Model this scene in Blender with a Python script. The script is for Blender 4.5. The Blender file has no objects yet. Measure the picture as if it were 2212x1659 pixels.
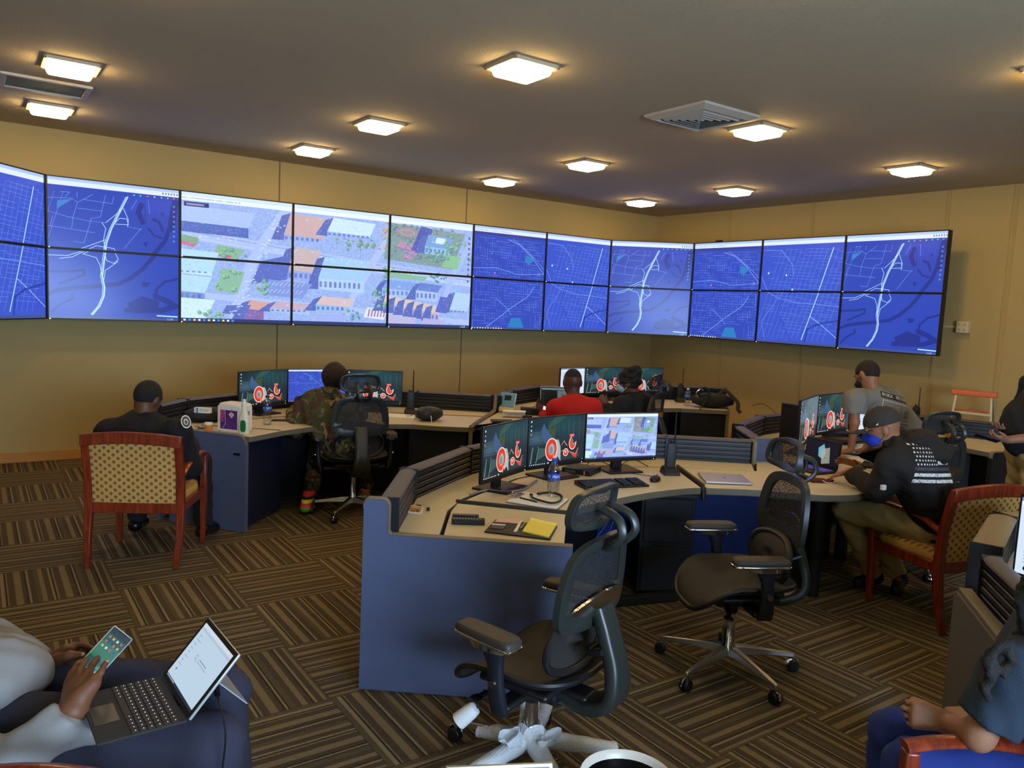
import bpy, math, random
import numpy as np
from mathutils import Vector, Matrix
random.seed(7)
rng = np.random.RandomState(11)
scene = bpy.context.scene
C = scene.collection
PI = math.pi
# ------------------------------------------------------------------ camera model (2212 x 1659)
F_PX, PITCH, ROLL, CAM_H = 1677.2, 0.1005, -0.0466, 1.80
def cam_axes():
    cp, sp = math.cos(PITCH), math.sin(PITCH)
    F = Vector((0, cp, -sp)); R = Vector((1, 0, 0)); D = F.cross(R)
    c, s = math.cos(ROLL), math.sin(ROLL)
    return c*R + s*D, -s*R + c*D, F
AX_R, AX_D, AX_F = cam_axes()
def ray(px, py):
    return AX_R*((px-1106)/F_PX) + AX_D*((py-829.5)/F_PX) + AX_F
def G(px, py, z=0.74):
    "real point at height z that the photo shows at this pixel"
    d = ray(px, py); t = (z-CAM_H)/d.z
    return Vector((d.x*t, d.y*t, z))
def Q(px, py, Y):
    "real point at distance Y down the room"
    d = ray(px, py); t = Y/d.y
    return Vector((d.x*t, Y, CAM_H+d.z*t))
cam = bpy.data.cameras.new('camera'); camo = bpy.data.objects.new('camera', cam); C.objects.link(camo)
cam.sensor_fit = 'HORIZONTAL'; cam.sensor_width = 36.0; cam.lens = F_PX/2212*36.0
cam.clip_start = 0.05
M4 = Matrix((( AX_R.x, -AX_D.x, -AX_F.x, 0), (AX_R.y, -AX_D.y, -AX_F.y, 0), (AX_R.z, -AX_D.z, -AX_F.z, CAM_H), (0, 0, 0, 1)))
camo.matrix_world = M4
scene.camera = camo
# room axes: E1 along the long video wall, E2 towards it
RA = math.radians(35.1)
E1 = Vector((math.cos(RA), math.sin(RA), 0)); E2 = Vector((-math.sin(RA), math.cos(RA), 0))
def UV(u, v, z=0): return E1*u + E2*v + Vector((0, 0, z))

# ------------------------------------------------------------------ materials
def lin(c):
    return tuple((x/12.92 if x <= 0.04045 else ((x+0.055)/1.055)**2.4) for x in c)
def rgb(r, g, b): return lin((r/255, g/255, b/255)) + (1.0,)
MATS = {}
def mat(name, col=(128,128,128), rough=0.6, metal=0.0, bump=0.0, bscale=200, var=0.0, vscale=6, spec=0.5, alpha=1.0, emis=None, estr=0, coat=0.0, sheen=0.0, trans=0.0, ior=1.45):
    if name in MATS: return MATS[name]
    m = bpy.data.materials.new(name); m.use_nodes = True; nt = m.node_tree; N = nt.nodes; L = nt.links
    b = N['Principled BSDF']
    b.inputs['Base Color'].default_value = rgb(*col); b.inputs['Roughness'].default_value = rough
    b.inputs['Metallic'].default_value = metal; b.inputs['Specular IOR Level'].default_value = spec
    b.inputs['Alpha'].default_value = alpha; b.inputs['Coat Weight'].default_value = coat
    b.inputs['Sheen Weight'].default_value = sheen; b.inputs['Transmission Weight'].default_value = trans; b.inputs['IOR'].default_value = ior
    if emis: b.inputs['Emission Color'].default_value = rgb(*emis); b.inputs['Emission Strength'].default_value = estr
    tc = N.new('ShaderNodeTexCoord')
    if var:
        n = N.new('ShaderNodeTexNoise'); n.inputs['Scale'].default_value = vscale; n.inputs['Detail'].default_value = 4
        L.new(tc.outputs['Object'], n.inputs['Vector'])
        mx = N.new('ShaderNodeMixRGB'); mx.blend_type = 'MULTIPLY'; mx.inputs[0].default_value = 1
        mx.inputs[1].default_value = rgb(*col)
        mr = N.new('ShaderNodeMapRange'); mr.inputs[3].default_value = 1-var; mr.inputs[4].default_value = 1+var
        L.new(n.outputs['Fac'], mr.inputs[0]); L.new(mr.outputs[0], mx.inputs[2]); L.new(mx.outputs[0], b.inputs['Base Color'])
    if bump:
        n = N.new('ShaderNodeTexNoise'); n.inputs['Scale'].default_value = bscale; n.inputs['Detail'].default_value = 3
        L.new(tc.outputs['Object'], n.inputs['Vector'])
        bp = N.new('ShaderNodeBump'); bp.inputs['Strength'].default_value = bump; bp.inputs['Distance'].default_value = 0.004
        L.new(n.outputs['Fac'], bp.inputs['Height']); L.new(bp.outputs[0], b.inputs['Normal'])
    MATS[name] = m
    return m
def nodes(m): return m.node_tree.nodes, m.node_tree.links, m.node_tree.nodes['Principled BSDF']

# ------------------------------------------------------------------ mesh builder
class MB:
    def __init__(s): s.v = []; s.f = []; s.m = []; s.uv = {}
    def add(s, vs, fs, mi=0, M=None):
        o = len(s.v)
        for v in vs:
            v = Vector(v)
            s.v.append(M @ v if M is not None else v)
        for f in fs: s.f.append(tuple(i+o for i in f)); s.m.append(mi)
        return s
    def box(s, c, d, M=None, mi=0, rz=0, taper=1.0):
        x, y, z = d[0]/2, d[1]/2, d[2]/2
        vs = []
        for sz in (-1, 1):
            t = taper if sz > 0 else 1
            for sx, sy in ((-1,-1),(1,-1),(1,1),(-1,1)):
                p = Vector((sx*x*t, sy*y*t, sz*z))
                if rz: p = Matrix.Rotation(rz, 3, 'Z') @ p
                vs.append(p+Vector(c))
        return s.add(vs, [(3,2,1,0),(4,5,6,7),(0,1,5,4),(1,2,6,5),(2,3,7,6),(3,0,4,7)], mi, M)
    def beam(s, a, b, w, h, up=(0,0,1), mi=0, w2=None, h2=None):
        a = Vector(a); b = Vector(b); t = (b-a).normalized(); up = Vector(up)
        sd = t.cross(up)
        if sd.length < 1e-4: sd = t.cross(Vector((0,1,0)))
        sd.normalize(); u = sd.cross(t)
        vs = []
        for p, ww, hh in ((a, w, h), (b, w2 or w, h2 or h)):
            for i, j in ((-1,-1),(1,-1),(1,1),(-1,1)): vs.append(p+sd*(i*ww/2)+u*(j*hh/2))
        return s.add(vs, [(3,2,1,0),(4,5,6,7),(0,1,5,4),(1,2,6,5),(2,3,7,6),(3,0,4,7)], mi)
    def prism(s, poly, z0, z1, mi=0, mside=None, M=None):
        n = len(poly)
        ar = sum(poly[i][0]*poly[(i+1)%n][1]-poly[(i+1)%n][0]*poly[i][1] for i in range(n))
        if ar < 0: poly = poly[::-1]
        vs = [(p[0], p[1], z0) for p in poly]+[(p[0], p[1], z1) for p in poly]
        s.add(vs, [tuple(range(n-1, -1, -1)), tuple(range(n, 2*n))], mi, M)
        o = len(s.v)-2*n
        for i in range(n):
            j = (i+1) % n
            s.f.append((o+i, o+j, o+n+j, o+n+i)); s.m.append(mi if mside is None else mside)
        return s
    def tube(s, path, r, n=10, closed=False, mi=0, M=None, flat=None, cap=True, up=None):
        "sweep a (possibly flattened) circle; r number or list; flat=(rx scale, ry scale)"
        P = [Vector(p) for p in path]; k = len(P)
        R = r if isinstance(r, (list, tuple)) else [r]*k
        fx, fy = flat or (1, 1)
        rings = []
        nrm = None
        for i in range(k):
            if closed: t = P[(i+1) % k]-P[i-1]
            else: t = P[min(i+1, k-1)]-P[max(i-1, 0)]
            t.normalize()
            if up is not None:
                nrm = Vector(up) - t*Vector(up).dot(t)
                if nrm.length < 1e-5: nrm = t.orthogonal()
            elif nrm is None: nrm = t.orthogonal()
            else: nrm = nrm - t*nrm.dot(t)
            nrm = nrm.normalized(); bn = t.cross(nrm)
            rings.append([P[i]+nrm*(math.cos(2*PI*j/n)*R[i]*fx)+bn*(math.sin(2*PI*j/n)*R[i]*fy) for j in range(n)])
        return s.loft(rings, closed=closed, cap=cap, mi=mi, M=M)
    def loft(s, rings, closed=False, cap=True, mi=0, M=None):
        n = len(rings[0]); k = len(rings); vs = [p for r in rings for p in r]; fs = []
        for i in range(k if closed else k-1):
            a = i*n; b = ((i+1) % k)*n
            for j in range(n):
                j2 = (j+1) % n
                fs.append((a+j, a+j2, b+j2, b+j))
        if cap and not closed: fs.append(tuple(range(n-1, -1, -1))); fs.append(tuple((k-1)*n+j for j in range(n)))
        return s.add(vs, fs, mi, M)
    def lathe(s, prof, c=(0,0,0), n=24, mi=0, M=None):
        rings = [[Vector((c[0]+r*math.cos(2*PI*j/n), c[1]+r*math.sin(2*PI*j/n), c[2]+z)) for j in range(n)] for r, z in prof]
        return s.loft(rings, mi=mi, M=M)
    def cyl(s, a, b, r, n=16, r2=None, mi=0, M=None):
        return s.tube([a, b], [r, r if r2 is None else r2], n=n, mi=mi, M=M)
    def ell(s, c, r, n=14, M=None, mi=0, R=None):
        rings = []
        for i in range(1, n):
            th = PI*i/n
            ring = []
            for j in range(n*2):
                p = Vector((r[0]*math.sin(th)*math.cos(PI*j/n), r[1]*math.sin(th)*math.sin(PI*j/n), -r[2]*math.cos(th)))
                if R is not None: p = R @ p
                ring.append(p+Vector(c))
            rings.append(ring)
        return s.loft(rings, mi=mi, M=M)
    def build(s, name, mats, parent=None, bevel=0.0, seg=2, smooth=40, loc=None, recalc=True):
        me = bpy.data.meshes.new(name)
        me.from_pydata([tuple(v) for v in s.v], [], s.f)
        if not isinstance(mats, (list, tuple)): mats = [mats]
        for m in mats: me.materials.append(m)
        for p, mi in zip(me.polygons, s.m): p.material_index = mi
        if recalc:
            import bmesh
            bm = bmesh.new(); bm.from_mesh(me); bmesh.ops.recalc_face_normals(bm, faces=bm.faces); bm.to_mesh(me); bm.free()
        return finish(name, me, parent, bevel, seg, smooth, loc)
def finish(name, me, parent=None, bevel=0.0, seg=2, smooth=40, loc=None):
    if smooth:
        me.polygons.foreach_set('use_smooth', [True]*len(me.polygons))
        if smooth < 180: me.set_sharp_from_angle(angle=math.radians(smooth))
    o = bpy.data.objects.new(name, me); C.objects.link(o)
    if loc is not None:     # mesh data is in world space: put the origin at loc
        me.transform(Matrix.Translation(-Vector(loc))); o.location = loc
    if parent is not None:
        o.parent = parent
        q = parent
        while q is not None and not q.get('_world'): q = q.parent
        if q is not None: me.transform(Matrix.Translation(-Vector(q['_base'])))     # world-space data under a placed thing
    if bevel:
        b = o.modifiers.new('bevel', 'BEVEL'); b.width = bevel; b.segments = seg; b.limit_method = 'ANGLE'; b.angle_limit = math.radians(35)
    return o
def tag(o, label=None, cat=None, group=None, kind=None):
    if label: o['label'] = label
    if cat: o['category'] = cat
    if group: o['group'] = group
    if kind: o['kind'] = kind
    return o
def thing(name, label, cat, loc=(0,0,0), rz=0, group=None, world=False):
    o = bpy.data.objects.new(name, None); C.objects.link(o); o.empty_display_size = 0.1
    o.location = loc; o.rotation_euler = (0, 0, rz)
    if world: o['_world'] = True; o['_base'] = tuple(loc)
    return tag(o, label, cat, group)
CH = {}
def dup(root, loc=None, rz=None, label=None, group=None):
    def cp(o, par):
        c = o.copy(); C.objects.link(c)
        if par is not None: c.parent = par
        for ch in [x for x in ALLCH(o)]: cp(ch, c)
        return c
    r = cp(root, None)
    if loc is not None: r.location = loc
    if rz is not None: r.rotation_euler = (0, 0, rz)
    if label: r['label'] = label
    if group: r['group'] = group
    return r
def ALLCH(o): return [x for x in C.objects if x.parent == o]
def struct(name, mb, m, label=None, **k):
    o = mb.build(name, m, **k); o['kind'] = 'structure'
    return o
def smooth_path(pts, n=8, closed=False):
    "Catmull-Rom"
    P = [Vector(p) for p in pts]; k = len(P); out = []
    rngs = range(k) if closed else range(k-1)
    for i in rngs:
        p0 = P[(i-1) % k] if closed or i > 0 else P[0]*2-P[1]
        p1 = P[i]; p2 = P[(i+1) % k]
        p3 = P[(i+2) % k] if closed or i+2 < k else P[-1]*2-P[-2]
        for j in range(n):
            t = j/n
            out.append(0.5*((2*p1)+(p2-p0)*t+(2*p0-5*p1+4*p2-p3)*t*t+(3*p1-p0-3*p2+p3)*t**3))
    if not closed: out.append(P[-1])
    return out
# ------------------------------------------------------------------ generated screen pictures and printed labels (drawn by code, nothing loaded)
FONT = {'A':'0E11111F111111','B':'1E11111E11111E','C':'0E11101010110E','D':'1E11111111111E','E':'1F10101E10101F','F':'1F10101E101010','G':'0E11101711110E','H':'1111111F111111','I':'0E04040404040E','K':'11121418141211','L':'1010101010101F','M':'111B1515111111','N':'11191513111111','O':'0E11111111110E','P':'1E11111E101010','Q':'0E11111115120D','R':'1E11111E141211','S':'0F10100E01011E','T':'1F040404040404','U':'1111111111110E','V':'11111111110A04','W':'1111111515150A','X':'11110A040A1111','Y':'11110A04040404','Z':'1F01020408101F','0':'0E11131519110E','1':'040C040404040E','2':'0E11010204081F','3':'1F02040201110E','8':'0E11110E11110E',' ':'00000000000000','.':'00000000000004','J':'0702020202120C','7':'1F010204080808','9':'0E11110F01020C','5':'1F101E0101110E','6':'0608101E11110E','4':'02060A121F0202'}
class Canvas:
    def __init__(s, w, h, bg): s.w, s.h = w, h; s.a = np.zeros((h, w, 3), np.float32); s.a[:] = np.array(bg)/255.
    def _b(s, x0, y0, x1, y1):
        return max(0, int(x0)), max(0, int(y0)), min(s.w, int(x1)+2), min(s.h, int(y1)+2)
    def poly(s, pts, col, a=1.0):
        xs = [p[0] for p in pts]; ys = [p[1] for p in pts]
        x0, y0, x1, y1 = s._b(min(xs), min(ys), max(xs), max(ys))
        if x1 <= x0 or y1 <= y0: return
        X, Y = np.meshgrid(np.arange(x0, x1)+.5, np.arange(y0, y1)+.5); ins = np.zeros(X.shape, bool)
        n = len(pts)
        for i in range(n):
            ax, ay = pts[i]; bx, by = pts[(i+1) % n]
            if ay == by: continue
            c = ((ay > Y) != (by > Y)) & (X < (bx-ax)*(Y-ay)/(by-ay)+ax)
            ins ^= c
        v = s.a[y0:y1, x0:x1]; v[ins] = v[ins]*(1-a)+np.array(col)/255.*a
    def rect(s, x0, y0, x1, y1, col, a=1.0): s.poly([(x0,y0),(x1,y0),(x1,y1),(x0,y1)], col, a)
    def line(s, pts, wd, col, a=1.0):
        for (ax, ay), (bx, by) in zip(pts[:-1], pts[1:]):
            x0, y0, x1, y1 = s._b(min(ax,bx)-wd, min(ay,by)-wd, max(ax,bx)+wd, max(ay,by)+wd)
            if x1 <= x0 or y1 <= y0: continue
            X, Y = np.meshgrid(np.arange(x0, x1)+.5, np.arange(y0, y1)+.5)
            L2 = (bx-ax)**2+(by-ay)**2+1e-9; t = np.clip(((X-ax)*(bx-ax)+(Y-ay)*(by-ay))/L2, 0, 1)
            d = np.hypot(X-ax-t*(bx-ax), Y-ay-t*(by-ay)); m = np.clip(wd/2+.5-d, 0, 1)[..., None]*a
            v = s.a[y0:y1, x0:x1]; v[:] = v*(1-m)+np.array(col)/255.*m
    def disc(s, cx, cy, rx, ry, col, a=1.0, hole=0.0):
        x0, y0, x1, y1 = s._b(cx-rx-1, cy-ry-1, cx+rx+1, cy+ry+1)
        if x1 <= x0 or y1 <= y0: return
        X, Y = np.meshgrid(np.arange(x0, x1)+.5, np.arange(y0, y1)+.5)
        d = np.sqrt(((X-cx)/rx)**2+((Y-cy)/ry)**2); m = (np.clip((1-d)*min(rx, ry)+.5, 0, 1)*np.clip((d-hole)*min(rx, ry)+.5, 0, 1))[..., None]*a
        v = s.a[y0:y1, x0:x1]; v[:] = v*(1-m)+np.array(col)/255.*m
    def text(s, x, y, t, px, col, a=1.0, rot=0, sx=1.0):
        for ch in t:
            g = FONT.get(ch.upper(), FONT[' '])
            for r in range(7):
                row = int(g[2*r:2*r+2], 16)
                for c in range(5):
                    if row >> (4-c) & 1:
                        if rot: s.rect(x+(r*px), y-(c+1)*px*sx, x+(r+1)*px, y-c*px*sx, col, a)
                        else: s.rect(x+c*px*sx, y+r*px, x+(c+1)*px*sx, y+(r+1)*px, col, a)
            if rot: y -= 6*px*sx
            else: x += 6*px*sx
    def noise(s, amt, cell=4):
        h, w = s.h//cell+2, s.w//cell+2
        n = rng.rand(h, w).astype(np.float32)
        n = np.kron(n, np.ones((cell, cell), np.float32))[:s.h, :s.w]
        s.a *= (1+(n-.5)*2*amt)[..., None]
    def image(s, name, alpha=None):
        im = bpy.data.images.new(name, s.w, s.h, alpha=alpha is not None)
        px = np.ones((s.h, s.w, 4), np.float32); px[..., :3] = np.clip(s.a, 0, 1)
        if alpha is not None: px[..., 3] = alpha
        im.pixels.foreach_set(px[::-1].ravel()); im.update(); im.pack()
        return im
def jitter(c, k=12): return tuple(max(0, min(255, x+random.uniform(-k, k))) for x in c)

def draw_map(W=480, H=270):
    "street map desktop, three screens wide and two high"
    cv = Canvas(W*3, H*2, (66, 82, 200))
    road = (128, 148, 238); bright = (200, 215, 255); water = (40, 48, 140); dark = (58, 70, 182)
    T = lambda u, v: (u*W, v*H)
    def L(pts, w, c, a=1.0): cv.line([T(*p) for p in pts], w*1.25, c, min(1, a*1.1))
    cv.rect(*T(0, 0), *T(1, 2), (56, 70, 184)); cv.rect(*T(1, 0), *T(2, 2), (64, 80, 198)); cv.rect(*T(2, 0), *T(3, 2), (50, 66, 178))
    for k in range(9):     # broad tonal blocks
        x, y = random.uniform(0, 2.6), random.uniform(.1, 1.7)
        cv.rect(*T(x, y), *T(x+random.uniform(.2, .5), y+random.uniform(.15, .4)), (60, 76, 204), .35)
    # screen A : grid of streets
    r = random.Random(3)
    for k in range(34):
        y = .22+k*.052; x = r.uniform(.02, .3)
        while x < .97:
            l = r.uniform(.06, .32)
            if not (1.72 < y and .45 < x < .8): L([(x, y), (min(.98, x+l), y+.02*l)], 1.0 if r.random() < .75 else 1.6, road, .8)
            x += l+r.uniform(.02, .2)
    for k in range(30):
        x = .03+k*.032; y = r.uniform(.2, .5)
        while y < 1.85:
            l = r.uniform(.06, .26)
            if not (y > 1.6 and .45 < x < .8): L([(x, y), (x+.01*l, y+l)], 1.0 if r.random() < .75 else 1.6, road, .75)
            y += l+r.uniform(.04, .34)
    L([(.0, .83), (.3, .80), (.45, .84), (.6, .9), (.99, .86)], 2.4, road)
    L([(.47, .22), (.62, .3), (.8, .52), (.99, .86)], 3.2, road); L([(.53, .2), (.66, .32), (.84, .54), (.99, .76)], 2, road)
    L([(.86, 1.1), (.78, 1.3), (.55, 1.55), (.2, 1.98)], 3, road); L([(.33, 1.38), (.5, 1.58), (.55, 1.7)], 2, road)
    cv.poly([T(.72, .5), T(.8, .53), T(.83, .6), T(.77, .68), T(.7, .64)], (52, 120, 196)); cv.poly([T(.5, 1.98), T(.55, 1.76), T(.68, 1.75), T(.74, 1.98)], (48, 118, 190))
    cv.disc(*T(.3, .9), 5, 5, (235, 120, 150)); cv.disc(*T(.25, .52), 2.5, 2.5, (240, 240, 255)); cv.disc(*T(.92, .86), 8, 8, road, 1, .7)
    # screen B : slanted city grid
    for k in range(15):
        x = 1.12+k*.062
        L([(x+.13, .2), (x, 1.0), (x-.16, 1.9)], 3.6 if k == 10 else 1.3, bright if k in (10,) else road, .95 if k == 10 else .7)
    for k in range(26):
        y = .2+k*.062; x = 1.05+r.random()*.3
        while x < 1.97:
            l = r.uniform(.08, .4); L([(x, y), (min(1.99, x+l), y+.1*l)], 1.1, road, .75); x += l+r.uniform(.02, .18)
    L([(1.02, .2), (1.25, .22), (1.4, .5), (1.42, .7)], 2.2, road); L([(1.0, .7), (1.1, 1.0), (1.25, 1.12), (1.5, 1.2), (2.0, 1.25)], 2.2, road)
    L([(1.3, 1.12), (1.25, 1.4), (1.33, 1.6), (1.45, 1.95)], 4, dark); L([(1.66, 1.45), (1.8, 1.6), (2.0, 1.85)], 2.4, bright, .7)
    L([(1.62, 1.98), (1.64, 1.7), (1.75, 1.6), (2.0, 1.5)], 7, water, .6); L([(1.3, 1.0), (1.05, 1.6), (1.12, 1.95)], 1.5, road)
    for p in ((1.1, .66), (1.33, .7), (1.42, .98)): cv.disc(*T(*p), 5, 5, (225, 235, 255))
    for p in ((1.48, .5), (1.58, .86)): cv.disc(*T(*p), 3, 3, (30, 35, 110)); cv.disc(*T(*p), 1.6, 1.6, (240, 240, 200))
    # screen C : interstate, ramps and the river
    top = lambda u: 235+110*u
    bot = lambda u: 1216+20*u
    def MC(x, y):
        u = (x-322)/905.; return (2+u, (y-top(u))/(bot(u)-top(u))*2)
    def LC(pts, w, c, a=1.0): L([MC(*p) for p in pts], w, c, a)
    def PC(pts, c, a=1.0): cv.poly([T(*MC(*p)) for p in pts], c, a)
    LC([(1195, 430), (1170, 560), (1120, 690), (1040, 780), (960, 870), (880, 930), (790, 975), (640, 990), (500, 1000), (400, 1015), (330, 1040)], 13, water)
    LC([(1195, 430), (1165, 600)], 22, water); LC([(950, 440), (930, 490), (960, 560)], 16, water); LC([(975, 440), (985, 570)], 2, water)
    LC([(1040, 540), (1080, 560), (1105, 620)], 9, water); LC([(1000, 600), (1040, 650), (1100, 670)], 6, water); LC([(330, 885), (480, 885), (560, 875), (560, 910), (400, 970)], 7, water)
    LC([(350, 1170), (400, 1120), (480, 1080), (480, 1050)], 7, water); LC([(1215, 940), (1120, 960), (1060, 1010), (1050, 1080)], 8, water); LC([(1050, 1060), (1130, 1090), (1200, 1130), (1100, 1160), (850, 1160)], 18, water)
    PC([(850, 1110), (960, 1060), (1080, 1100), (1060, 1180), (880, 1170)], water); PC([(950, 960), (1020, 965), (990, 1000), (955, 990)], water); PC([(960, 700), (1000, 695), (985, 735)], water); PC([(1085, 490), (1115, 500), (1105, 520)], water)
    for pts in ([(330, 480), (460, 520), (600, 550), (700, 560)], [(330, 385), (480, 390), (520, 420), (620, 365)], [(520, 420), (490, 520), (480, 600)], [(330, 580), (630, 630)], [(760, 380), (750, 430), (560, 400)], [(705, 370), (670, 520), (610, 530), (560, 700), (490, 690)], [(520, 460), (680, 480)], [(410, 345), (470, 350), (440, 380)], [(520, 350), (515, 385)], [(920, 405), (880, 470)], [(360, 510), (345, 580)], [(860, 590), (950, 610)], [(1000, 410), (1010, 500)], [(950, 600), (830, 740)]):
        LC(pts, 1.4, road, .85)
    for pts in ([(705, 560), (780, 500), (830, 440)], [(680, 560), (705, 600), (690, 680), (700, 740)], [(825, 460), (860, 540), (855, 590)], [(770, 570), (860, 575), (850, 535), (800, 530), (770, 560)], [(700, 680), (620, 710), (540, 740)], [(550, 765), (640, 720), (760, 740), (790, 800), (760, 830), (710, 810), (700, 770)], [(560, 765), (640, 790), (665, 840), (680, 930)], [(790, 815), (700, 880), (692, 940)], [(400, 795), (480, 785), (560, 745)], [(330, 770), (450, 775), (540, 745)]):
        LC(pts, 1.8, bright, .9)
    hw = [(855, 385), (785, 520), (745, 600), (710, 700), (695, 800), (680, 920), (695, 1000), (690, 1060), (660, 1130), (612, 1190)]
    LC(hw, 4.4, (225, 235, 255)); LC([(x-12, y) for x, y in hw], 1.6, (225, 235, 255)); LC(hw, 1.0, (110, 130, 220))
    PC([(390, 405), (490, 395), (385, 465)], (62, 120, 200))
    for i, x in enumerate((900, 945, 995, 1045, 1095, 1140, 1185)):
        cv.disc(*T(*MC(x, 372+(x-900)*.1)), 4, 3, ((90, 200, 170), (90, 200, 170), (235, 110, 110), (220, 200, 90))[i % 4])
    for y in range(455, 700, 34): cv.disc(*T(*MC(1186, y)), 4, 4, (130, 170, 200), 1, .5)
    LC([(1065, 1197), (1212, 1205)], 4, (200, 225, 255))
    cv.a *= np.array([.96, 1.1, 1.04], np.float32); np.clip(cv.a, 0, 1, out=cv.a)
    # browser bars
    cv.rect(0, 0, 3*W, .045*H, (178, 205, 250)); cv.rect(0, .045*H, 3*W, .11*H, (228, 242, 255)); cv.rect(0, .115*H, W, .165*H, (58, 66, 150))
    for k in range(26): cv.rect(8+k*9, .065*H, 8+k*9+r.uniform(2, 7), .085*H, (120, 150, 200), .6)
    for k in range(6): cv.rect(2.86*W+k*11, .06*H, 2.86*W+k*11+5, .085*H, (90, 110, 170))
    cv.rect(0, 1.955*H, 3*W, 2*H, (70, 84, 150))
    for k in range(12): cv.rect(10+k*17, 1.965*H, 18+k*17, 1.99*H, ((240, 250, 255), (90, 190, 255), (250, 220, 130))[k % 3] if k % 2 else (235, 240, 255))
    cv.text(2.9*W, 1.962*H, '1120', 1, (230, 235, 255))
    return cv

def draw_aerial(W=480, H=270):
    cv = Canvas(W*3, H*2, (150, 170, 225)); r = random.Random(5)
    T = lambda u, v: (u*W, v*H)
    def P(pts, c, a=1.0): cv.poly([T(*p) for p in pts], c, a)
    def L(pts, w, c, a=1.0): cv.line([T(*p) for p in pts], w, c, a)
    cv.noise(.08, 6)
    roadc = (176, 188, 236)
    L([(-.1, .62), (.7, .76), (1.6, .92), (3.1, 1.12)], 44, roadc); L([(-.1, .58), (.7, .72), (1.6, .88), (3.1, 1.08)], 3, (120, 130, 190)); L([(-.1, .67), (.7, .81), (1.6, .97), (3.1, 1.17)], 2, (215, 225, 250))
    L([(.95, .1), (.72, .7), (.55, 1.3), (.45, 2.1)], 44, roadc); L([(2.12, .1), (1.82, .9), (1.62, 1.5), (1.5, 2.1)], 34, roadc); L([(3.0, .3), (2.8, .9), (2.62, 1.6), (2.5, 2.1)], 28, (170, 180, 235))
    L([(0, 1.55), (.6, 1.62), (1.6, 1.72), (3.1, 1.9)], 26, roadc)
    def bld(x, y, w, h, roof, wall, ht=.12, sk=.06, sh=True):
        if sh: P([(x-.08, y+.05), (x, y), (x-sk, y+h+ht), (x-sk-.12, y+h+ht)], (70, 80, 165))
        P([(x, y), (x+w, y+.03), (x+w-sk, y+h+.03), (x-sk, y+h)], roof)
        P([(x-sk, y+h), (x+w-sk, y+h+.03), (x+w-sk, y+h+.03+ht), (x-sk, y+h+ht)], wall)
        n = int(w/.05)
        for k in range(n): P([(x-sk+.01+k*.05, y+h+ht*.3), (x-sk+.035+k*.05, y+h+ht*.3), (x-sk+.035+k*.05, y+h+ht*.8), (x-sk+.01+k*.05, y+h+ht*.8)], jitter((70, 90, 170)), .8)
        for k in range(int(w*h*26)):
            a, b = x+r.random()*w*.8, y+r.random()*h*.85; P([(a, b), (a+.03, b), (a+.03, b+.02), (a, b+.02)], jitter((200, 215, 245)), .8)
    def trees(x, y, w, h, n, c):
        for k in range(n):
            a, b = x+r.random()*w, y+r.random()*h; s = r.uniform(4, 10)
            cv.disc(a*W+3, b*H+3, s, s*.9, (60, 80, 120), .6); cv.disc(a*W, b*H, s, s*.85, jitter(c, 20)); cv.disc(a*W-2, b*H-2, s*.5, s*.4, jitter((min(255, c[0]+40), min(255, c[1]+40), c[2]), 15), .7)
    bld(-.05, .2, .7, .25, (172, 190, 232), (66, 82, 170), .16); bld(.98, .16, .38, .36, (214, 160, 150), (150, 165, 220), .1); bld(1.4, .16, .45, .24, (214, 232, 250), (150, 170, 225), .08)
    bld(1.02, .72, .26, .36, (210, 170, 158), (140, 155, 220), .16); bld(1.32, .84, .48, .34, (160, 200, 232), (180, 205, 240), .2); P([(.7, 1.0), (1.0, .85), (.95, 1.25), (.62, 1.35)], (72, 84, 175))
    P([(0, .66), (.16, .7), (.14, .82), (0, .8)], (120, 160, 110)); P([(0, .76), (.13, .8), (.12, .85), (0, .81)], (220, 90, 110)); P([(.32, .78), (.56, .84), (.48, 1.02), (.28, .95)], (130, 175, 120)); P([(.3, .9), (.44, .94), (.43, .99), (.29, .95)], (220, 80, 100))
    bld(-.05, .88, .38, .3, (182, 222, 245), (200, 230, 248), .05, sh=False); bld(-.05, 1.25, .32, .26, (182, 220, 242), (110, 128, 190), .16); P([(0, 1.62), (.3, 1.64), (.22, 1.95), (0, 1.95)], (215, 238, 250))
    P([(.36, 1.12), (.56, 1.16), (.5, 1.52), (.3, 1.5)], (130, 180, 130)); trees(.3, 1.15, .22, .32, 16, (120, 180, 110)); trees(.34, .84, .24, .16, 10, (105, 165, 120)); trees(.14, 1.8, .25, .16, 12, (120, 190, 120))
    bld(.62, 1.62, .18, .14, (225, 150, 130), (140, 70, 140), .2); bld(.86, 1.62, .38, .12, (205, 160, 175), (170, 190, 225), .06); P([(.4, 1.72), (.62, 1.7), (.58, 1.88), (.36, 1.85)], (74, 86, 170))
    P([(.78, 1.26), (1.2, 1.3), (1.1, 1.56), (.72, 1.52)], (118, 135, 205))
    for k in range(9): L([(.8+k*.04, 1.3), (.77+k*.04, 1.36)], 2, (220, 230, 250)); L([(.78+k*.04, 1.42), (.75+k*.04, 1.48)], 2, (220, 230, 250))
    trees(.66, 1.1, .12, .4, 12, (110, 170, 110)); trees(1.42, .48, .42, .2, 26, (110, 160, 100)); trees(1.86, .12, .2, .5, 16, (220, 160, 110)); trees(1.95, .9, .1, .3, 8, (100, 160, 120))
    bld(1.3, 1.5, .34, .14, (228, 182, 170), (150, 180, 215), .12); trees(1.5, 1.72, .2, .2, 14, (90, 150, 140)); P([(1.25, 1.78), (1.62, 1.82), (1.5, 1.98), (1.15, 1.98)], (160, 172, 225))
    for k in range(3):
        for j in range(12): L([(1.26+j*.025, 1.82+k*.05), (1.25+j*.025, 1.85+k*.05)], 1.4, (110, 125, 190))
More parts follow.
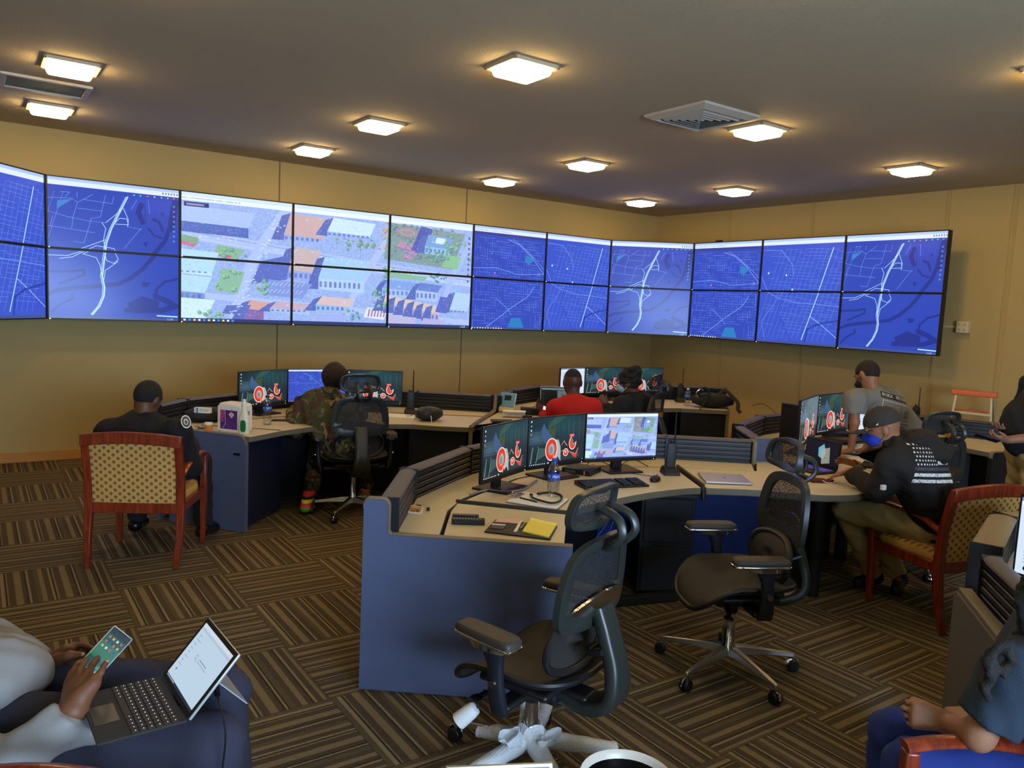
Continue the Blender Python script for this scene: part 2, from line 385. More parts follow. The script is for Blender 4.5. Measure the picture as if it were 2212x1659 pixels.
    P([(1.78, 1.66), (2.0, 1.69), (1.97, 1.88), (1.74, 1.84)], (238, 232, 250))
    for k in range(6): P([(1.80+k*.034, 1.69), (1.815+k*.034, 1.69), (1.80+k*.034, 1.83), (1.785+k*.034, 1.83)], (160, 90, 130))
    # right screen : museum block, houses, round lawn
    P([(2.0, .14), (2.9, .2), (2.75, .9), (1.95, .8)], (120, 140, 130)); trees(2.0, .14, .75, .62, 110, (90, 130, 110))
    cv.disc(*T(2.2, .28), 60, 26, (170, 110, 130)); cv.disc(*T(2.2, .28), 44, 17, (130, 165, 120)); cv.disc(*T(2.2, .28), 30, 10, (170, 110, 140))
    for k in range(9): bld(2.02+r.random()*.25, .42+r.random()*.3, .08, .05, (205, 120, 150), (150, 110, 170), .03, .01, False)
    P([(2.36, .14), (2.5, .18), (2.4, .62), (2.25, .6)], (60, 62, 150)); bld(2.45, .28, .3, .22, (110, 150, 205), (150, 190, 220), .14, .04); P([(2.55, .32), (2.66, .33), (2.64, .44), (2.53, .43)], (225, 238, 235))
    P([(2.68, .62), (2.86, .66), (2.82, .9), (2.62, .86)], (130, 190, 120)); trees(2.4, .5, .3, .3, 30, (90, 150, 120)); P([(2.0, .98), (2.45, 1.05), (2.42, 1.12), (2.0, 1.1)], (130, 180, 130))
    trees(2.48, .98, .2, .14, 12, (70, 130, 120)); bld(2.0, 1.14, .36, .16, (120, 150, 215), (165, 185, 230), .14); bld(2.38, 1.16, .26, .14, (90, 110, 190), (170, 190, 230), .18)
    for k in range(6): bld(1.98+k*.11, 1.42+.03*k, .1, .14, (230, 190, 160), (190, 160, 190), .16, .02)
    trees(1.85, 1.28, .14, .36, 14, (110, 170, 110)); P([(2.62, 1.4), (2.78, 1.42), (2.7, 1.72), (2.56, 1.7)], (70, 78, 180)); bld(2.8, 1.3, .22, .34, (180, 205, 232), (150, 160, 210), .06)
    P([(2.0, 1.78), (2.34, 1.82), (2.3, 1.96), (1.98, 1.96)], (190, 175, 205)); P([(2.42, 1.82), (2.7, 1.86), (2.66, 1.97), (2.4, 1.97)], (180, 165, 210)); trees(2.62, .2, .36, .5, 22, (110, 170, 120))
    for k in range(120):
        t = r.random(); a, b = ((t*3, .62+.17*t*3+r.uniform(-.05, .05)) if k % 2 else (.9-.45*t+r.uniform(-.06, .06), .2+1.7*t)); P([(a, b), (a+.02, b), (a+.02, b+.015), (a, b+.015)], jitter((220, 225, 240), 25))
    for k in range(5200):
        a, b = r.random()*3, .12+r.random()*1.82; x0, y0 = int(a*W), int(b*H); x1, y1 = x0+r.randint(2, 9), y0+r.randint(1, 5); cv.a[y0:y1, x0:x1] = cv.a[y0:y1, x0:x1]*.72+.28*np.array(jitter((170, 185, 225), 70))/255.
    g = cv.a.mean(2, keepdims=True); cv.a[:] = (g+(cv.a-g)*.98)*np.array([1.0, 1.03, 1.08], np.float32)*.80+np.array([.16, .19, .22], np.float32)
    cv.rect(0, 0, 3*W, .06*H, (215, 238, 252)); cv.rect(0, .06*H, 3*W, .13*H, (238, 250, 255))
    for k in range(30): cv.rect(8+k*8, .08*H, 8+k*8+r.uniform(2, 6), .1*H, (110, 140, 170), .6)
    cv.rect(.03*W, .15*H, .24*W, .22*H, (50, 60, 130)); cv.rect(.05*W, .17*H, .2*W, .2*H, (190, 200, 240), .7)
    for y in range(9): cv.disc(2.955*W, (.28+y*.1)*H, 6, 6, (60, 76, 130)); cv.disc(2.955*W, (.28+y*.1)*H, 2, 2, (220, 230, 250))
    cv.rect(0, 1.94*H, 3*W, 2*H, (54, 64, 120))
    for k in range(11): cv.rect(14+k*20, 1.955*H, 24+k*20, 1.985*H, ((240, 245, 255), (60, 170, 240), (250, 215, 120))[k % 3])
    cv.text(2.88*W, 1.95*H, '1120', 1.3, (230, 235, 255))
    return cv

def draw_wallpaper(W=480, H=270, icons=True):
    "dark teal desktop with a red and white ring ribbon"
    cv = Canvas(W, H, (30, 44, 52)); X, Y = np.meshgrid(np.linspace(0, 1, W), np.linspace(0, 1, H))
    a = cv.a
    a[..., 0] += .10*np.exp(-((X-.12)**2/.02+(Y-.42)**2/.02)); a[..., 1] += .16*np.exp(-((X-.12)**2/.03+(Y-.42)**2/.02))+.10*np.exp(-((X-.6)**2/.12+(Y-.15)**2/.1)); a[..., 2] += .2*np.exp(-((X-.12)**2/.03+(Y-.42)**2/.02))+.10*np.exp(-((X-.6)**2/.12+(Y-.15)**2/.1))
    for k in range(70):
        x = random.uniform(.3, 1); cv.line([(x*W, random.uniform(0, .2)*H), (x*W+4, random.uniform(.3, .6)*H)], 3, jitter((80, 116, 122), 26), .2)
    for k in range(30):
        y = random.uniform(.3, .55); cv.line([(0, y*H), (.35*W, (y+random.uniform(-.05, .03))*H)], 2, jitter((110, 140, 150), 25), .22)
    cv.poly([(.32*W, .24*H), (.5*W, .14*H), (.64*W, .0), (.46*W, 0), (.36*W, .1*H)], (60, 92, 78), .7); cv.poly([(.33*W, .26*H), (.47*W, .2*H), (.44*W, .45*H), (.38*W, .38*H)], (70, 80, 40), .9)
    cv.poly([(.245*W, .12*H), (.29*W, .24*H), (.40*W, .42*H), (.43*W, .56*H), (.33*W, .6*H), (.24*W, .48*H), (.205*W, .34*H), (.21*W, .22*H)], (62, 92, 132))
    cv.poly([(.12*W, .62*H), (.3*W, .66*H), (.3*W, .8*H), (.1*W, .92*H)], (70, 100, 96), .8)
    for x in (.06, .15): cv.poly([(x*W, .6*H), ((x+.018)*W, .6*H), ((x-.01)*W, .95*H), ((x-.035)*W, .95*H)], (150, 190, 180), .55)
    cv.poly([(.13*W, .62*H), (.16*W, .62*H), (.13*W, .92*H), (.09*W, .92*H)], (26, 40, 40))
    cv.poly([(.44*W, .48*H), (.52*W, .5*H), (.56*W, .66*H), (.57*W, .98*H), (.52*W, .86*H), (.47*W, .92*H)], (176, 190, 186), .95); cv.poly([(.44*W, .5*H), (.47*W, .5*H), (.5*W, .7*H), (.47*W, .9*H), (.42*W, .92*H)], (150, 160, 160), .9)
    cx, cy = .395*W, .69*H
    cv.disc(cx, cy, .108*W, .245*H, (250, 235, 232)); cv.disc(cx, cy, .096*W, .222*H, (236, 72, 36)); cv.disc(cx, cy, .088*W, .2*H, (214, 52, 26), .8, .78); cv.disc(cx+2, cy, .052*W, .118*H, (160, 178, 188)); cv.disc(cx-2, cy+4, .03*W, .08*H, (120, 140, 150))
    cv.poly([(.43*W, .78*H), (.47*W, .72*H), (.45*W, .95*H), (.43*W, .99*H)], (240, 80, 44)); cv.line([(.44*W, .82*H), (.425*W, .99*H)], 3, (255, 245, 240))
    cv.disc(.66*W, .79*H, .05*W, .085*H, (250, 235, 232)); cv.disc(.66*W, .79*H, .04*W, .068*H, (226, 70, 42)); cv.disc(.655*W, .78*H, .018*W, .03*H, (240, 170, 140))
    cv.line([(.58*W, .62*H), (.62*W, .54*H), (.65*W, .6*H), (.68*W, .64*H)], 4, (235, 200, 190)); cv.line([(.58*W, .62*H), (.62*W, .55*H), (.65*W, .61*H), (.68*W, .65*H)], 2, (200, 70, 50))
    cv.disc(.78*W, .6*H, .068*W, .15*H, (250, 235, 232)); cv.disc(.78*W, .6*H, .056*W, .13*H, (234, 74, 40)); cv.poly([(.755*W, .4*H), (.86*W, .4*H), (.86*W, .55*H), (.80*W, .66*H), (.77*W, .6*H)], (36, 52, 66)); cv.line([(.775*W, .52*H), (.79*W, .64*H), (.85*W, .58*H)], 3, (250, 235, 232))
    cv.poly([(.72*W, .77*H), (.84*W, .84*H), (.9*W, .7*H), (.86*W, .94*H), (.8*W, .9*H)], (214, 64, 48), .95); cv.line([(.54*W, .78*H), (.6*W, .74*H), (.72*W, .78*H), (.84*W, .85*H), (.89*W, .72*H)], 2, (250, 210, 200))
    for k in range(7): cv.line([(.56*W, (.84+k*.018)*H), (.92*W, (.80+k*.018)*H)], 1, (130, 150, 150), .5)
    cv.rect(.72*W, .40*H, .80*W, .465*H, (232, 70, 78)); cv.text(.73*W, .417*H, 'LENOVO', 1, (250, 230, 230))
    cv.rect(0, .955*H, W, H, (14, 20, 26))
    for k in range(9): cv.rect((.02+k*.032)*W, .965*H, (.035+k*.032)*W, .988*H, (215, 225, 235))
    cv.rect(.33*W, .96*H, .36*W, .99*H, (170, 200, 215)); cv.rect(.965*W, .965*H, .985*W, .985*H, (150, 160, 170))
    if icons:
        for k in range(4): cv.rect(.018*W, (.05+k*.09)*H, .038*W, (.085+k*.09)*H, ((235, 240, 245), (110, 200, 210), (235, 240, 245), (220, 120, 110))[k])
    return cv

def screen_mat(name, img, strength=1.0, gloss=True, ext=None):
    m = bpy.data.materials.new(name); m.use_nodes = True; N, L, b = nodes(m)
    t = N.new('ShaderNodeTexImage'); t.image = img; t.interpolation = 'Linear'
    b.inputs['Base Color'].default_value = (.01, .01, .012, 1); b.inputs['Roughness'].default_value = .2; b.inputs['Specular IOR Level'].default_value = .22
    L.new(t.outputs['Color'], b.inputs['Emission Color']); b.inputs['Emission Strength'].default_value = strength
    return m
def print_mat(name, img, rough=.6):
    m = bpy.data.materials.new(name); m.use_nodes = True; N, L, b = nodes(m)
    t = N.new('ShaderNodeTexImage'); t.image = img; L.new(t.outputs['Color'], b.inputs['Base Color']); b.inputs['Roughness'].default_value = rough
    return m
def quad(name, p00, p10, p11, p01, m, parent=None, uv=(0,0,1,1), loc=None):
    "picture quad: corners bottom-left, bottom-right, top-right, top-left"
    me = bpy.data.meshes.new(name); me.from_pydata([tuple(p) for p in (p00, p10, p11, p01)], [], [(0,1,2,3)])
    u = me.uv_layers.new(name='UVMap')
    for i, c in enumerate(((uv[0],uv[1]),(uv[2],uv[1]),(uv[2],uv[3]),(uv[0],uv[3]))): u.data[i].uv = c
    me.materials.append(m)
    return finish(name, me, parent, smooth=0, loc=loc)
IMG_MAP = draw_map().image('street_map_desktop'); IMG_AER = draw_aerial().image('aerial_view_desktop')
IMG_WP = draw_wallpaper().image('ring_wallpaper')
LAMP = 37.0       # emission of the lamp diffusers
DAY = 920.0       # daylight through the window (W)
TABA = 41.0
# ------------------------------------------------------------------ materials of the place
M_WALL = mat('wall_paint', (184, 162, 106), .75, bump=.25, bscale=90, var=.02, vscale=1.2)
M_CEIL = mat('ceiling_plaster', (186, 173, 146), .9, bump=.5, bscale=70)
M_WOODBASE = mat('oak_baseboard', (188, 132, 58), .5, var=.2, vscale=9)
M_BLACK = mat('black_plastic', (20, 20, 22), .45)
M_BLACKM = mat('matt_black', (14, 14, 16), .75)
M_SLAT = mat('black_slat_metal', (27, 28, 32), .38, spec=.5)
M_CAPTOP = mat('divider_cap_grey', (76, 72, 74), .5, bump=.15, bscale=300)
M_TRIMTAN = mat('grey_tan_edge', (112, 104, 88), .5)
M_TOP = mat('speckled_laminate', (200, 188, 160), .42, bump=.05, bscale=500, var=.07, vscale=260)
M_PANEL = mat('blue_grey_fabric_panel', (84, 92, 122), .85, bump=.5, bscale=420, var=.05, vscale=300)
M_ROYAL = mat('royal_blue_panel', (16, 42, 104), .7, bump=.3, bscale=400)
M_DARKCAB = mat('dark_cabinet', (16, 17, 24), .6)
M_CHROME = mat('chrome', (215, 215, 220), .12, metal=1.0)
M_ALU = mat('aluminium', (188, 186, 184), .32, metal=1.0)
M_WHITE = mat('white_plastic', (225, 225, 222), .4)
M_PAPER = mat('white_paper', (232, 230, 226), .7)
def carpet():
    m = bpy.data.materials.new('striped_carpet_tiles'); m.use_nodes = True; N, L, b = nodes(m)
    b.inputs['Roughness'].default_value = .95; b.inputs['Specular IOR Level'].default_value = .15
    tc = N.new('ShaderNodeTexCoord'); sx = N.new('ShaderNodeSeparateXYZ'); L.new(tc.outputs['Object'], sx.inputs[0])
    def mth(op, a, c=None, d=None):
        n = N.new('ShaderNodeMath'); n.operation = op
        for i, v in enumerate((a, c, d)):
            if v is None: continue
            if isinstance(v, (int, float)): n.inputs[i].default_value = v
            else: L.new(v, n.inputs[i])
        return n.outputs[0]
    yaw, T, ox, oy = .609, .608, .5917, 3.5356
    c, s = math.cos(yaw)/T, math.sin(yaw)/T
    X = mth('SUBTRACT', sx.outputs[0], ox); Y = mth('SUBTRACT', sx.outputs[1], oy)
    A = mth('ADD', mth('MULTIPLY', X, c), mth('MULTIPLY', Y, s))
    B = mth('SUBTRACT', mth('MULTIPLY', X, s), mth('MULTIPLY', Y, c))
    A = mth('ADD', A, 100); B = mth('ADD', B, 100)
    fa = mth('FLOOR', A); fb = mth('FLOOR', B); ra = mth('FRACT', A); rb = mth('FRACT', B)
    ck = mth('MODULO', mth('ADD', mth('ADD', fa, fb), PAR), 2)
    t = mth('ADD', mth('MULTIPLY', ra, ck), mth('MULTIPLY', rb, mth('SUBTRACT', 1, ck)))
    o = mth('ADD', mth('MULTIPLY', rb, ck), mth('MULTIPLY', ra, mth('SUBTRACT', 1, ck)))
    # fine wobble of the yarn
    nz = N.new('ShaderNodeTexNoise'); nz.inputs['Scale'].default_value = 60; L.new(tc.outputs['Object'], nz.inputs['Vector'])
    t2 = mth('ADD', t, mth('MULTIPLY', mth('SUBTRACT', nz.outputs['Fac'], .5), .006))
    rp = N.new('ShaderNodeValToRGB'); rp.color_ramp.interpolation = 'CONSTANT'; L.new(t2, rp.inputs[0])
    dk, md, tn, lt, bk = rgb(80, 70, 56), rgb(92, 81, 64), rgb(126, 110, 83), rgb(138, 122, 94), rgb(58, 49, 39)
    st = [(0, md), (.045, lt), (.075, bk), (.09, tn), (.105, dk), (.16, tn), (.215, dk), (.25, bk), (.265, lt), (.285, dk), (.33, md), (.37, tn), (.41, dk), (.455, lt), (.475, bk), (.49, tn), (.505, dk), (.56, tn), (.62, dk), (.66, bk), (.675, lt), (.69, bk), (.70, md), (.75, dk), (.79, tn), (.835, dk), (.87, bk), (.885, lt), (.905, dk), (.95, tn), (.975, md)]
    el = rp.color_ramp.elements
    el[0].position = 0; el[0].color = st[0][1]; el[1].position = st[1][0]; el[1].color = st[1][1]
    for p, cc in st[2:]: e = el.new(p); e.color = cc
    # ribs of the loops, running along the stripes
    rib = mth('SINE', mth('MULTIPLY', t, 2*PI*110))
    dsh = mth('SINE', mth('MULTIPLY', o, 2*PI*150))
    n2 = N.new('ShaderNodeTexNoise'); n2.inputs['Scale'].default_value = 240; n2.inputs['Detail'].default_value = 3; L.new(tc.outputs['Object'], n2.inputs['Vector'])
    hgt = mth('ADD', mth('MULTIPLY', rib, .3), mth('ADD', mth('MULTIPLY', dsh, .15), mth('MULTIPLY', n2.outputs['Fac'], 1.2)))
    # seam
    ea = mth('MINIMUM', mth('MINIMUM', ra, mth('SUBTRACT', 1, ra)), mth('MINIMUM', rb, mth('SUBTRACT', 1, rb)))
    seam = mth('MINIMUM', mth('MULTIPLY', ea, 150), 1)
    mul = mth('MULTIPLY', mth('ADD', .72, mth('MULTIPLY', n2.outputs['Fac'], .56)), mth('ADD', .55, mth('MULTIPLY', seam, .45)))
    mx = N.new('ShaderNodeMixRGB'); mx.blend_type = 'MULTIPLY'; mx.inputs[0].default_value = 1; L.new(rp.outputs[0], mx.inputs[1]); L.new(mul, mx.inputs[2])
    L.new(mx.outputs[0], b.inputs['Base Color'])
    bp = N.new('ShaderNodeBump'); bp.inputs['Strength'].default_value = .5; bp.inputs['Distance'].default_value = .004; L.new(hgt, bp.inputs['Height']); L.new(bp.outputs[0], b.inputs['Normal'])
    return m
PAR = 0
M_CARPET = carpet()
# ------------------------------------------------------------------ shell
U0, U1, V0, V1, H = -1.75, 9.14, -3.2, 9.12, 3.33
def uvbox(mb, u0, u1, v0, v1, z0, z1, mi=0):
    return mb.prism([tuple(UV(u, v)[:2]) for u, v in ((u0, v0), (u1, v0), (u1, v1), (u0, v1))], z0, z1, mi)
struct('floor', uvbox(MB(), U0-.1, U1+.1, V0-.1, V1+.1, -.1, 0), M_CARPET, smooth=0)
struct('ceiling', uvbox(MB(), U0-.1, U1+.1, V0-.1, V1+.1, H, H+.1), M_CEIL, smooth=0)
struct('wall_back', uvbox(MB(), U0-.1, U1+.1, V1, V1+.12, 0, H), M_WALL, smooth=0)
struct('wall_right', uvbox(MB(), U1, U1+.12, V0-.1, V1, 0, H), M_WALL, smooth=0)
struct('wall_left', uvbox(MB(), U0-.12, U0, V0-.1, V1, 0, H), M_WALL, smooth=0)
fw = MB()     # the wall behind the photographer has a wide window
W0, W1, WZ0, WZ1 = -.9, 3.3, .75, 2.55
for a in ((U0, W0, 0, H), (W1, U1, 0, H), (W0, W1, 0, WZ0), (W0, W1, WZ1, H)): uvbox(fw, a[0], a[1], V0-.12, V0, a[2], a[3])
struct('wall_front', fw, M_WALL, smooth=0)
wf = MB()
for a in ((W0, W1, WZ0, WZ0+.06), (W0, W1, WZ1-.06, WZ1), (W0, W0+.06, WZ0, WZ1), (W1-.06, W1, WZ0, WZ1), ((W0+W1)/2-.03, (W0+W1)/2+.03, WZ0, WZ1)): uvbox(wf, a[0], a[1], V0-.1, V0+.02, a[2], a[3])
win = struct('window_1', wf, mat('window_frame_white', (220, 218, 210), .4), smooth=0)
gm = bpy.data.materials.new('window_glass'); gm.use_nodes = True; N_, L_, b_ = nodes(gm)
tr = N_.new('ShaderNodeBsdfTransparent'); gl = N_.new('ShaderNodeBsdfGlossy'); gl.inputs['Roughness'].default_value = .02; ms = N_.new('ShaderNodeMixShader'); ms.inputs[0].default_value = .07
L_.new(tr.outputs[0], ms.inputs[1]); L_.new(gl.outputs[0], ms.inputs[2]); L_.new(ms.outputs[0], N_['Material Output'].inputs['Surface'])
uvbox(MB(), W0+.05, W1-.05, V0-.06, V0-.05, WZ0+.05, WZ1-.05).build('glass_pane', gm, win, smooth=0)
# baseboards
struct('baseboard_back', uvbox(MB(), U0, U1, V1-.018, V1, 0, .10), M_WOODBASE, smooth=0, bevel=.004)
struct('baseboard_right', uvbox(MB(), U1-.018, U1, V0, V1-.018, 0, .10), M_WOODBASE, smooth=0, bevel=.004)
# raised seam strips between the wall panels (pixel at the ceiling line -> position along the wall)
def along(px, py, wall):
    d = ray(px, py)
    if wall == 'back': t = V1/d.dot(E2); return (d*t).dot(E1)
    t = U1/d.dot(E1); return (d*t).dot(E2)
k = 0
for px, py in ((604, 380), (1008, 440)):
    k += 1; u = along(px, py, 'back'); mb = MB(); uvbox(mb, u-.008, u+.008, V1-.004, V1, .1, H)
    struct('trim_%d' % k, mb, mat('seam_dark_paint', (120, 104, 74), .8), smooth=0)  # darker joint colour for the back wall seams
for px, py, w in ((1578, 485, .02), (1757, 470, .02), (2050, 440, .02), (2196, 430, .025)):
    k += 1; v = along(px, py, 'right'); mb = MB(); uvbox(mb, U1-.008, U1, v-w, v+w, .1, H); uvbox(mb, U1-.014, U1, v-.008, v+.008, .1, H)
    struct('trim_%d' % k, mb, mat('seam_strip_paint', (184, 160, 102), .7), smooth=0)
# ------------------------------------------------------------------ ceiling lights
M_DIFF = mat('lit_frosted_diffuser', (255, 240, 210), .5, emis=(255, 214, 140), estr=LAMP)
M_LFRAME = mat('lamp_frame_cream', (200, 180, 150), .45)
l0 = thing('ceiling_light', 'x', 'ceiling light', (0, 0, H))
mb = MB(); a = .175
for s0, s1, w, d in ((0, a-.01, 2*a, .02), (0, -a+.01, 2*a, .02)): mb.box((s0, s1, -.012), (w, d, .024))
for s0 in (a-.01, -a+.01): mb.box((s0, 0, -.012), (.02, 2*a, .024))
mb.box((0, 0, -.004), (2*a-.02, 2*a-.02, .006))
mb.build('mounting_frame', M_LFRAME, l0, bevel=.003)
mb = MB(); mb.prism([(x*.15, y*.15) for x, y in ((-1,-1),(1,-1),(1,1),(-1,1))], -.07, -.01)
for i in range(len(mb.v)):
    if mb.v[i].z < -.05: mb.v[i].x *= .9; mb.v[i].y *= .9
mb.build('diffuser', M_DIFF, l0, bevel=.02, seg=3)
LPX = [((153, 152), 'square ceiling light beside the grey air return, far left'), ((108, 241), 'square ceiling light nearest the wall at the far left'), ((1127, 156), 'largest square ceiling light, middle top of the view'), ((819, 276), 'square ceiling light over the left desk cluster'), ((676, 329), 'square ceiling light close to the aerial view displays'), ((1637, 288), 'square ceiling light beside the square air diffuser'), ((1267, 360), 'square ceiling light above the middle of the room, second in its row'), ((1079, 395), 'small square ceiling light near the long video wall'), ((1968, 371), 'square ceiling light at the far right of the view'), ((1587, 416), 'square ceiling light before the right wall, between two others of its row'), ((1384, 440), 'smallest square ceiling light, nearest the room corner')]
lp = []
first = True
for (x, y), lab in LPX:
    p = G(x, y, H-.04); p.z = H; lp.append(p)
    if first: l0.location = p; l0.rotation_euler.z = RA; l0['label'] = lab; l0['group'] = 'square ceiling lights'; first = False
    else: dup(l0, p, RA, lab, 'square ceiling lights')
stepv = (lp[3]-lp[2])
for b_i in (0, 2, 5, 8):
    p = lp[b_i]-stepv*1.0
    dup(l0, p, RA, ('square ceiling light behind the view, over the front seats', 'square ceiling light over the photographer', 'square ceiling light behind and right of the photographer', 'square ceiling light just out of view at the upper right')[(0, 2, 5, 8).index(b_i)], 'square ceiling lights')
# air diffuser and return grille
cs = [G(x, y, H-.03) for x, y in ((1402, 254), (1525, 224), (1625, 262), (1508, 283))]
cc = sum(cs, Vector())/4; cc.z = H
df = thing('air_diffuser', 'white square stepped air diffuser in the ceiling', 'air vent', cc, RA)
mb = MB(); s = .31
def ring(mb, r0, z0, r1, z1):
    vs = [(-r0,-r0,z0),(r0,-r0,z0),(r0,r0,z0),(-r0,r0,z0),(-r1,-r1,z1),(r1,-r1,z1),(r1,r1,z1),(-r1,r1,z1)]
    mb.add(vs, [(0,1,5,4),(1,2,6,5),(2,3,7,6),(3,0,4,7)])
ring(mb, s, -.002, s, -.02); ring(mb, s, -.02, s-.06, -.045)
ring(mb, s-.06, -.045, s-.06, -.004)
mb.build('flange', mat('vent_white', (190, 184, 172), .5), df, smooth=0, recalc=False)
for i in range(5):
    mb = MB(); r0 = s-.085-i*.045; ring(mb, r0, -.018, r0-.032, -.048); ring(mb, r0-.002, -.016, r0-.034, -.046)
    mb.build('louvre', MATS['vent_white'], df, smooth=0, recalc=False)
MB().box((0, 0, -.004), (2*s-.14, 2*s-.14, .004)).build('dark_throat', M_BLACKM, df, smooth=0)
cs = [G(x, y, H-.01) for x, y in ((15, 165), (182, 188), (165, 212), (10, 190))]
cc = G(98, 187, H-.01); cc.z = H
rg = thing('return_grille', 'rectangular grey-green return air grille by the far left light', 'air vent', cc, RA)
mb = MB()
for c0, d0 in (((0, .215, -.01), (.6, .045, .02)), ((0, -.215, -.01), (.6, .045, .02)), ((.28, 0, -.01), (.04, .385, .02)), ((-.28, 0, -.01), (.04, .385, .02))): mb.box(c0, d0)
mb.build('frame', MATS['vent_white'], rg, bevel=.003)
mb = MB().box((0, 0, -.003), (.52, .385, .004))
for k in range(18): mb.box((0, -.18+k*.021, -.008), (.52, .012, .004))
mb.build('louvres', mat('olive_grille', (112, 108, 78), .6), rg, smooth=0)

# ------------------------------------------------------------------ video wall
DZ0, DZ1 = 1.465, 2.829
pL = Vector((-4.484, 7.461, 0)); pA = Vector((1.366, 11.569, 0)); pB = Vector((2.558, 11.475, 0)); pC = Vector((4.607, 8.466, 0)); pLL = Vector((-4.513, 6.845, 0))
dLL = (pLL-pL).normalized()*1.195
cols = [(pL+dLL, pL, 1)]
for i in range(6): cols.append((pL.lerp(pA, i/6), pL.lerp(pA, (i+1)/6), ('C', 0, 1, 2, 'A', 'B')[i]))
cols[0] = (pL+dLL, pL, 'B'); cols.append((pA, pB, 'C'))
for i in range(3): cols.append((pB.lerp(pC, i/3), pB.lerp(pC, (i+1)/3), ('A', 'B', 'C')[i]))
S_MAP = screen_mat('lit_map_screen', IMG_MAP, 1.0); S_AER = screen_mat('lit_aerial_screen', IMG_AER, 1.0)
names = {'A': 'street grid map', 'B': 'slanted street map', 'C': 'highway and river map', 0: 'left third of the aerial picture', 1: 'middle third of the aerial picture', 2: 'right third of the aerial picture'}
where = ['angled at the photo left edge', 'second from the left edge', 'on the long wall', 'on the long wall', 'on the long wall', 'right beside the aerial picture', 'last before the room corner', 'angled across the room corner', 'first on the right wall', 'middle of the right wall', 'far right end']
def display(a, b, z0, z1, code, row, lab):
    t = (b-a).normalized(); n = Vector((t.y, -t.x, 0))      # n faces the room
    w = (b-a).length; c = (a+b)/2; c.z = z0
    th = thing('wall_display', lab, 'display', c, math.atan2(t.y, t.x), 'thin bezel displays of the video wall')
    h = z1-z0; mb = MB(); g = .0015; bz = .011
    mb.box((0, .045, h/2), (w-g*2, .06, h-g*2))
    for c0, d0 in (((0, .008, bz/2+g), (w-2*g, .018, bz)), ((0, .008, h-bz/2-g), (w-2*g, .018, bz)), ((-w/2+bz/2+g, .008, h/2), (bz, .018, h-2*g)), ((w/2-bz/2-g, .008, h/2), (bz, .018, h-2*g))): mb.box(c0, d0)
    mb.build('bezel', M_BLACK, th, smooth=0)
    if code in ('A', 'B', 'C'): i = 'ABC'.index(code); m = S_MAP
    else: i = code; m = S_AER
    v0 = .5 if row == 0 else 0
    q = quad('screen', (-w/2+bz, .012, bz), (w/2-bz, .012, bz), (w/2-bz, .012, h-bz), (-w/2+bz, .012, h-bz), m, th, (i/3+.002, v0+.001, (i+1)/3-.002, v0+.499))
    MB().box((0, .0, bz*.5), (.03, .002, .004)).build('maker_mark', mat('grey_print', (110, 110, 115), .5), th, smooth=0)
    MB().box((-w/2+.02, -.001, bz*.5+.002), (.012, .002, .008)).build('status_light', mat('status_light', (220, 230, 255), .5, emis=(210, 225, 255), estr=2.5), th, smooth=0)
    MB().box((0, .16, h/2), (.5, .18, .4)).build('wall_mount', M_BLACKM, th, smooth=0)
for ci, (a, b, code) in enumerate(cols):
    zm = (DZ0+DZ1)/2
    for row in (0, 1):
        display(a, b, zm if row == 0 else DZ0, DZ1 if row == 0 else zm, code, row, '%s display with the %s, %s' % ('upper' if row == 0 else 'lower', names[code], where[ci]))
# webcam on top of the right bank
p = pB.lerp(pC, .12); p.z = DZ1
th = thing('camera_unit', 'tiny black camera standing on top of the right wall displays', 'camera', p, -.97)
MB().box((0, .03, .012), (.10, .05, .024)).build('housing', M_BLACK, th, bevel=.006)
# outlet box with conduit
v = along(2084, 707, 'right'); o0 = Q(2084, 707, 1)
d = ray(2084, 707); t = U1/d.dot(E1); z = CAM_H+d.z*t
ob = thing('outlet_box', 'cream surface mounted double outlet box right of the displays', 'outlet', UV(U1, v, z), RA+PI/2, world=False)
ob.rotation_euler.z = RA
MB().box((-.035, 0, 0), (.07, .13, .13)).build('box', mat('cream_plastic', (214, 198, 160), .45), ob, bevel=.008)
for yy in (-.028, .028):
    for zz in (-.03, .03): MB().box((-.072, yy, zz), (.006, .035, .03)).build('socket', mat('socket_face', (190, 172, 130), .5), ob, bevel=.003)
MB().box((-.012, .35, 0), (.024, .58, .024)).build('conduit', MATS['cream_plastic'], ob, bevel=.003)
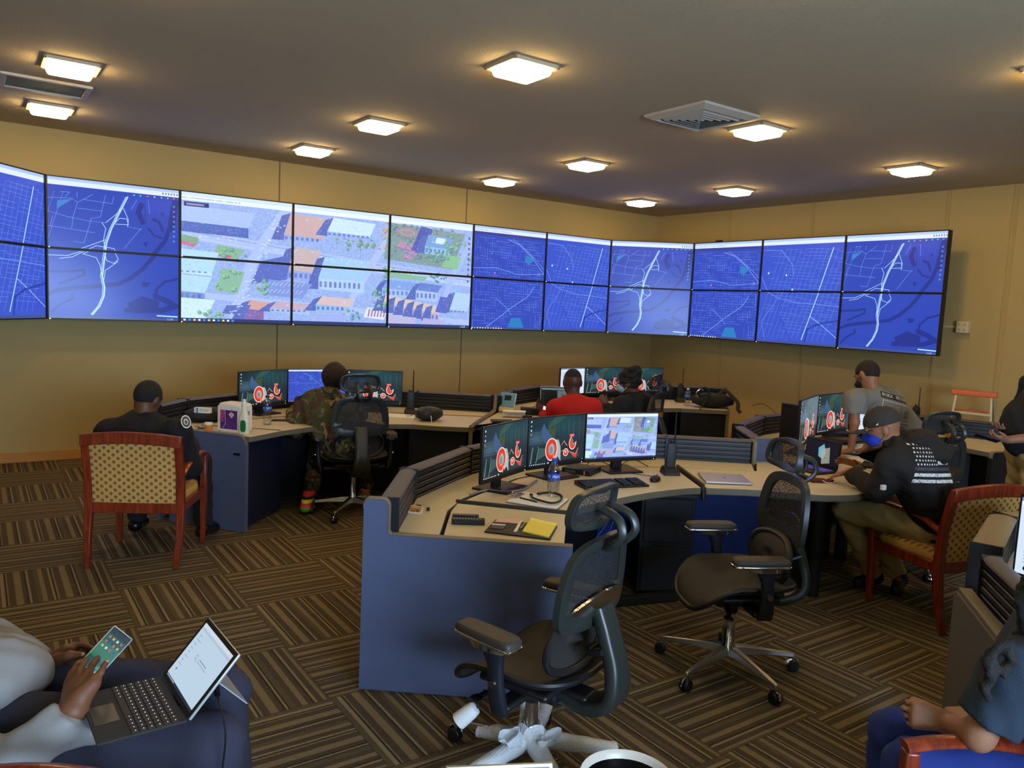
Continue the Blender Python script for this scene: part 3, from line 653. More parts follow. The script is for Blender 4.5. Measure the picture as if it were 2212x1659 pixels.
# ------------------------------------------------------------------ desks and slat dividers
DZ = .74; DT = .905
def P2(l): return [Vector((x, y, 0)) for x, y in l]
def worktop(name, poly, parent, th=.045, round_=None, z=DZ):
    mb = MB(); pts = [tuple(p)[:2] for p in poly]
    mb.prism(pts, z-th, z, 0, 1)
    return mb.build(name, [M_TOP, M_TRIMTAN], parent, bevel=.006, seg=2)
def curve2(pts, n=8): return [tuple(p)[:2] for p in smooth_path([(x, y, 0) for x, y in pts], n)]
def divider(a, b, label, skirt=True, z0=.725, top=DT, w=.085, capm=None, group=None, endcaps=(True, True), inner=1):
    "extruded slat wall segment: a to b"
    a = Vector((a[0], a[1], 0)); b = Vector((b[0], b[1], 0)); t = (b-a).normalized(); L = (b-a).length
    th = thing('slatwall_divider', label, 'desk divider', (a.x, a.y, 0), math.atan2(t.y, t.x), group)
    mb = MB()
    mb.box((L/2, 0, (z0+top-.012)/2), (L, w-.03, top-.012-z0))
    n = 5; hh = (top-.014-z0)/n
    for s in (-1, 1):
        for k in range(n):
            zc = z0+hh*(k+.5)
            y0 = s*(w/2-.016); y1 = s*(w/2)
            # each slat: lipped profile
            pr = [(y0, zc-hh*.42), (y1*.93, zc-hh*.42), (y1, zc-hh*.30), (y1, zc+hh*.22), (y1*.9, zc+hh*.34), (y0, zc+hh*.34)]
            mb.loft([[Vector((0.003, y, z)) for y, z in pr], [Vector((L-.003, y, z)) for y, z in pr]])
    mb.build('slat_panel', M_SLAT, th, smooth=30)
    mb = MB(); pr = []
    for i in range(9):
        q = PI*i/8; pr.append((math.cos(q)*(w/2+.004), top-.014+math.sin(q)*.016))
    mb.loft([[Vector((0, y, z)) for y, z in pr], [Vector((L, y, z)) for y, z in pr]])
    mb.build('top_cap', capm or M_CAPTOP, th, smooth=50)
    for i, x in enumerate((0, L)):
        if endcaps[i]:
            mb = MB(); mb.box((x, 0, (z0-.03+top)/2), (.012, w+.012, top+.004-z0+.03))
            for yy in (-.025, 0, .025): mb.cyl((x-.009, yy, top-.012), (x+.009, yy, top-.012), .004, 8)
            mb.build('end_cap', M_BLACK, th, bevel=.004)
    if skirt:
        MB().box((L/2, -inner*(w/2-.02), (z0)/2), (L, .03, z0)).build('lower_panel', M_PANEL, th, smooth=0)
    return th
gA = 'slat dividers of the front desk'
# ---- front desk A
A_end = (-.60, 3.44)
dA = thing('curved_workstation', 'curved front workstation desk with blue-grey end panel and three monitors', 'desk', (.3, 4.2, 0), world=True)
def end_panel(p0, p1, prof, parent, th=.035, m=None, name='end_panel', trim=True):
    "upright panel from p0 to p1; prof = outline in (distance, z)"
    p0 = Vector((p0[0], p0[1], 0)); p1 = Vector((p1[0], p1[1], 0)); t = (p1-p0).normalized(); n = Vector((-t.y, t.x, 0))
    r0 = [p0+t*x+Vector((0, 0, z)) for x, z in prof]; r1 = [p+n*th for p in r0]
    o = MB().loft([r0, r1]).build(name, m or M_PANEL, parent, smooth=0)
    if trim:
        rr = [p+n*th*.5 for p in r0]; k = [i for i in range(len(prof)) if prof[i][1] > .02]
        path = [rr[i] for i in k]
        MB().tube(path, .011, 8, up=n, flat=(1.9, .6)).build('edge_trim', M_TRIMTAN, o)
    return o
def arc(cx, cz, r, a0, a1, n=6): return [(cx+r*math.cos(math.radians(a0+(a1-a0)*i/n)), cz+r*math.sin(math.radians(a0+(a1-a0)*i/n))) for i in range(n+1)]
prof = [(0, .005), (0, .86)]+arc(.03, .875, .03, 180, 90, 4)+arc(.085, .875, .03, 90, 0, 4)+[(.115, .765)]+arc(.135, .765, .02, 180, 270, 3)[1:]+[(.95, .742), (.95, .005)]
end_panel((-.643, 3.43), (.31, 3.375), prof, dA)
back = [(-.49, 3.46), (-.49, 4.10), (-.46, 4.20), (-.21, 4.77), (.15, 5.32), (.72, 5.57), (1.13, 5.60), (1.76, 5.58)]
worktop('back_shelf', [(-.50, 3.455), (-.49, 4.10), (-.47, 4.21), (-.22, 4.79), (.15, 5.33), (.72, 5.58), (1.13, 5.60), (1.765, 5.56), (1.71, 5.31), (1.17, 5.315), (.70, 5.22), (.30, 5.0), (.05, 4.72), (-.10, 4.42), (-.24, 4.17), (-.30, 3.90), (-.30, 3.455)], dA)
worktop('side_worktop', [(-.283, 3.455), (.27, 3.42), (.315, 3.93), (-.262, 4.055), (-.283, 3.9)], dA)
front = curve2([(.325, 3.955), (.42, 4.12), (.60, 4.30), (.84, 4.51), (1.08, 4.66), (1.195, 4.70)], 6)
worktop('main_worktop', [(-.24, 4.10), (.31, 3.975)]+front+[(1.145, 5.295), (.70, 5.2), (.31, 4.985), (.065, 4.71), (-.085, 4.42)], dA)
pen = curve2([(1.225, 4.70), (1.53, 4.71), (1.84, 4.66), (2.03, 4.67), (2.2, 4.74), (2.45, 4.95), (2.66, 5.3), (2.76, 5.7), (2.765, 6.0), (2.72, 6.15)], 6)
worktop('peninsula_worktop', pen+[(2.3, 6.05), (1.80, 5.9), (1.80, 5.56), (1.72, 5.30), (1.175, 5.295)], dA)
def strip(d, *segs):
    for a, b, w, h in segs: MB().beam(a, b, w, h).build('joint_strip', mat('dark_joint_rubber', (52, 48, 42), .6), d, smooth=0)
strip(dA, ((1.17, 5.3, .735), (1.212, 4.715, .735), .016, .05), ((-.27, 4.08, .733), (.32, 3.952, .733), .016, .04))
jb = MB(); jb.tube([(1.21, 4.71, .72), (1.212, 4.695, .66)], .014, 8); jb.box((1.05, 4.78, .675), (.3, .12, .025)); jb.build('lever_bracket', M_BLACK, dA, bevel=.004)
MB().cyl((2.03, 4.95, 0), (2.03, 4.95, .70), .045, 20).build('leg', M_BLACKM, dA)
MB().cyl((2.55, 5.75, 0), (2.55, 5.75, .70), .045, 20).build('leg', M_BLACKM, dA)
MB().beam((1.2, 5.25, .36), (1.75, 5.25, .36), .03, .66).build('modesty_panel', M_ROYAL, dA, smooth=0)
MB().beam((1.77, 5.25, .36), (2.45, 5.75, .36), .03, .66).build('modesty_panel', M_DARKCAB, dA, smooth=0)
MB().beam((.60, 5.02, .36), (.86, 5.14, .36), .03, .66).build('modesty_panel', M_ROYAL, dA, smooth=0)
MB().beam((-.1, 4.55, .36), (.6, 5.05, .36), .03, .66).build('modesty_panel', M_DARKCAB, dA, smooth=0)
mb = MB(); mb.box((1.02, 5.0, .35), (.34, .42, .64)); mb.box((1.02, 4.785, .5), (.3, .012, .28)); mb.box((1.02, 4.785, .18), (.3, .012, .28))
mb.build('cabinet', M_DARKCAB, dA, bevel=.004)
mb = MB(); mb.beam((.55, 4.55, .03), (1.1, 4.75, .03), .06, .05); mb.beam((1.13, 4.9, 0.03), (1.13, 4.9, .70), .06, .09); mb.build('lift_column', M_BLACKM, dA, bevel=.005)
for a_, b_, m_ in (((.7, 4.95), (.58, 4.9), 0), ((.72, 4.93), (.66, 4.88), 1)):
    MB().tube(smooth_path([(a_[0], a_[1]-.1, .69), (a_[0]-.03, a_[1]-.12, .5), (b_[0]-.05, b_[1]-.15, .3), (b_[0]-.02, b_[1], .12)]), .004, 6).build('hanging_cable', mat('blue_cable', (60, 90, 190), .5), dA)
divider((-.535, 3.47), (-.535, 4.09), 'short slat divider running back from the blue-grey end panel', group=gA, inner=-1)
divider((-.53, 4.11), (-.27, 4.79), 'slat divider behind the photo card on the front desk', group=gA, inner=-1)
divider((-.265, 4.81), (.12, 5.38), 'slat divider behind the leftmost front monitor', group=gA, inner=-1)
divider((.135, 5.40), (.71, 5.64), 'slat divider hidden behind the middle front monitors', group=gA, inner=-1)
divider((.72, 5.645), (1.145, 5.655), 'slat divider partly behind the aerial map monitor', group=gA, inner=-1)
divider((1.155, 5.655), (1.765, 5.635), 'slat divider behind the handheld radio and closed laptop', group=gA, endcaps=(True, False), inner=-1)
MB_ = thing('divider_end_post', 'tan-edged rounded end post joining the front slat divider to the blue-grey one', 'desk divider', (1.79, 5.63, 0))
MB().box((0, 0, DT/2), (.035, .11, DT)).build('post', M_TRIMTAN, MB_, bevel=.012)
# ---- desk C (right)
dC = thing('curved_workstation', 'right workstation desk where the grey T-shirt man leans on his hands', 'desk', (3.4, 7.2, 0), world=True)
fc = curve2([(2.80, 6.17), (2.84, 6.30), (2.96, 6.46), (3.12, 6.62), (3.3, 6.78), (3.55, 6.93), (3.81, 6.98), (4.0, 6.80), (4.12, 6.58)], 5)
worktop('main_worktop', [(1.93, 5.92), (2.3, 6.07), (2.74, 6.17)]+fc+[(4.75, 6.9), (4.65, 7.25), (4.2, 7.52), (3.9, 7.63), (3.4, 7.66), (2.77, 7.42), (2.30, 6.98), (1.93, 6.40)], dC)
strip(dC, ((2.05, 5.98, .742), (2.25, 6.6, .742), .008, .004), ((2.25, 6.6, .742), (2.9, 7.15, .742), .008, .004), ((2.9, 7.15, .742), (3.75, 7.3, .742), .008, .004))
end_panel((4.13, 6.56), (4.78, 6.88), [(0, .005), (0, .69)]+arc(.03, .71, .03, 180, 90, 3)+[(.7, .74), (.7, .005)], dC, m=M_DARKCAB)
MB().beam((2.95, 6.75, .36), (3.6, 7.2, .36), .03, .66).build('modesty_panel', M_DARKCAB, dC, smooth=0)
MB().beam((3.6, 7.2, .36), (4.15, 6.9, .36), .03, .66).build('modesty_panel', M_DARKCAB, dC, smooth=0)
gC = 'slat dividers of the right desk'
divider((1.855, 5.70), (1.885, 6.30), 'low blue-lit slat divider beside the rounded grey end panel', group=gC, inner=1)
divider((1.90, 6.42), (2.28, 7.03), 'slat divider rising at the left back of the right desk', group=gC)
divider((2.29, 7.05), (2.80, 7.49), 'slat divider with cables behind the right desk', group=gC)
divider((2.81, 7.50), (3.45, 7.70), 'slat divider behind the right desk monitors', group=gC)
divider((3.46, 7.70), (4.03, 7.68), 'slat divider behind the leaning man', group=gC)
divider((4.04, 7.67), (4.75, 7.30), 'slat divider seen through the headrest of the right chair', group=gC)
ep = thing('rounded_screen_panel', 'rounded blue-grey panel closing the low divider by the mesh chair', 'desk divider', (1.86, 5.665, 0))
end_panel((-.05, -.0), (.20, -.0), [(0, .005), (0, .86)]+arc(.03, .875, .035, 180, 90, 4)+arc(.15, .85, .06, 90, 0, 5)+[(.215, .745), (.215, .005)], ep)
# ---- desk B (back left)
dB = thing('curved_workstation', 'back left workstation desk with grey end panel beside the seated officer', 'desk', (-1.6, 6.6, 0), world=True)
worktop('main_worktop', [(-2.66, 5.93), (-2.0, 5.735), (-1.93, 5.70), (-1.86, 5.85), (-1.79, 6.03)]+curve2([(-1.77, 6.06), (-1.5, 6.42), (-1.10, 6.58), (-.84, 6.65)], 5)+[(-.62, 6.61), (-.345, 6.615), (-.16, 7.62), (-.94, 7.68), (-1.1, 7.70), (-1.7, 7.6), (-2.2, 7.2), (-2.44, 6.88), (-2.68, 6.36)], dB)
strip(dB, ((-2.45, 6.1, .742), (-1.80, 6.03, .742), .010, .004), ((-2.2, 6.5, .742), (-1.5, 7.25, .742), .008, .004), ((-1.5, 7.25, .742), (-.25, 7.3, .742), .008, .004))
end_panel((-2.62, 5.905), (-1.955, 5.70), [(0, .005), (0, .742), (.60, .742)]+arc(.62, .67, .07, 90, 0, 5)+[(.69, .005)], dB)
MB().box((-2.03, 5.712, .60), (.055, .008, .018), rz=-.3).build('name_badge', M_BLACK, dB, bevel=.002)
MB().beam((-2.2, 6.6, .36), (-1.5, 7.2, .36), .03, .66).build('modesty_panel', M_DARKCAB, dB, smooth=0)
MB().beam((-1.5, 7.2, .36), (-.9, 7.2, .36), .03, .66).build('modesty_panel', M_DARKCAB, dB, smooth=0)
MB().beam((-2.0, 5.8, .36), (-1.9, 6.35, .36), .03, .66).build('modesty_panel', mat('navy_panel', (12, 20, 52), .8), dB, smooth=0)
MB().beam((-.88, 6.75, .35), (-.38, 6.75, .35), .03, .66).build('modesty_panel', M_DARKCAB, dB, smooth=0)
gB = 'slat dividers of the back left desk'
divider((-2.76, 5.98), (-2.72, 6.38), 'low slat divider beside the officer', group=gB)
divider((-2.71, 6.40), (-2.45, 6.93), 'slat divider behind the small carton and tool bag', group=gB)
divider((-2.44, 6.95), (-2.0, 7.45), 'slat divider left of the back left monitors', group=gB)
divider((-1.99, 7.46), (-1.12, 7.75), 'slat divider behind the back left monitors', group=gB)
divider((-1.11, 7.755), (-.94, 7.75), 'narrow slat divider at the right edge of a back left monitor', group=gB)
divider((-.93, 7.745), (-.20, 7.69), 'slat divider behind the handheld radio of the back left desk', group=gB)
# ---- desk D (back centre)
dD = thing('curved_workstation', 'back centre workstation desk shared by the red shirt and dark shirt people', 'desk', (.9, 8.6, 0), world=True)
worktop('main_worktop', [(-.325, 6.625), (-.30, 6.76)]+curve2([(-.1, 6.80), (.35, 7.15), (.8, 7.8), (1.3, 8.4), (1.85, 8.66), (1.92, 8.665)], 5)+[(2.45, 8.655), (2.64, 9.60), (2.03, 9.5), (1.3, 9.42), (.58, 8.98), (.33, 8.76), (.04, 8.28), (-.13, 7.63)], dD)
strip(dD, ((.1, 8.0, .742), (.6, 8.7, .742), .008, .004), ((1.95, 9.2, .742), (2.55, 9.25, .742), .008, .004))
mb = MB(); mb.tube(smooth_path([(-.155, 7.66, .90), (-.16, 7.6, .78), (-.18, 7.5, .755), (-.25, 7.1, .752), (-.325, 6.64, .75), (-.335, 6.60, .70), (-.335, 6.60, .3), (-.335, 6.6, .01)]), .016, 8, flat=(1.2, 1)); mb.build('edge_band', M_TRIMTAN, dD)
end_panel((2.455, 8.655), (2.66, 9.62), [(0, .005), (0, .73), (.01, .745), (.98, .745), (.98, .005)], dD, m=M_TRIMTAN, trim=False)
MB().beam((1.92, 8.70, .36), (2.45, 8.70, .36), .02, .67).build('modesty_panel', M_DARKCAB, dD, smooth=0)
MB().beam((-.28, 6.9, .36), (.2, 7.6, .36), .03, .66).build('modesty_panel', M_DARKCAB, dD, smooth=0)
gD = 'slat dividers of the back centre desk'
divider((-.14, 7.67), (-.02, 8.27), 'slat divider beside the desk phone stand', group=gD)
divider((-.01, 8.29), (.29, 8.83), 'slat divider behind the desk phone stand', group=gD)
divider((.30, 8.85), (.58, 9.06), 'slat divider left of the back centre monitors', group=gD)
divider((.59, 9.07), (1.3, 9.50), 'slat divider behind the red shirt man', group=gD)
divider((1.31, 9.51), (1.95, 9.60), 'slat divider behind the dark shirt person', group=gD)
divider((1.96, 9.60), (2.66, 9.66), 'slat divider behind the bag and small water bottle', group=gD)
# ---- desk E (right edge, near)
dE = thing('curved_workstation', 'near right workstation desk seen from behind its grey back panel', 'desk', (2.2, 2.9, 0), world=True)
worktop('main_worktop', [(1.97, 2.95), (1.90, 2.65), (1.86, 2.45), (2.4, 2.35), (2.75, 2.6), (3.0, 3.2), (2.9, 3.75), (2.5, 3.72), (2.1, 3.22)], dE)
end_panel((1.685, 2.42), (1.87, 3.06), [(0, .005), (0, .735), (.64, .735), (.66, .72), (.66, .005)], dE, m=mat('grey_panel', (92, 88, 92), .85, bump=.3, bscale=300), trim=False)
mb = MB(); mb.beam((1.685, 2.42, .742), (1.87, 3.05, .742), .05, .02); mb.build('edge_trim', M_TRIMTAN, dE, bevel=.005)
gE = 'slat dividers of the near right desk'
divider((1.775, 2.42), (1.925, 2.99), 'near slat divider seen from its ribbed back at the right edge', group=gE, skirt=False, w=.065)
divider((2.00, 3.15), (2.40, 3.68), 'tan-capped slat divider behind the guest chair back', group=gE, capm=mat('tan_cap', (136, 122, 98), .5), skirt=True, w=.11)
divider((2.42, 3.70), (3.0, 3.90), 'tan-capped slat divider running off the right edge', group=gE, capm=MATS['tan_cap'], w=.11)
# ------------------------------------------------------------------ mesh task chairs
def mesh_fabric(name, col, alpha):
    m = bpy.data.materials.new(name); m.use_nodes = True; N, L, b = nodes(m)
    b.inputs['Base Color'].default_value = rgb(*col); b.inputs['Roughness'].default_value = .7
    tc = N.new('ShaderNodeTexCoord'); v = N.new('ShaderNodeTexVoronoi'); v.inputs['Scale'].default_value = 150; v.feature = 'DISTANCE_TO_EDGE'
    L.new(tc.outputs['Object'], v.inputs['Vector'])
    mr = N.new('ShaderNodeMapRange'); mr.inputs[1].default_value = .05; mr.inputs[2].default_value = .25; mr.inputs[3].default_value = 1.0; mr.inputs[4].default_value = alpha; L.new(v.outputs['Distance'], mr.inputs[0])
    L.new(mr.outputs[0], b.inputs['Alpha'])
    return m
M_MESH = mesh_fabric('open_mesh_fabric', (34, 33, 34), .45)
M_MESHD = mesh_fabric('dense_mesh_fabric', (40, 36, 32), .93)
M_FRAME = mat('chair_frame_grey_black', (40, 44, 41), .36, spec=.6)
M_PADTOP = mat('arm_pad', (56, 49, 42), .55)
M_ARM = mat('arm_stem', (26, 30, 38), .4)
def loop_frame(pts, r, flat=(1, 1), n=10, sub=8, up=None): return MB().tube(smooth_path(pts, sub, True), r, n, closed=True, flat=flat, up=up)
def se(a, b, p=3.2, n=40, top=None):
    "superellipse outline"
    out = []
    for i in range(n):
        t = 2*PI*i/n; c, s = math.cos(t), math.sin(t)
        out.append((a*math.copysign(abs(c)**(2/p), c), b*math.copysign(abs(s)**(2/p), s)))
    return out
def seat_surf():
    "curved seat pan with thickness: front edge (y+) falls away"
    def z(x, y): return .485+.045*(abs(x)/.25)**2.5-(.10*((y-.06)/.19)**2 if y > .06 else 0)+(.03*((-y-.1)/.14)**2 if y < -.1 else 0)
    rings_t, rings_b = [], []
    N = 44; K = 8; vs = []; fs = []
    for side, dz in ((0, 0), (1, -.035)):
        for k in range(K+1):
            sc = k/K
            for (x, y) in se(.255*max(sc, .02), .25*max(sc, .02), 3.4, N):
                vs.append((x, y, z(x, y)+dz*(1 if k < K else .75)))
    o = (K+1)*N
    for s in (0, 1):
        for k in range(K):
            for j in range(N):
                j2 = (j+1) % N; q = (s*o+k*N+j, s*o+k*N+j2, s*o+(k+1)*N+j2, s*o+(k+1)*N+j)
                fs.append(q if s == 0 else q[::-1])
    fs.append(tuple(range(N))); fs.append(tuple(o+j for j in range(N)))
    for j in range(N): j2 = (j+1) % N; fs.append((K*N+j, K*N+j2, o+K*N+j2, o+K*N+j))
    rim = [Vector((x, y, z(x, y)-.015)) for x, y in se(.258, .253, 3.4, N)]
    return MB().add(vs, fs), rim
def caster(parent, ang, R=.35):
    d = Vector((math.cos(ang), math.sin(ang), 0)); p = d*R
    t = Vector((-d.y, d.x, 0))
    mb = MB(); ax = Matrix.Translation((p.x, p.y, .03))
    for s in (-1, 1):
        c = p+t*(s*.014)+Vector((0, 0, .03)); mb.cyl(c-t*.009, c+t*.009, .029, 18)
    w = mb.build('caster', M_BLACK, parent, bevel=.004)
    mb = MB(); mb.cyl((p.x, p.y, .045), (p.x, p.y, .085), .009, 10)
    pts = [p+Vector((0, 0, .03))+d*(math.cos(a)*.033)+Vector((0, 0, math.sin(a)*.033)) for a in [PI*i/8 for i in range(9)]]
    mb.tube(pts, .006, 6, flat=(1, 2)); mb.build('caster_hood', M_CHROME, w)
def task_chair(loc, rz, label, base_rot=0.0, wrapped=False, recline=0.0, arm_in=0.0, rise=0.0):
    th = thing('mesh_task_chair', label, 'office chair', loc, rz, 'mesh task chairs at the desks')
    # star base
    for i in range(5):
        a = base_rot+2*PI*i/5; d = Vector((math.cos(a), math.sin(a), 0)); t = Vector((-d.y, d.x, 0)); rings = []
        for r, z, w, h in ((.02, .115, .05, .05), (.08, .115, .05, .045), (.2, .104, .036, .030), (.33, .088, .026, .024), (.355, .084, .022, .020)):
            c = d*r+Vector((0, 0, z)); rings.append([c-t*w/2-Vector((0, 0, h/2)), c+t*w/2-Vector((0, 0, h/2)), c+t*w*.35+Vector((0, 0, h/2)), c-t*w*.35+Vector((0, 0, h/2))])
        MB().loft(rings).build('base_leg', M_ALU, th, bevel=.004)
        caster(th, a)
    MB().lathe([(.03, .085), (.038, .09), (.038, .14), (.03, .15), (.026, .26), (.024, .34+rise)]).build('gas_column', M_CHROME, th)
    MB().lathe([(.028, .31+rise), (.034, .32+rise), (.034, .38+rise)]).build('column_collar', M_BLACK, th)
    z0 = rise
    V = lambda x, y, z: Vector((x, y, z+z0))
    mb = MB(); mb.box((0, -.02, .395+z0), (.17, .26, .06)); mb.box((0, -.17, .40+z0), (.10, .18, .05)); mb.beam(V(-.26, -.03, .395), V(.26, -.03, .395), .07, .03)
    mb.build('tilt_mechanism', M_BLACK, th, bevel=.012)
    for s in (-1, 1):
        mb = MB(); mb.beam(V(s*.08, .06, .39), V(s*.20, .10, .375), .02, .012); mb.ell(V(s*.22, .11, .37), (.035, .022, .009), 8); mb.build('adjustment_lever', M_BLACK, th)
    MB().tube([V(.1, .12, .39), V(.17, .17, .36), V(.20, .19, .30)], .016, 8).build('cable_boot', M_BLACK, th)
    s_, rim = seat_surf()
    for i in range(len(s_.v)): s_.v[i].z += z0
    st = s_.build('seat', M_MESHD, th, smooth=60)
    MB().tube([r+Vector((0, 0, z0)) for r in rim], .017, 8, closed=True, flat=(.8, .8)).build('seat_rim', M_BLACK, st)
    MB().box((0, -.02, .435+z0), (.36, .30, .03)).build('seat_carrier', M_BLACK, th, bevel=.012)
    # arms
    for s in (-1, 1):
        rings = []
        for z, y, w, d, x in ((.385, -.04, .035, .075, .275), (.43, -.04, .045, .07, .290), (.50, -.035, .040, .06, .298), (.57, -.03, .038, .06, .30), (.62, -.02, .042, .09, .30), (.645, -.015, .045, .13, .30)):
            rings.append([V(s*x+w/2*c, y+d/2*q, z) for c, q in se(1, 1, 3, 14)])
        ar = MB().loft(rings).build('arm_stem', M_ARM, th)
        MB().cyl(V(s*.318, -.035, .51), V(s*.328, -.035, .51), .014, 14).build('arm_button', M_CHROME, ar)
        mb = MB(); mb.loft([[V(s*.30+.045*c, -.01+.075*q, .643) for c, q in se(1, 1, 3, 18)], [V(s*.30+.045*c, .0+.085*q, .665) for c, q in se(1, 1, 3, 18)]])
        mb.build('arm_bracket', M_CHROME, ar)
        Rm = Matrix.Rotation(s*arm_in, 3, 'Z')
        def pad(z, k, dz=0): return [V(s*.30, .01, z)+Rm @ Vector((.046*k*c*(1-.12*(q > 0)*q), .135*k*q, dz*(max(0, q)**2))) for c, q in se(1, 1, 6.5, 32)]
        pd = MB().loft([pad(.665, .9), pad(.672, 1), pad(.69, 1.0), pad(.700, .93), pad(.702, .85)]).build('arm_pad', M_PADTOP, th, smooth=50)
        MB().loft([pad(.662, .97), pad(.665, 1.03), pad(.671, 1.03), pad(.674, .99)]).build('pad_rim', M_CHROME, pd, smooth=50)
    # spine : S-shaped support
    sp = smooth_path([V(0, -.14, .39), V(0, -.25, .385), V(0, -.345, .43), V(0, -.355, .53), V(0, -.315, .66), V(0, -.275, .775)], 7)
    rings = []; k = len(sp)
    for i, p in enumerate(sp):
        t = (sp[min(i+1, k-1)]-sp[max(i-1, 0)]).normalized(); nn = Vector((1, 0, 0)).cross(t); f = i/(k-1)
        w = .055+.02*math.sin(PI*min(1, f*1.5)); h = .026 if f > .2 else .024
        rings.append([p+Vector((w*c, 0, 0))+nn*(h*q*(1+.5*abs(c)**2)) for c, q in se(1, 1, 2.6, 20)])
    spn = MB().loft(rings).build('spine', M_FRAME, th, smooth=60)
    for xx in (-.018, 0, .018):
        MB().tube([p-Vector((xx, 0, 0))+Vector((1, 0, 0)).cross((sp[min(i+1, k-1)]-sp[max(i-1, 0)]).normalized())*-.017 for i, p in enumerate(sp) if 6 < i < k-3], .0045, 6).build('spine_rib', M_FRAME, spn)
    tl = math.tan(recline)
    def BK(x, z, y0=-.255): return V(x, y0-(z-.75)*(.07+tl)+.55*x*x, z)   # curved back plane
    fr = [BK(-.215, .72), BK(-.12, .695), BK(0, .69), BK(.12, .695), BK(.215, .72), BK(.235, .80), BK(.225, .92), BK(.19, 1.02), BK(.12, 1.065), BK(0, 1.075), BK(-.12, 1.065), BK(-.19, 1.02), BK(-.225, .92), BK(-.235, .80)]
    bf = MB(); sm = smooth_path(fr, 6, True); K = len(sm); cen = BK(0, .88); rings = []
    for i, p in enumerate(sm):
        inn = (cen-p); inn.normalize(); dep = .055 if p.z-z0 > .79 else .10
        rings.append([p+Vector((0, .014, 0)), p+Vector((0, -.012, 0)), p+inn*dep*.5+Vector((0, -.017, 0)), p+inn*dep+Vector((0, -.006, 0)), p+inn*dep+Vector((0, .010, 0)), p+inn*dep*.5+Vector((0, .013, 0))])
    bf.loft(rings, closed=True); bfo = bf.build('back_frame', M_FRAME, th, smooth=60)
    inner = [p+(cen-p).normalized()*.038 for p in sm]
    vs = [cen+Vector((0, 0, 0))]; fs = []; RK = 5
    for r in range(1, RK+1):
        for p in inner:
            q = cen.lerp(p, r/RK); vs.append(BK(q.x, q.z-z0)+Vector((0, .004, 0)))
    for j in range(K): fs.append((0, 1+j, 1+(j+1) % K))
    for r in range(RK-1):
        for j in range(K): fs.append((1+r*K+j, 1+r*K+(j+1) % K, 1+(r+1)*K+(j+1) % K, 1+(r+1)*K+j))
    MB().add(vs, fs).build('back_mesh', M_MESH, bfo, smooth=80)
    # chrome accent at the back
    ch = [BK(-.18, .785)+Vector((0, -.024, 0)), BK(0, .745)+Vector((0, -.036, 0)), BK(.18, .785)+Vector((0, -.024, 0)), BK(.15, .81)+Vector((0, -.024, 0)), BK(0, .845)+Vector((0, -.034, 0)), BK(-.15, .81)+Vector((0, -.024, 0))]
    cp = smooth_path(ch, 6, True); MB().loft([cp, [p+Vector((0, .012, 0)) for p in cp]]).build('chrome_accent', M_CHROME, th, smooth=30)
    # lumbar pad
    def LB(x, z): return V(x, -.210-(z-.6)*.12+.9*x*x, z)
    lo = [LB(.20*c, .615+.105*q) for c, q in se(1, 1, 2.5, 36)]
    lum = MB().tube(lo, .014, 8, closed=True, flat=(1, 1.3)).build('lumbar_frame', mat('lumbar_dark', (26, 26, 27), .5), th)
    vs = [LB(0, .615)]; fs = []
    for r in range(1, 6):
        for c, q in se(1, 1, 2.5, 36): vs.append(LB(.19*c*r/5, .615+.098*q*r/5)+Vector((0, .006+.034*(1-(r/5)**2), 0)))
    for j in range(36): fs.append((0, 1+j, 1+(j+1) % 36))
    for r in range(4):
        for j in range(36): fs.append((1+r*36+j, 1+r*36+(j+1) % 36, 1+(r+1)*36+(j+1) % 36, 1+(r+1)*36+j))
    MB().add(vs, fs).build('lumbar_mesh', M_MESHD, lum, smooth=80)
    mb = MB(); mb.tube(smooth_path([V(-.06, -.32, .62), V(-.05, -.26, .60), V(0, -.245, .60), V(.05, -.26, .60), V(.06, -.32, .62)], 4), .012, 8); mb.build('lumbar_bracket', M_BLACK, lum)
    # headrest
    for s in (-1, 1):
        MB().tube(smooth_path([BK(s*.03, 1.03)+Vector((0, -.02, 0)), V(s*.045, -.335, 1.06), V(s*.052, -.365, 1.11), V(s*.048, -.345, 1.17), V(s*.04, -.275, 1.20)], 6), .0115, 8, flat=(1, 1.5)).build('headrest_arm', M_FRAME, th)
    MB().cyl(V(-.055, -.33, 1.065), V(.055, -.33, 1.065), .014, 12).build('headrest_pivot', M_BLACK, th)
    def HR(x, z): return V(x, -.245-(z-1.18)*.12+1.2*x*x, z)
    ho = [HR(-.145, 1.12), HR(-.07, 1.105), HR(0, 1.10), HR(.07, 1.105), HR(.145, 1.12), HR(.165, 1.17), HR(.15, 1.245), HR(.10, 1.275), HR(0, 1.285), HR(-.10, 1.275), HR(-.15, 1.245), HR(-.165, 1.17)]
    sm2 = smooth_path(ho, 5, True); c2 = HR(0, 1.19); rings = []
    for p in sm2:
        inn = (c2-p).normalized(); d = .032 if p.z-z0 > 1.13 else .05
        rings.append([p+Vector((0, .012, 0)), p+Vector((0, -.014, 0)), p+inn*d*.5+Vector((0, -.018, 0)), p+inn*d+Vector((0, -.004, 0)), p+inn*d+Vector((0, .008, 0)), p+inn*d*.5+Vector((0, .014, 0))])
    hf = MB().loft(rings, closed=True).build('headrest_frame', M_FRAME, th, smooth=60)
    inn = [p+(c2-p).normalized()*.028 for p in sm2]; K = len(inn); vs = [c2]; fs = []
    for r in range(1, 4):
        for p in inn: q = c2.lerp(p, r/3); vs.append(HR(q.x, q.z-z0))
    for j in range(K): fs.append((0, 1+j, 1+(j+1) % K))
    for r in range(2):
        for j in range(K): fs.append((1+r*K+j, 1+r*K+(j+1) % K, 1+(r+1)*K+(j+1) % K, 1+(r+1)*K+j))
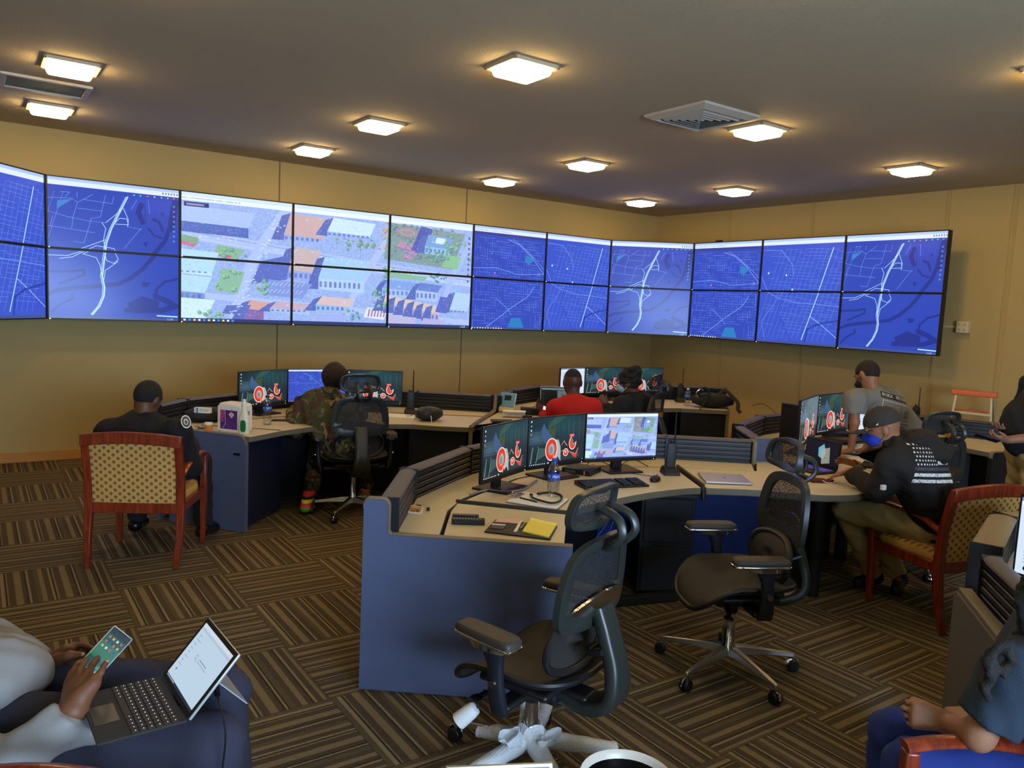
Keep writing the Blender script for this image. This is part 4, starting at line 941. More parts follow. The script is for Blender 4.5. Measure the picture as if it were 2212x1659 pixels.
    MB().add(vs, fs).build('headrest_mesh', M_MESH, hf, smooth=80)
    z1 = .70+rise
    for o in C.objects:
        if o.type == 'MESH' and (o.parent == th or (o.parent and o.parent.parent == th)):
            for v_ in o.data.vertices:
                if v_.co.z > z1: v_.co.z = z1+(v_.co.z-z1)*.86
            if o.name.startswith(('arm_pad', 'pad_rim', 'arm_bracket')):
                for v_ in o.data.vertices: v_.co.z -= .012
    return th
ch1 = task_chair((.135, 2.87, 0), math.radians(55), 'nearest mesh task chair, its base legs wrapped in bubble wrap', base_rot=math.radians(94), arm_in=.12, rise=-.025)
ch2 = task_chair((1.16, 3.80, 0), math.radians(98), 'empty mesh task chair with bare chrome base facing left', base_rot=math.radians(150-98))
ch3 = task_chair((-1.30, 6.42, 0), math.radians(22), 'mesh task chair carrying the person in camouflage', base_rot=math.radians(20))
ch4 = task_chair((1.22, 7.72, 0), math.radians(62), 'mesh task chair behind the dark shirt person at the back', base_rot=.3)
ch5 = task_chair((2.98, 5.66, 0), math.radians(20), 'empty mesh task chair at the right desk, seen past the black hoodie', base_rot=.6)
# bubble wrap sleeves on the nearest chair's base
def bubble_mat():
    m = bpy.data.materials.new('bubble_wrap_film'); m.use_nodes = True; N, L, b = nodes(m)
    b.inputs['Base Color'].default_value = rgb(245, 248, 252); b.inputs['Roughness'].default_value = .15; b.inputs['Alpha'].default_value = .66; b.inputs['Subsurface Weight'].default_value = 0; b.inputs['Specular IOR Level'].default_value = .8
    tc = N.new('ShaderNodeTexCoord'); v = N.new('ShaderNodeTexVoronoi'); v.inputs['Scale'].default_value = 85; v.inputs['Randomness'].default_value = .25; L.new(tc.outputs['Object'], v.inputs['Vector'])
    n = N.new('ShaderNodeTexNoise'); n.inputs['Scale'].default_value = 18; L.new(tc.outputs['Object'], n.inputs['Vector'])
    ad = N.new('ShaderNodeMath'); ad.operation = 'MULTIPLY_ADD'; ad.inputs[1].default_value = -1.0; L.new(v.outputs['Distance'], ad.inputs[0]); L.new(n.outputs['Fac'], ad.inputs[2])
    bp = N.new('ShaderNodeBump'); bp.inputs['Strength'].default_value = .6; bp.inputs['Distance'].default_value = .005; L.new(ad.outputs[0], bp.inputs['Height']); L.new(bp.outputs[0], b.inputs['Normal'])
    return m
M_BUB = bubble_mat()
for i in range(5):
    a = math.radians(94)+2*PI*i/5; d = Vector((math.cos(a), math.sin(a), 0)); t = Vector((-d.y, d.x, 0)); rings = []
    rr = random.Random(i)
    n = 12
    for k in range(n):
        f = k/(n-1); r = .035+f*(.31 if i else .20); z = .14-.045*f+(.03 if k == 0 else 0); w = .037-.009*f+rr.uniform(-.002, .002)+(.008 if k == 0 else 0)
        rings.append([d*r+t*(w*c*(1+rr.uniform(-.05, .05)))+Vector((0, 0, max(.012, z-.012+w*.95*q*(1+rr.uniform(-.05, .05))))) for c, q in se(1, 1, 2.3, 16)])
    MB().loft(rings, cap=False).build('bubble_wrap', M_BUB, ch1, smooth=70)
for k, (sx, sy, h) in enumerate(((.055, .05, .11), (-.075, .02, .08), (.0, -.075, .07))):
    rings = []; rr = random.Random(k+9)
    for j in range(6):
        f = j/5; rings.append([Vector((sx*(.6+f*.9)+.045*(1+f*.3)*math.cos(2*PI*i/14)*rr.uniform(.7, 1.2), sy*(.6+f*.7)+.03*math.sin(2*PI*i/14)*rr.uniform(.7, 1.2), .11+h*f*rr.uniform(.85, 1.1))) for i in range(14)])
    MB().loft(rings, cap=False).build('bubble_wrap', M_BUB, ch1, smooth=60)
# foam sleeve hanging on the lever cable of that chair
fs_ = MB(); c = Vector((.0, .0, 0))
p0 = Q(1046, 1490, 2.86); p1 = Q(1022, 1532, 2.86); p2 = Q(988, 1560, 2.86)
cy = MB().tube(smooth_path([p0, Q(1040, 1512, 2.86), Q(1030, 1530, 2.86)], 4), .004, 6)
fo = thing('foam_sleeve', 'white foam sleeve on a dark cord hanging under the nearest chair', 'packaging', tuple(p1), world=True)
cy.build('cord', M_BLACK, fo)
ax = (p2-p1).normalized(); n1 = ax.orthogonal().normalized(); n2 = ax.cross(n1)
rings = [[p1-ax*.015+ax*(.09*k)+(n1*math.cos(2*PI*j/18)+n2*math.sin(2*PI*j/18))*r for j in range(18)] for k, r in ((0, .012), (.05, .026), (.3, .031), (1, .034), (1, .024), (.7, .02), (.5, .002))]
MB().loft(rings).build('sleeve', M_WHITE, fo, smooth=50)

# ------------------------------------------------------------------ guest chairs
def wood():
    m = mat('cherry_wood', (122, 44, 22), .32, spec=.5, coat=.3); N, L, b = nodes(m)
    tc = N.new('ShaderNodeTexCoord'); mp = N.new('ShaderNodeMapping'); mp.inputs['Scale'].default_value = (14, 14, 1.6); L.new(tc.outputs['Object'], mp.inputs[0])
    n = N.new('ShaderNodeTexNoise'); n.inputs['Scale'].default_value = 4; n.inputs['Detail'].default_value = 5; L.new(mp.outputs[0], n.inputs['Vector'])
    r = N.new('ShaderNodeValToRGB'); r.color_ramp.elements[0].position = .3; r.color_ramp.elements[0].color = rgb(96, 30, 14); r.color_ramp.elements[1].position = .7; r.color_ramp.elements[1].color = rgb(140, 54, 26)
    L.new(n.outputs['Fac'], r.inputs[0]); L.new(r.outputs[0], b.inputs['Base Color']); return m
M_CHERRY = wood()
def dots(name, bg, dot):
    m = bpy.data.materials.new(name); m.use_nodes = True; N, L, b = nodes(m); b.inputs['Roughness'].default_value = .85
    tc = N.new('ShaderNodeTexCoord'); sx = N.new('ShaderNodeSeparateXYZ'); L.new(tc.outputs['UV'], sx.inputs[0])
    def mth(op, a, c=None):
        n = N.new('ShaderNodeMath'); n.operation = op
        for i, v in enumerate((a, c)):
            if v is None: continue
            if isinstance(v, (int, float)): n.inputs[i].default_value = v
            else: L.new(v, n.inputs[i])
        return n.outputs[0]
    v = mth('DIVIDE', sx.outputs[1], .0235); row = mth('FLOOR', v); fv = mth('SUBTRACT', mth('FRACT', v), .5)
    u = mth('ADD', mth('DIVIDE', sx.outputs[0], .056), mth('MULTIPLY', row, .5)); fu = mth('SUBTRACT', mth('FRACT', u), .5)
    du = mth('MULTIPLY', fu, .056); dv = mth('MULTIPLY', fv, .0235)
    dd = mth('SQRT', mth('ADD', mth('MULTIPLY', du, du), mth('MULTIPLY', dv, dv)))
    nz = N.new('ShaderNodeTexNoise'); nz.inputs['Scale'].default_value = 400; L.new(tc.outputs['Object'], nz.inputs['Vector'])
    k = mth('LESS_THAN', mth('ADD', dd, mth('MULTIPLY', nz.outputs['Fac'], .002)), .0118)
    mx = N.new('ShaderNodeMixRGB'); mx.inputs[1].default_value = rgb(*bg); mx.inputs[2].default_value = rgb(*dot); L.new(k, mx.inputs[0])
    m2 = N.new('ShaderNodeMixRGB'); m2.blend_type = 'MULTIPLY'; m2.inputs[0].default_value = .5; L.new(mx.outputs[0], m2.inputs[1]); L.new(nz.outputs['Color'], m2.inputs[2])
    L.new(m2.outputs[0], b.inputs['Base Color'])
    bp = N.new('ShaderNodeBump'); bp.inputs['Strength'].default_value = .3; bp.inputs['Distance'].default_value = .003; L.new(nz.outputs['Fac'], bp.inputs['Height']); L.new(bp.outputs[0], b.inputs['Normal'])
    return m
M_DOTS = dots('dotted_gold_upholstery', (222, 176, 92), (160, 96, 50))
def uv_planar(o, fu, fv):
    me = o.data; u = me.uv_layers.new(name='UVMap')
    for lp_ in me.loops:
        co = me.vertices[lp_.vertex_index].co; u.data[lp_.index].uv = (fu(co), fv(co))
def guest_chair(loc, rz, label):
    th = thing('guest_armchair', label, 'armchair', loc, rz, 'cherry wood guest armchairs')
    for s in (-1, 1):
        rings = []
        for z, y, w in ((0, -.31, .034), (.2, -.275, .044), (.40, -.25, .052), (.62, -.262, .05), (.80, -.30, .046), (.865, -.318, .042)):
            x = s*(.285-.012*(z < .2)); rings.append([Vector((x+w/2*i, y+.022*j*(1 if z > .1 else .8), z)) for i, j in ((-1,-1),(1,-1),(1,1),(-1,1))])
        MB().loft(rings).build('back_leg', M_CHERRY, th, bevel=.006)
        rings = []
        for z, y, w in ((0, .235, .032), (.2, .24, .04), (.40, .25, .046), (.645, .25, .04)):
            x = s*.285; rings.append([Vector((x+w/2*i, y+w/2*j, z)) for i, j in ((-1,-1),(1,-1),(1,1),(-1,1))])
        MB().loft(rings).build('front_leg', M_CHERRY, th, bevel=.006)
        ap = smooth_path([(s*.285, .268, .655), (s*.285, .16, .672), (s*.288, .02, .672), (s*.288, -.12, .65), (s*.286, -.20, .618), (s*.285, -.262, .598)], 5)
        MB().tube(ap, .016, 10, flat=(1.05, 1.7), up=(0, 0, 1)).build('armrest', M_CHERRY, th)
    # arched top rail
    rings = []
    for i in range(13):
        x = -.308+.616*i/12; q = x/.308; z = .868+.028*(1-q*q); y = -.318-.022*(1-q*q)
        rings.append([Vector((x, y-.018, z-.075)), Vector((x, y+.018, z-.075)), Vector((x, y+.020, z)), Vector((x, y-.020, z))])
    MB().loft(rings).build('top_rail', M_CHERRY, th, bevel=.005)
    MB().box((0, -.255, .385), (.55, .03, .07)).build('bottom_rail', M_CHERRY, th, bevel=.004)
    for s in (-1, 1): MB().box((s*.283, 0, .385), (.03, .49, .06)).build('side_rail', M_CHERRY, th, bevel=.004)
    MB().box((0, .25, .385), (.55, .03, .06)).build('front_rail', M_CHERRY, th, bevel=.004)
    # upholstered back : padded sheet
    N, K = 12, 12; vs = []; fs = []
    for side in (0, 1):
        for i in range(N+1):
            for k in range(K+1):
                x = -.262+.524*i/N; q = x/.262; zt = .80+.026*(1-q*q); z = .42+(zt-.42)*k/K
                y = -.258-(max(0, z-.45)/.4)**1.4*.052; y -= .010*(1-q*q)
                e = min(1, min(i, N-i, k, K-k)/1.5); th_ = .006+.014*e
                vs.append((x, y+(th_ if side else -th_*.6), z))
    m_ = (N+1)*(K+1)
    for i in range(N):
        for k in range(K):
            a = i*(K+1)+k; q = (a, a+1, a+K+2, a+K+1); fs.append(q); fs.append(tuple(x+m_ for x in q[::-1]))
    bd = [k for k in range(K+1)]+[i*(K+1)+K for i in range(1, N+1)]+[N*(K+1)+k for k in range(K-1, -1, -1)]+[i*(K+1) for i in range(N-1, 0, -1)]
    for a, b in zip(bd, bd[1:]+bd[:1]): fs.append((a, b, b+m_, a+m_))
    o = MB().add(vs, fs).build('back_cushion', M_DOTS, th, smooth=60); uv_planar(o, lambda c: c.x, lambda c: c.z)
    rings = []
    for z, k in ((.395, .97), (.41, 1.0), (.44, 1.0), (.465, .97), (.478, .88), (.484, .6), (.486, .1)):
        rings.append([Vector((.268*k*c, .005+.255*k*q, z)) for c, q in se(1, 1, 7, 40)])
    o = MB().loft(rings).build('seat_cushion', M_DOTS, th, smooth=60); uv_planar(o, lambda c: c.x, lambda c: c.y+c.z)
    return th
gc1 = guest_chair((-2.43, 5.17, 0), math.radians(6), 'cherry wood armchair with dotted gold back, under the seated officer')
gc2 = guest_chair((2.73, 4.77, 0), math.radians(20), 'cherry wood armchair under the person in the black hoodie')
gc3 = guest_chair((1.385, 1.73, 0), math.radians(90), 'cherry wood armchair at the lower right, only its arm in view')
gc4 = guest_chair((-1.115, 1.41, 0), math.radians(-90), 'cherry wood armchair at the lower left, only its arm corner in view')
# ------------------------------------------------------------------ monitors
M_RED = mat('red_mark', (190, 30, 24), .5)
S_WP = screen_mat('lit_ring_wallpaper', IMG_WP, 1.0)
def window_canvas(W=480, H=270, kind='doc'):
    cv = Canvas(W, H, (214, 232, 248)); cv.rect(0, 0, W, .05*H, (120, 150, 190)); cv.rect(0, .05*H, W, .1*H, (235, 242, 250))
    for k in range(16): cv.rect(.05*W, (.16+k*.045)*H, (.05+random.uniform(.2, .7))*W, (.175+k*.045)*H, (150, 170, 200), .7)
    return cv
S_DOC = screen_mat('lit_document_screen', window_canvas().image('document_window'), 1.0)
def monitor(tl, tr, label, m, uv=(0,0,1,1), zt=1.13, hh=.325, ww=.535, base_z=DZ, group=None, base=(.25, .23)):
    a = G(tl[0], tl[1], zt); b = G(tr[0], tr[1], zt); a.z = b.z = 0
    t = (b-a).normalized(); c = (a+b)/2; n = Vector((t.y, -t.x, 0))
    ww = min((b-a).length+.004, 1.1)
    th = thing('desktop_monitor', label, 'monitor', (c.x, c.y, base_z), math.atan2(t.y, t.x), group)
    zb = zt-hh-base_z; zc = zt-base_z
    MB().box((0, .012, (zb+zc)/2), (ww, .022, hh)).build('housing', M_BLACK, th, bevel=.004)
    MB().box((0, .035, (zb+zc)/2), (ww*.55, .03, hh*.6)).build('rear_cover', M_BLACK, th, bevel=.01)
    quad('screen', (-ww/2+.006, -.0005, zb+.024), (ww/2-.006, -.0005, zb+.024), (ww/2-.006, -.0005, zc-.006), (-ww/2+.006, -.0005, zc-.006), m, th, uv)
    MB().box((ww/2-.02, -.001, zb+.010), (.004, .002, .004)).build('power_light', mat('power_light', (240, 240, 240), .5, emis=(230, 240, 255), estr=1.5), th, smooth=0)
    mb = MB(); mb.box((0, .06, (zb+.16)/2), (.075, .03, zb+.16)); mb.box((0, .045, zb+.10), (.07, .05, .08)); mb.build('stand_neck', M_BLACK, th, bevel=.006)
    mb = MB(); mb.prism([(-.125, -.09), (.125, -.09), (.135, .14), (-.135, .14)], 0, .012); bs = mb.build('stand_base', M_BLACK, th, bevel=.004)
    MB().box((.06, -.045, .0125), (.11, .006, .002)).build('red_stripe', M_RED, bs, smooth=0)
    return th
gM = 'three monitors of the front desk'
monitor((1046, 923), (1142, 903), 'left monitor of the front desk, showing the red ring wallpaper', S_WP, group=gM)
monitor((1144.5, 903), (1266, 893), 'middle monitor of the front desk, showing the red ring wallpaper', S_WP, group=gM)
monitor((1268, 893), (1423, 891), 'right monitor of the front desk, showing an aerial city view', S_AER, group=gM)
gM2 = 'three monitors of the back left desk'
monitor((517, 803), (621, 797), 'left monitor of the back left desk, with the red ring wallpaper', S_WP, group=gM2)
monitor((622.5, 797), (748, 797), 'back left desk monitor showing a blue street map', S_MAP, (0, .0, .66, 1), group=gM2)
monitor((750, 798), (870, 802), 'right monitor of the back left desk, behind a chair headrest', S_WP, group=gM2)
gM3 = 'three monitors of the back centre desk'
monitor((1212, 795), (1268, 793), 'white document monitor behind the red shirt man', S_DOC, group=gM3)
monitor((1266, 793.5), (1350, 793), 'back centre monitor with ring wallpaper between the two seated people', S_WP, group=gM3)
monitor((1352, 793), (1434, 794.5), 'right monitor of the back centre desk, behind a raised headrest', S_WP, group=gM3)
gM4 = 'three monitors of the right desk'
monitor((1732, 865), (1769, 853), 'left angled monitor of the right desk with ring wallpaper', S_WP, zt=1.19, hh=.37, group=gM4)
monitor((1770, 853), (1838, 847), 'middle monitor of the right desk beside the leaning man', S_WP, zt=1.17, hh=.35, group=gM4)
monitor((1840, 852), (1905, 858), 'white screened monitor mostly hidden by the leaning man', S_DOC, zt=1.13, hh=.34, group=gM4)
pc = thing('tower_pc', 'slim black upright computer at the left of the right desk monitors', 'computer', tuple(G(1722, 962)), .5)
MB().box((0, .06, .17), (.05, .24, .34)).build('case', M_BLACK, pc, bevel=.004)

def small(name, label, cat, p, rz=0, group=None): return thing(name, label, cat, tuple(p), rz, group)
# mini computer
p = (G(1213, 1022)+G(1300, 1022))/2
pc = small('mini_computer', 'flat black mini computer between the front desk monitor stands', 'computer', p+Vector((0, .03, 0)), math.radians(-28))
MB().box((0, 0, .018), (.20, .19, .034)).build('case', M_BLACK, pc, bevel=.003)
MB().box((.06, -.0955, .018), (.01, .002, .026)).build('orange_tag', mat('orange_tag', (220, 80, 40), .5), pc, smooth=0)
mb = MB()
for k in range(6): mb.box((-.07+k*.012, -.0955, .018), (.006, .002, .014))
mb.build('ports', mat('port_grey', (90, 90, 92), .5), pc, smooth=0)
# keyboards
def keyboard(label, p, rz, w=.44, d=.15, mcol=None, lit=None, group=None, name='keyboard'):
    th = small(name, label, 'keyboard', p, rz, group)
    mb = MB(); mb.loft([[Vector((x, y, z)) for x, y, z in ((-w/2, -d/2, 0), (w/2, -d/2, 0), (w/2, -d/2, .012), (-w/2, -d/2, .012))], [Vector((x, y, z)) for x, y, z in ((-w/2, d/2, 0), (w/2, d/2, 0), (w/2, d/2, .026), (-w/2, d/2, .026))]])
    mb.build('tray', mcol or M_BLACK, th, bevel=.004)
    mb = MB(); cols_ = int(w/.0195)-1
    for r in range(6):
        for c in range(cols_):
            if r == 0 and 5 < c < 12: continue
            if c in (cols_-5, cols_-9) and w > .4: continue
            x = -w/2+.018+c*.0195; y = -d/2+.018+r*.0205; z = .014+(y+d/2)/d*.012
            mb.box((x, y, z+.004), (.0165, .0165, .009), taper=.8)
    if w > .4: mb.box((-.03, -d/2+.018, .02), (.11, .0165, .009), taper=.95)
    mb.build('keys', lit or mat('key_black', (26, 26, 28), .45), th, smooth=0)
    return th
k1 = (G(1250, 1055)+G(1392, 1046))/2
keyboard('black keyboard with a wrist rest in front of the front desk monitors', k1+Vector((.0, .02, 0)), math.atan2(.30, .42)*.62)
mo = small('computer_mouse', 'black mouse on the front desk beside the keyboard', 'mouse', G(1415, 1039), -.5)
MB().ell((0, 0, .012), (.032, .055, .024), 12).build('shell', M_BLACK, mo)
MB().ell((0, .035, .032), (.004, .01, .006), 8).build('wheel', M_RED, mo)
c0 = G(1408, 1030); MB_c = small('mouse_cable', 'thin black mouse cable running behind the keyboard', 'cable', c0)
MB().tube(smooth_path([Vector((0, 0, .006)), Vector((-.06, .03, .004)), Vector((-.16, .08, .004)), Vector((-.3, .18, .004)), Vector((-.36, .3, .004))]), .002, 6).build('cord', M_BLACK, MB_c)
# cables behind monitors
for i, (pts, lab) in enumerate(((((1160, 1040), (1130, 1060), (1085, 1065), (1050, 1062), (1015, 1072)), 'grey flat cable channel along the front worktop edge'), (((1260, 1012), (1285, 1005), (1330, 1010), (1365, 1004), (1400, 1010)), 'black power cable looping behind the aerial view monitor stand'))):
    P_ = [G(*q) for q in pts]; o = small('power_cable', lab, 'cable', P_[0])
    MB().tube(smooth_path([q-P_[0]+Vector((0, 0, .008+(.03 if (i and j in (1, 3)) else 0))) for j, q in enumerate(P_)]), .006 if i == 0 else .003, 8).build('cord', mat('cable_grey', (120, 118, 110), .5) if i == 0 else M_BLACK, o)
# bottles
def water_mat(name='clear_plastic'):
    if name in MATS: return MATS[name]
    m = bpy.data.materials.new(name); m.use_nodes = True; N, L, b = nodes(m)
    tr = N.new('ShaderNodeBsdfTransparent'); tr.inputs[0].default_value = (.88, .92, .95, 1); gl = N.new('ShaderNodeBsdfGlossy'); gl.inputs['Roughness'].default_value = .06
    lw = N.new('ShaderNodeLayerWeight'); lw.inputs[0].default_value = .35
    mr = N.new('ShaderNodeMapRange'); mr.inputs[3].default_value = .12; mr.inputs[4].default_value = .8; L.new(lw.outputs['Facing'], mr.inputs[0])
    ms = N.new('ShaderNodeMixShader'); L.new(mr.outputs[0], ms.inputs[0]); L.new(tr.outputs[0], ms.inputs[1]); L.new(gl.outputs[0], ms.inputs[2]); L.new(ms.outputs[0], N['Material Output'].inputs['Surface'])
    MATS[name] = m; return m
def label_img(txt, col=(20, 60, 170), w=384, h=96):
    cv = Canvas(w, h, col); cv.rect(0, 0, w, h*.12, (15, 40, 120))
    for x in (0, w//2): cv.text(x+w*.06, h*.3, txt, 5, (235, 240, 250)); cv.disc(x+w*.42, h*.5, 10, 12, (210, 225, 245), .9)
    for k in range(12): cv.poly([(k*34, h), (k*34+14, h*.78), (k*34+30, h)], (70, 130, 210), .8)
    return cv.image('bottle_label_'+txt.lower())
def bottle(label, p, R=.033, Hh=.20, txt='AQUAFINA', cap=(40, 70, 200), fill=.75, rz=0.0, s=1.0, lab=(20, 60, 170)):
    th = small('water_bottle', label, 'bottle', p, rz)
    pr = [(.3*R, 0), (.9*R, .002), (R, .012)]
    for k in range(7): z = .02+k*.012; pr += [(R, z), (R*.95, z+.006)]
    pr += [(R, .105), (R*.97, .11), (R*.97, .145), (R, .15), (R*.95, .165), (R*.7, .185), (.42*R, .2), (.40*R, .208)]
    k_ = Hh/.22; pr = [(r, z*k_) for r, z in pr]
    MB().lathe(pr, n=28).build('bottle_wall', water_mat(), th, smooth=60)
    MB().lathe([(.42*R, .206*k_), (.46*R, .208*k_), (.46*R, .224*k_), (.3*R, .226*k_), (.01, .226*k_)], n=20).build('cap', mat('cap_%d_%d' % (cap[0], cap[2]), cap, .4), th)
    vs, fs = [], []; n = 40
    for j in range(n+1):
        a = 2*PI*j/n; vs += [(R*1.01*math.cos(a), R*1.01*math.sin(a), .108*k_), (R*1.01*math.cos(a), R*1.01*math.sin(a), .15*k_)]
    for j in range(n): fs.append((2*j, 2*j+2, 2*j+3, 2*j+1))
    o = MB().add(vs, fs).build('paper_label', print_mat('print_'+txt+str(cap[0]), label_img(txt, lab), .35), th, smooth=180)
    u = o.data.uv_layers.new(name='UVMap')
    for pl in o.data.polygons:
        for li in pl.loop_indices:
            vi = o.data.loops[li].vertex_index; j = vi//2
            u.data[li].uv = (j/n, vi % 2)
    return th
bottle('clear water bottle with blue cap and blue label on the front desk', G(1194, 1077), .034, .222, rz=-2.2)
bottle('water bottle with dark green cap and blue label on the back left desk', G(577, 917), .034, .235, 'DASANI', (20, 70, 50), rz=-1.9, lab=(14, 56, 140))
bottle('small water bottle with white cap beside the bag at the back', G(1484, 876), .034, .20, 'H2O', (225, 230, 235), rz=-1.6, lab=(50, 110, 190))
# radios in chargers
def radio(label, p, rz, red=False, hh=.16):
    th = small('handheld_radio', label, 'radio', p, rz, 'handheld radios in desk chargers')
    mb = MB(); mb.loft([[Vector((x, y, 0)) for x, y in ((-.055, -.06), (.055, -.06), (.055, .06), (-.055, .06))], [Vector((x, y, .03)) for x, y in ((-.05, -.05), (.05, -.05), (.05, .055), (-.05, .055))], [Vector((x, y, .05)) for x, y in ((-.042, -.028), (.042, -.028), (.042, .05), (-.042, .05))]])
    mb.build('charger_cradle', M_BLACK, th, bevel=.004)
    mb = MB(); mb.loft([[Vector((x*w, y*d+.012, z)) for x, y in se(1, 1, 5, 20)] for w, d, z in ((.033, .022, .045), (.035, .024, .10), (.036, .024, .045+hh*.8), (.031, .022, .045+hh))]); r = mb.build('radio_body', mat('radio_charcoal', (34, 38, 44), .5), th)
    mb = MB(); mb.cyl((-.012, .012, .045+hh), (-.012, .012, .068+hh), .008, 12); mb.cyl((.004, .012, .045+hh), (.004, .012, .062+hh), .006, 12); mb.build('knob', M_BLACK, r)
    MB().tube([(.022, .012, .04+hh), (.022, .012, .09+hh), (.022, .012, .05+hh+.2)], [.008, .006, .0045], 8).build('antenna', mat('antenna_dark_red', (66, 18, 14), .5) if red else M_BLACKM, r)
    return th
radio('handheld radio in its charger on the front desk by the closed laptop', G(1447, 1024), .1)
radio('handheld radio in its charger on the back left desk beside the papers', G(886, 894), .2)
radio('handheld radio in its charger beside the small water bottle at the back', G(1469, 868), .1, True)
radio('handheld radio on the right desk, its red antenna rising by the chair headrest', G(1990, 925)+Vector((0, .12, 0)), 0, True)
# closed laptop
def quad_frame(c):
    o = sum(c, Vector())/4; return o
cs = [G(1507, 1025), G(1602, 1030), G(1625, 1049), G(1525, 1045)]
o = sum(cs, Vector())/4; lt = small('closed_laptop', 'closed silver laptop lying on the front desk', 'laptop', o)
MB().prism([tuple((c-o)[:2]) for c in cs], .003, .017).build('shell', M_ALU, lt, bevel=.003)
MB().lathe([(.012, .0173), (.001, .0175)], n=16).build('round_mark', M_BLACK, lt)
# clipboard
def slab(name, label, cat, px, th, m, z=DZ, bevel=.002, zo=0.0, **k):
    cs = [G(x, y, z) for x, y in px]; o = sum(cs, Vector())/len(cs)
    t = small(name, label, cat, o)
    return t, o, [c-o for c in cs]
t, o, cs = slab('clipboard', 'brown clipboard with a stack of white paper and metal clip', 'clipboard', [(1092, 1086), (1130, 1066), (1229, 1082), (1203, 1104)], .004, None)
MB().prism([tuple(c[:2]) for c in cs], .001, .005).build('board', mat('hardboard', (150, 110, 70), .6), t, bevel=.002)
def inset(cs, k): return [c*k for c in cs]
MB().prism([tuple(c[:2]) for c in inset(cs, .95)], .005, .014).build('paper_stack', M_PAPER, t, bevel=.001)
e = (cs[0]+cs[1])/2; dd = (cs[1]-cs[0]).normalized(); oo = -e.normalized()
mb = MB(); mb.beam(e+oo*.02-dd*.06+Vector((0, 0, .017)), e+oo*.02+dd*.06+Vector((0, 0, .017)), .03, .006); mb.beam(e-dd*.03+Vector((0, 0, .02)), e+dd*.03+Vector((0, 0, .02)), .02, .016); mb.tube([e-oo*.01-dd*.02+Vector((0, 0, .03)), e-oo*.015+Vector((0, 0, .034)), e-oo*.01+dd*.02+Vector((0, 0, .03))], .004, 8)
mb.build('metal_clip', M_ALU, t, bevel=.002)
def pen(label, a, b, m, r=.004, z=DZ, zo=.02):
    a = G(*a, z); b = G(*b, z); t = small('pen', label, 'pen', a+Vector((0, 0, zo))); d = b-a
    mb = MB(); mb.cyl((0, 0, 0), d*.9, r, 10); mb.cyl(d*.9, d, r, 10, .0012); mb.build('barrel', m, t)
    MB().cyl(d*.02, d*-.04, r*.5, 8).build('button', M_ALU, t)
pen('black pen lying on the clipboard paper', (1123, 1082), (1161, 1092), M_BLACK, zo=.0185)
nb = small('neckband_earphones', 'black neckband earphones curled on the clipboard', 'earphones', G(1190, 1084)+Vector((0, 0, .02)))
o = G(1190, 1084); pts = [G(*q)-o for q in ((1147, 1078), (1152, 1085), (1172, 1092), (1192, 1096), (1208, 1092), (1213, 1084), (1207, 1077), (1190, 1073), (1172, 1074), (1163, 1076))]
mb = MB(); mb.tube(smooth_path([q+Vector((0, 0, .004)) for q in pts], 5), .005, 10, flat=(1, 1.5)); mb.build('band', M_BLACK, nb)
mb = MB(); mb.ell(pts[0]+Vector((0, 0, .005)), (.011, .008, .007), 8); mb.ell(pts[-1]+Vector((0, 0, .005)), (.011, .009, .007), 8); mb.build('ear_bud', M_BLACK, nb)
# remote controls
def remote(label, a, b, w, h, extra=0.0):
    a = G(*a); b = G(*b); t = small('remote_control', label, 'remote control', a); d = b-a
    mb = MB(); mb.beam(Vector((0, 0, h/2+.001)), d+Vector((0, 0, h/2+.001)), w, h); mb.build('case', M_BLACK, t, bevel=.004)
    mb = MB(); dn = d.normalized(); s = Vector((-dn.y, dn.x, 0))
    for i in range(int(d.length/.014)-1):
        for j in (-1, 0, 1): mb.cyl(dn*(.012+i*.014)+s*(j*w*.28)+Vector((0, 0, h)), dn*(.012+i*.014)+s*(j*w*.28)+Vector((0, 0, h+.003)), .0036, 8)
    mb.build('buttons', mat('button_grey', (120, 120, 118), .5), t)
remote('slim black remote control, further of the two', (977, 1118), (1034, 1120), .036, .016)
remote('thick black remote control lying nearest the desk front', (975, 1131), (1047, 1133), .040, .026)
# portfolio with yellow pad
t, o, cs = slab('open_portfolio', 'open black portfolio holding a yellow writing pad and cards', 'folder', [(1046, 1151), (1070, 1125), (1204, 1139), (1188, 1168)], .006, None)
MB().prism([tuple(c[:2]) for c in cs], .001, .008).build('cover', mat('black_leatherette', (24, 22, 22), .5, bump=.3, bscale=200), t, bevel=.002)
def sub(name, px, z0, z1, m, **k): MB().prism([tuple((G(x, y, DZ)-o)[:2]) for x, y in px], z0, z1).build(name, m, t, **k)
sub('yellow_pad', [(1128, 1153), (1145, 1127), (1201, 1140), (1185, 1166)], .008, .015, mat('yellow_paper', (236, 222, 96), .7), bevel=.001)
sub('pad_binding', [(1144, 1129), (1146, 1125.5), (1202, 1138), (1200, 1142)], .015, .017, mat('yellow_binding', (244, 236, 130), .6), smooth=0)
sub('pink_note', [(1068, 1131), (1078, 1124), (1128, 1126), (1124, 1136), (1100, 1133)], .0085, .010, mat('pink_paper', (220, 176, 172), .7), smooth=0)
sub('folded_card', [(1109, 1153), (1121, 1133), (1128, 1127), (1123, 1140), (1116, 1153)], .009, .011, M_PAPER, smooth=0)
sub('card_window', [(1058, 1145), (1064, 1138), (1092, 1139), (1087, 1148)], .009, .011, mat('clear_vinyl', (70, 66, 50), .3), smooth=0)
sub('white_card_edge', [(1062, 1138), (1063, 1136), (1092, 1138), (1091, 1140)], .0105, .012, M_PAPER, smooth=0)
pa, pb = G(1124, 1147)-o, G(1133, 1136)-o; MB().cyl(pa+Vector((0, 0, .012)), pb+Vector((0, 0, .012)), .004, 8).build('silver_pen', M_ALU, t)
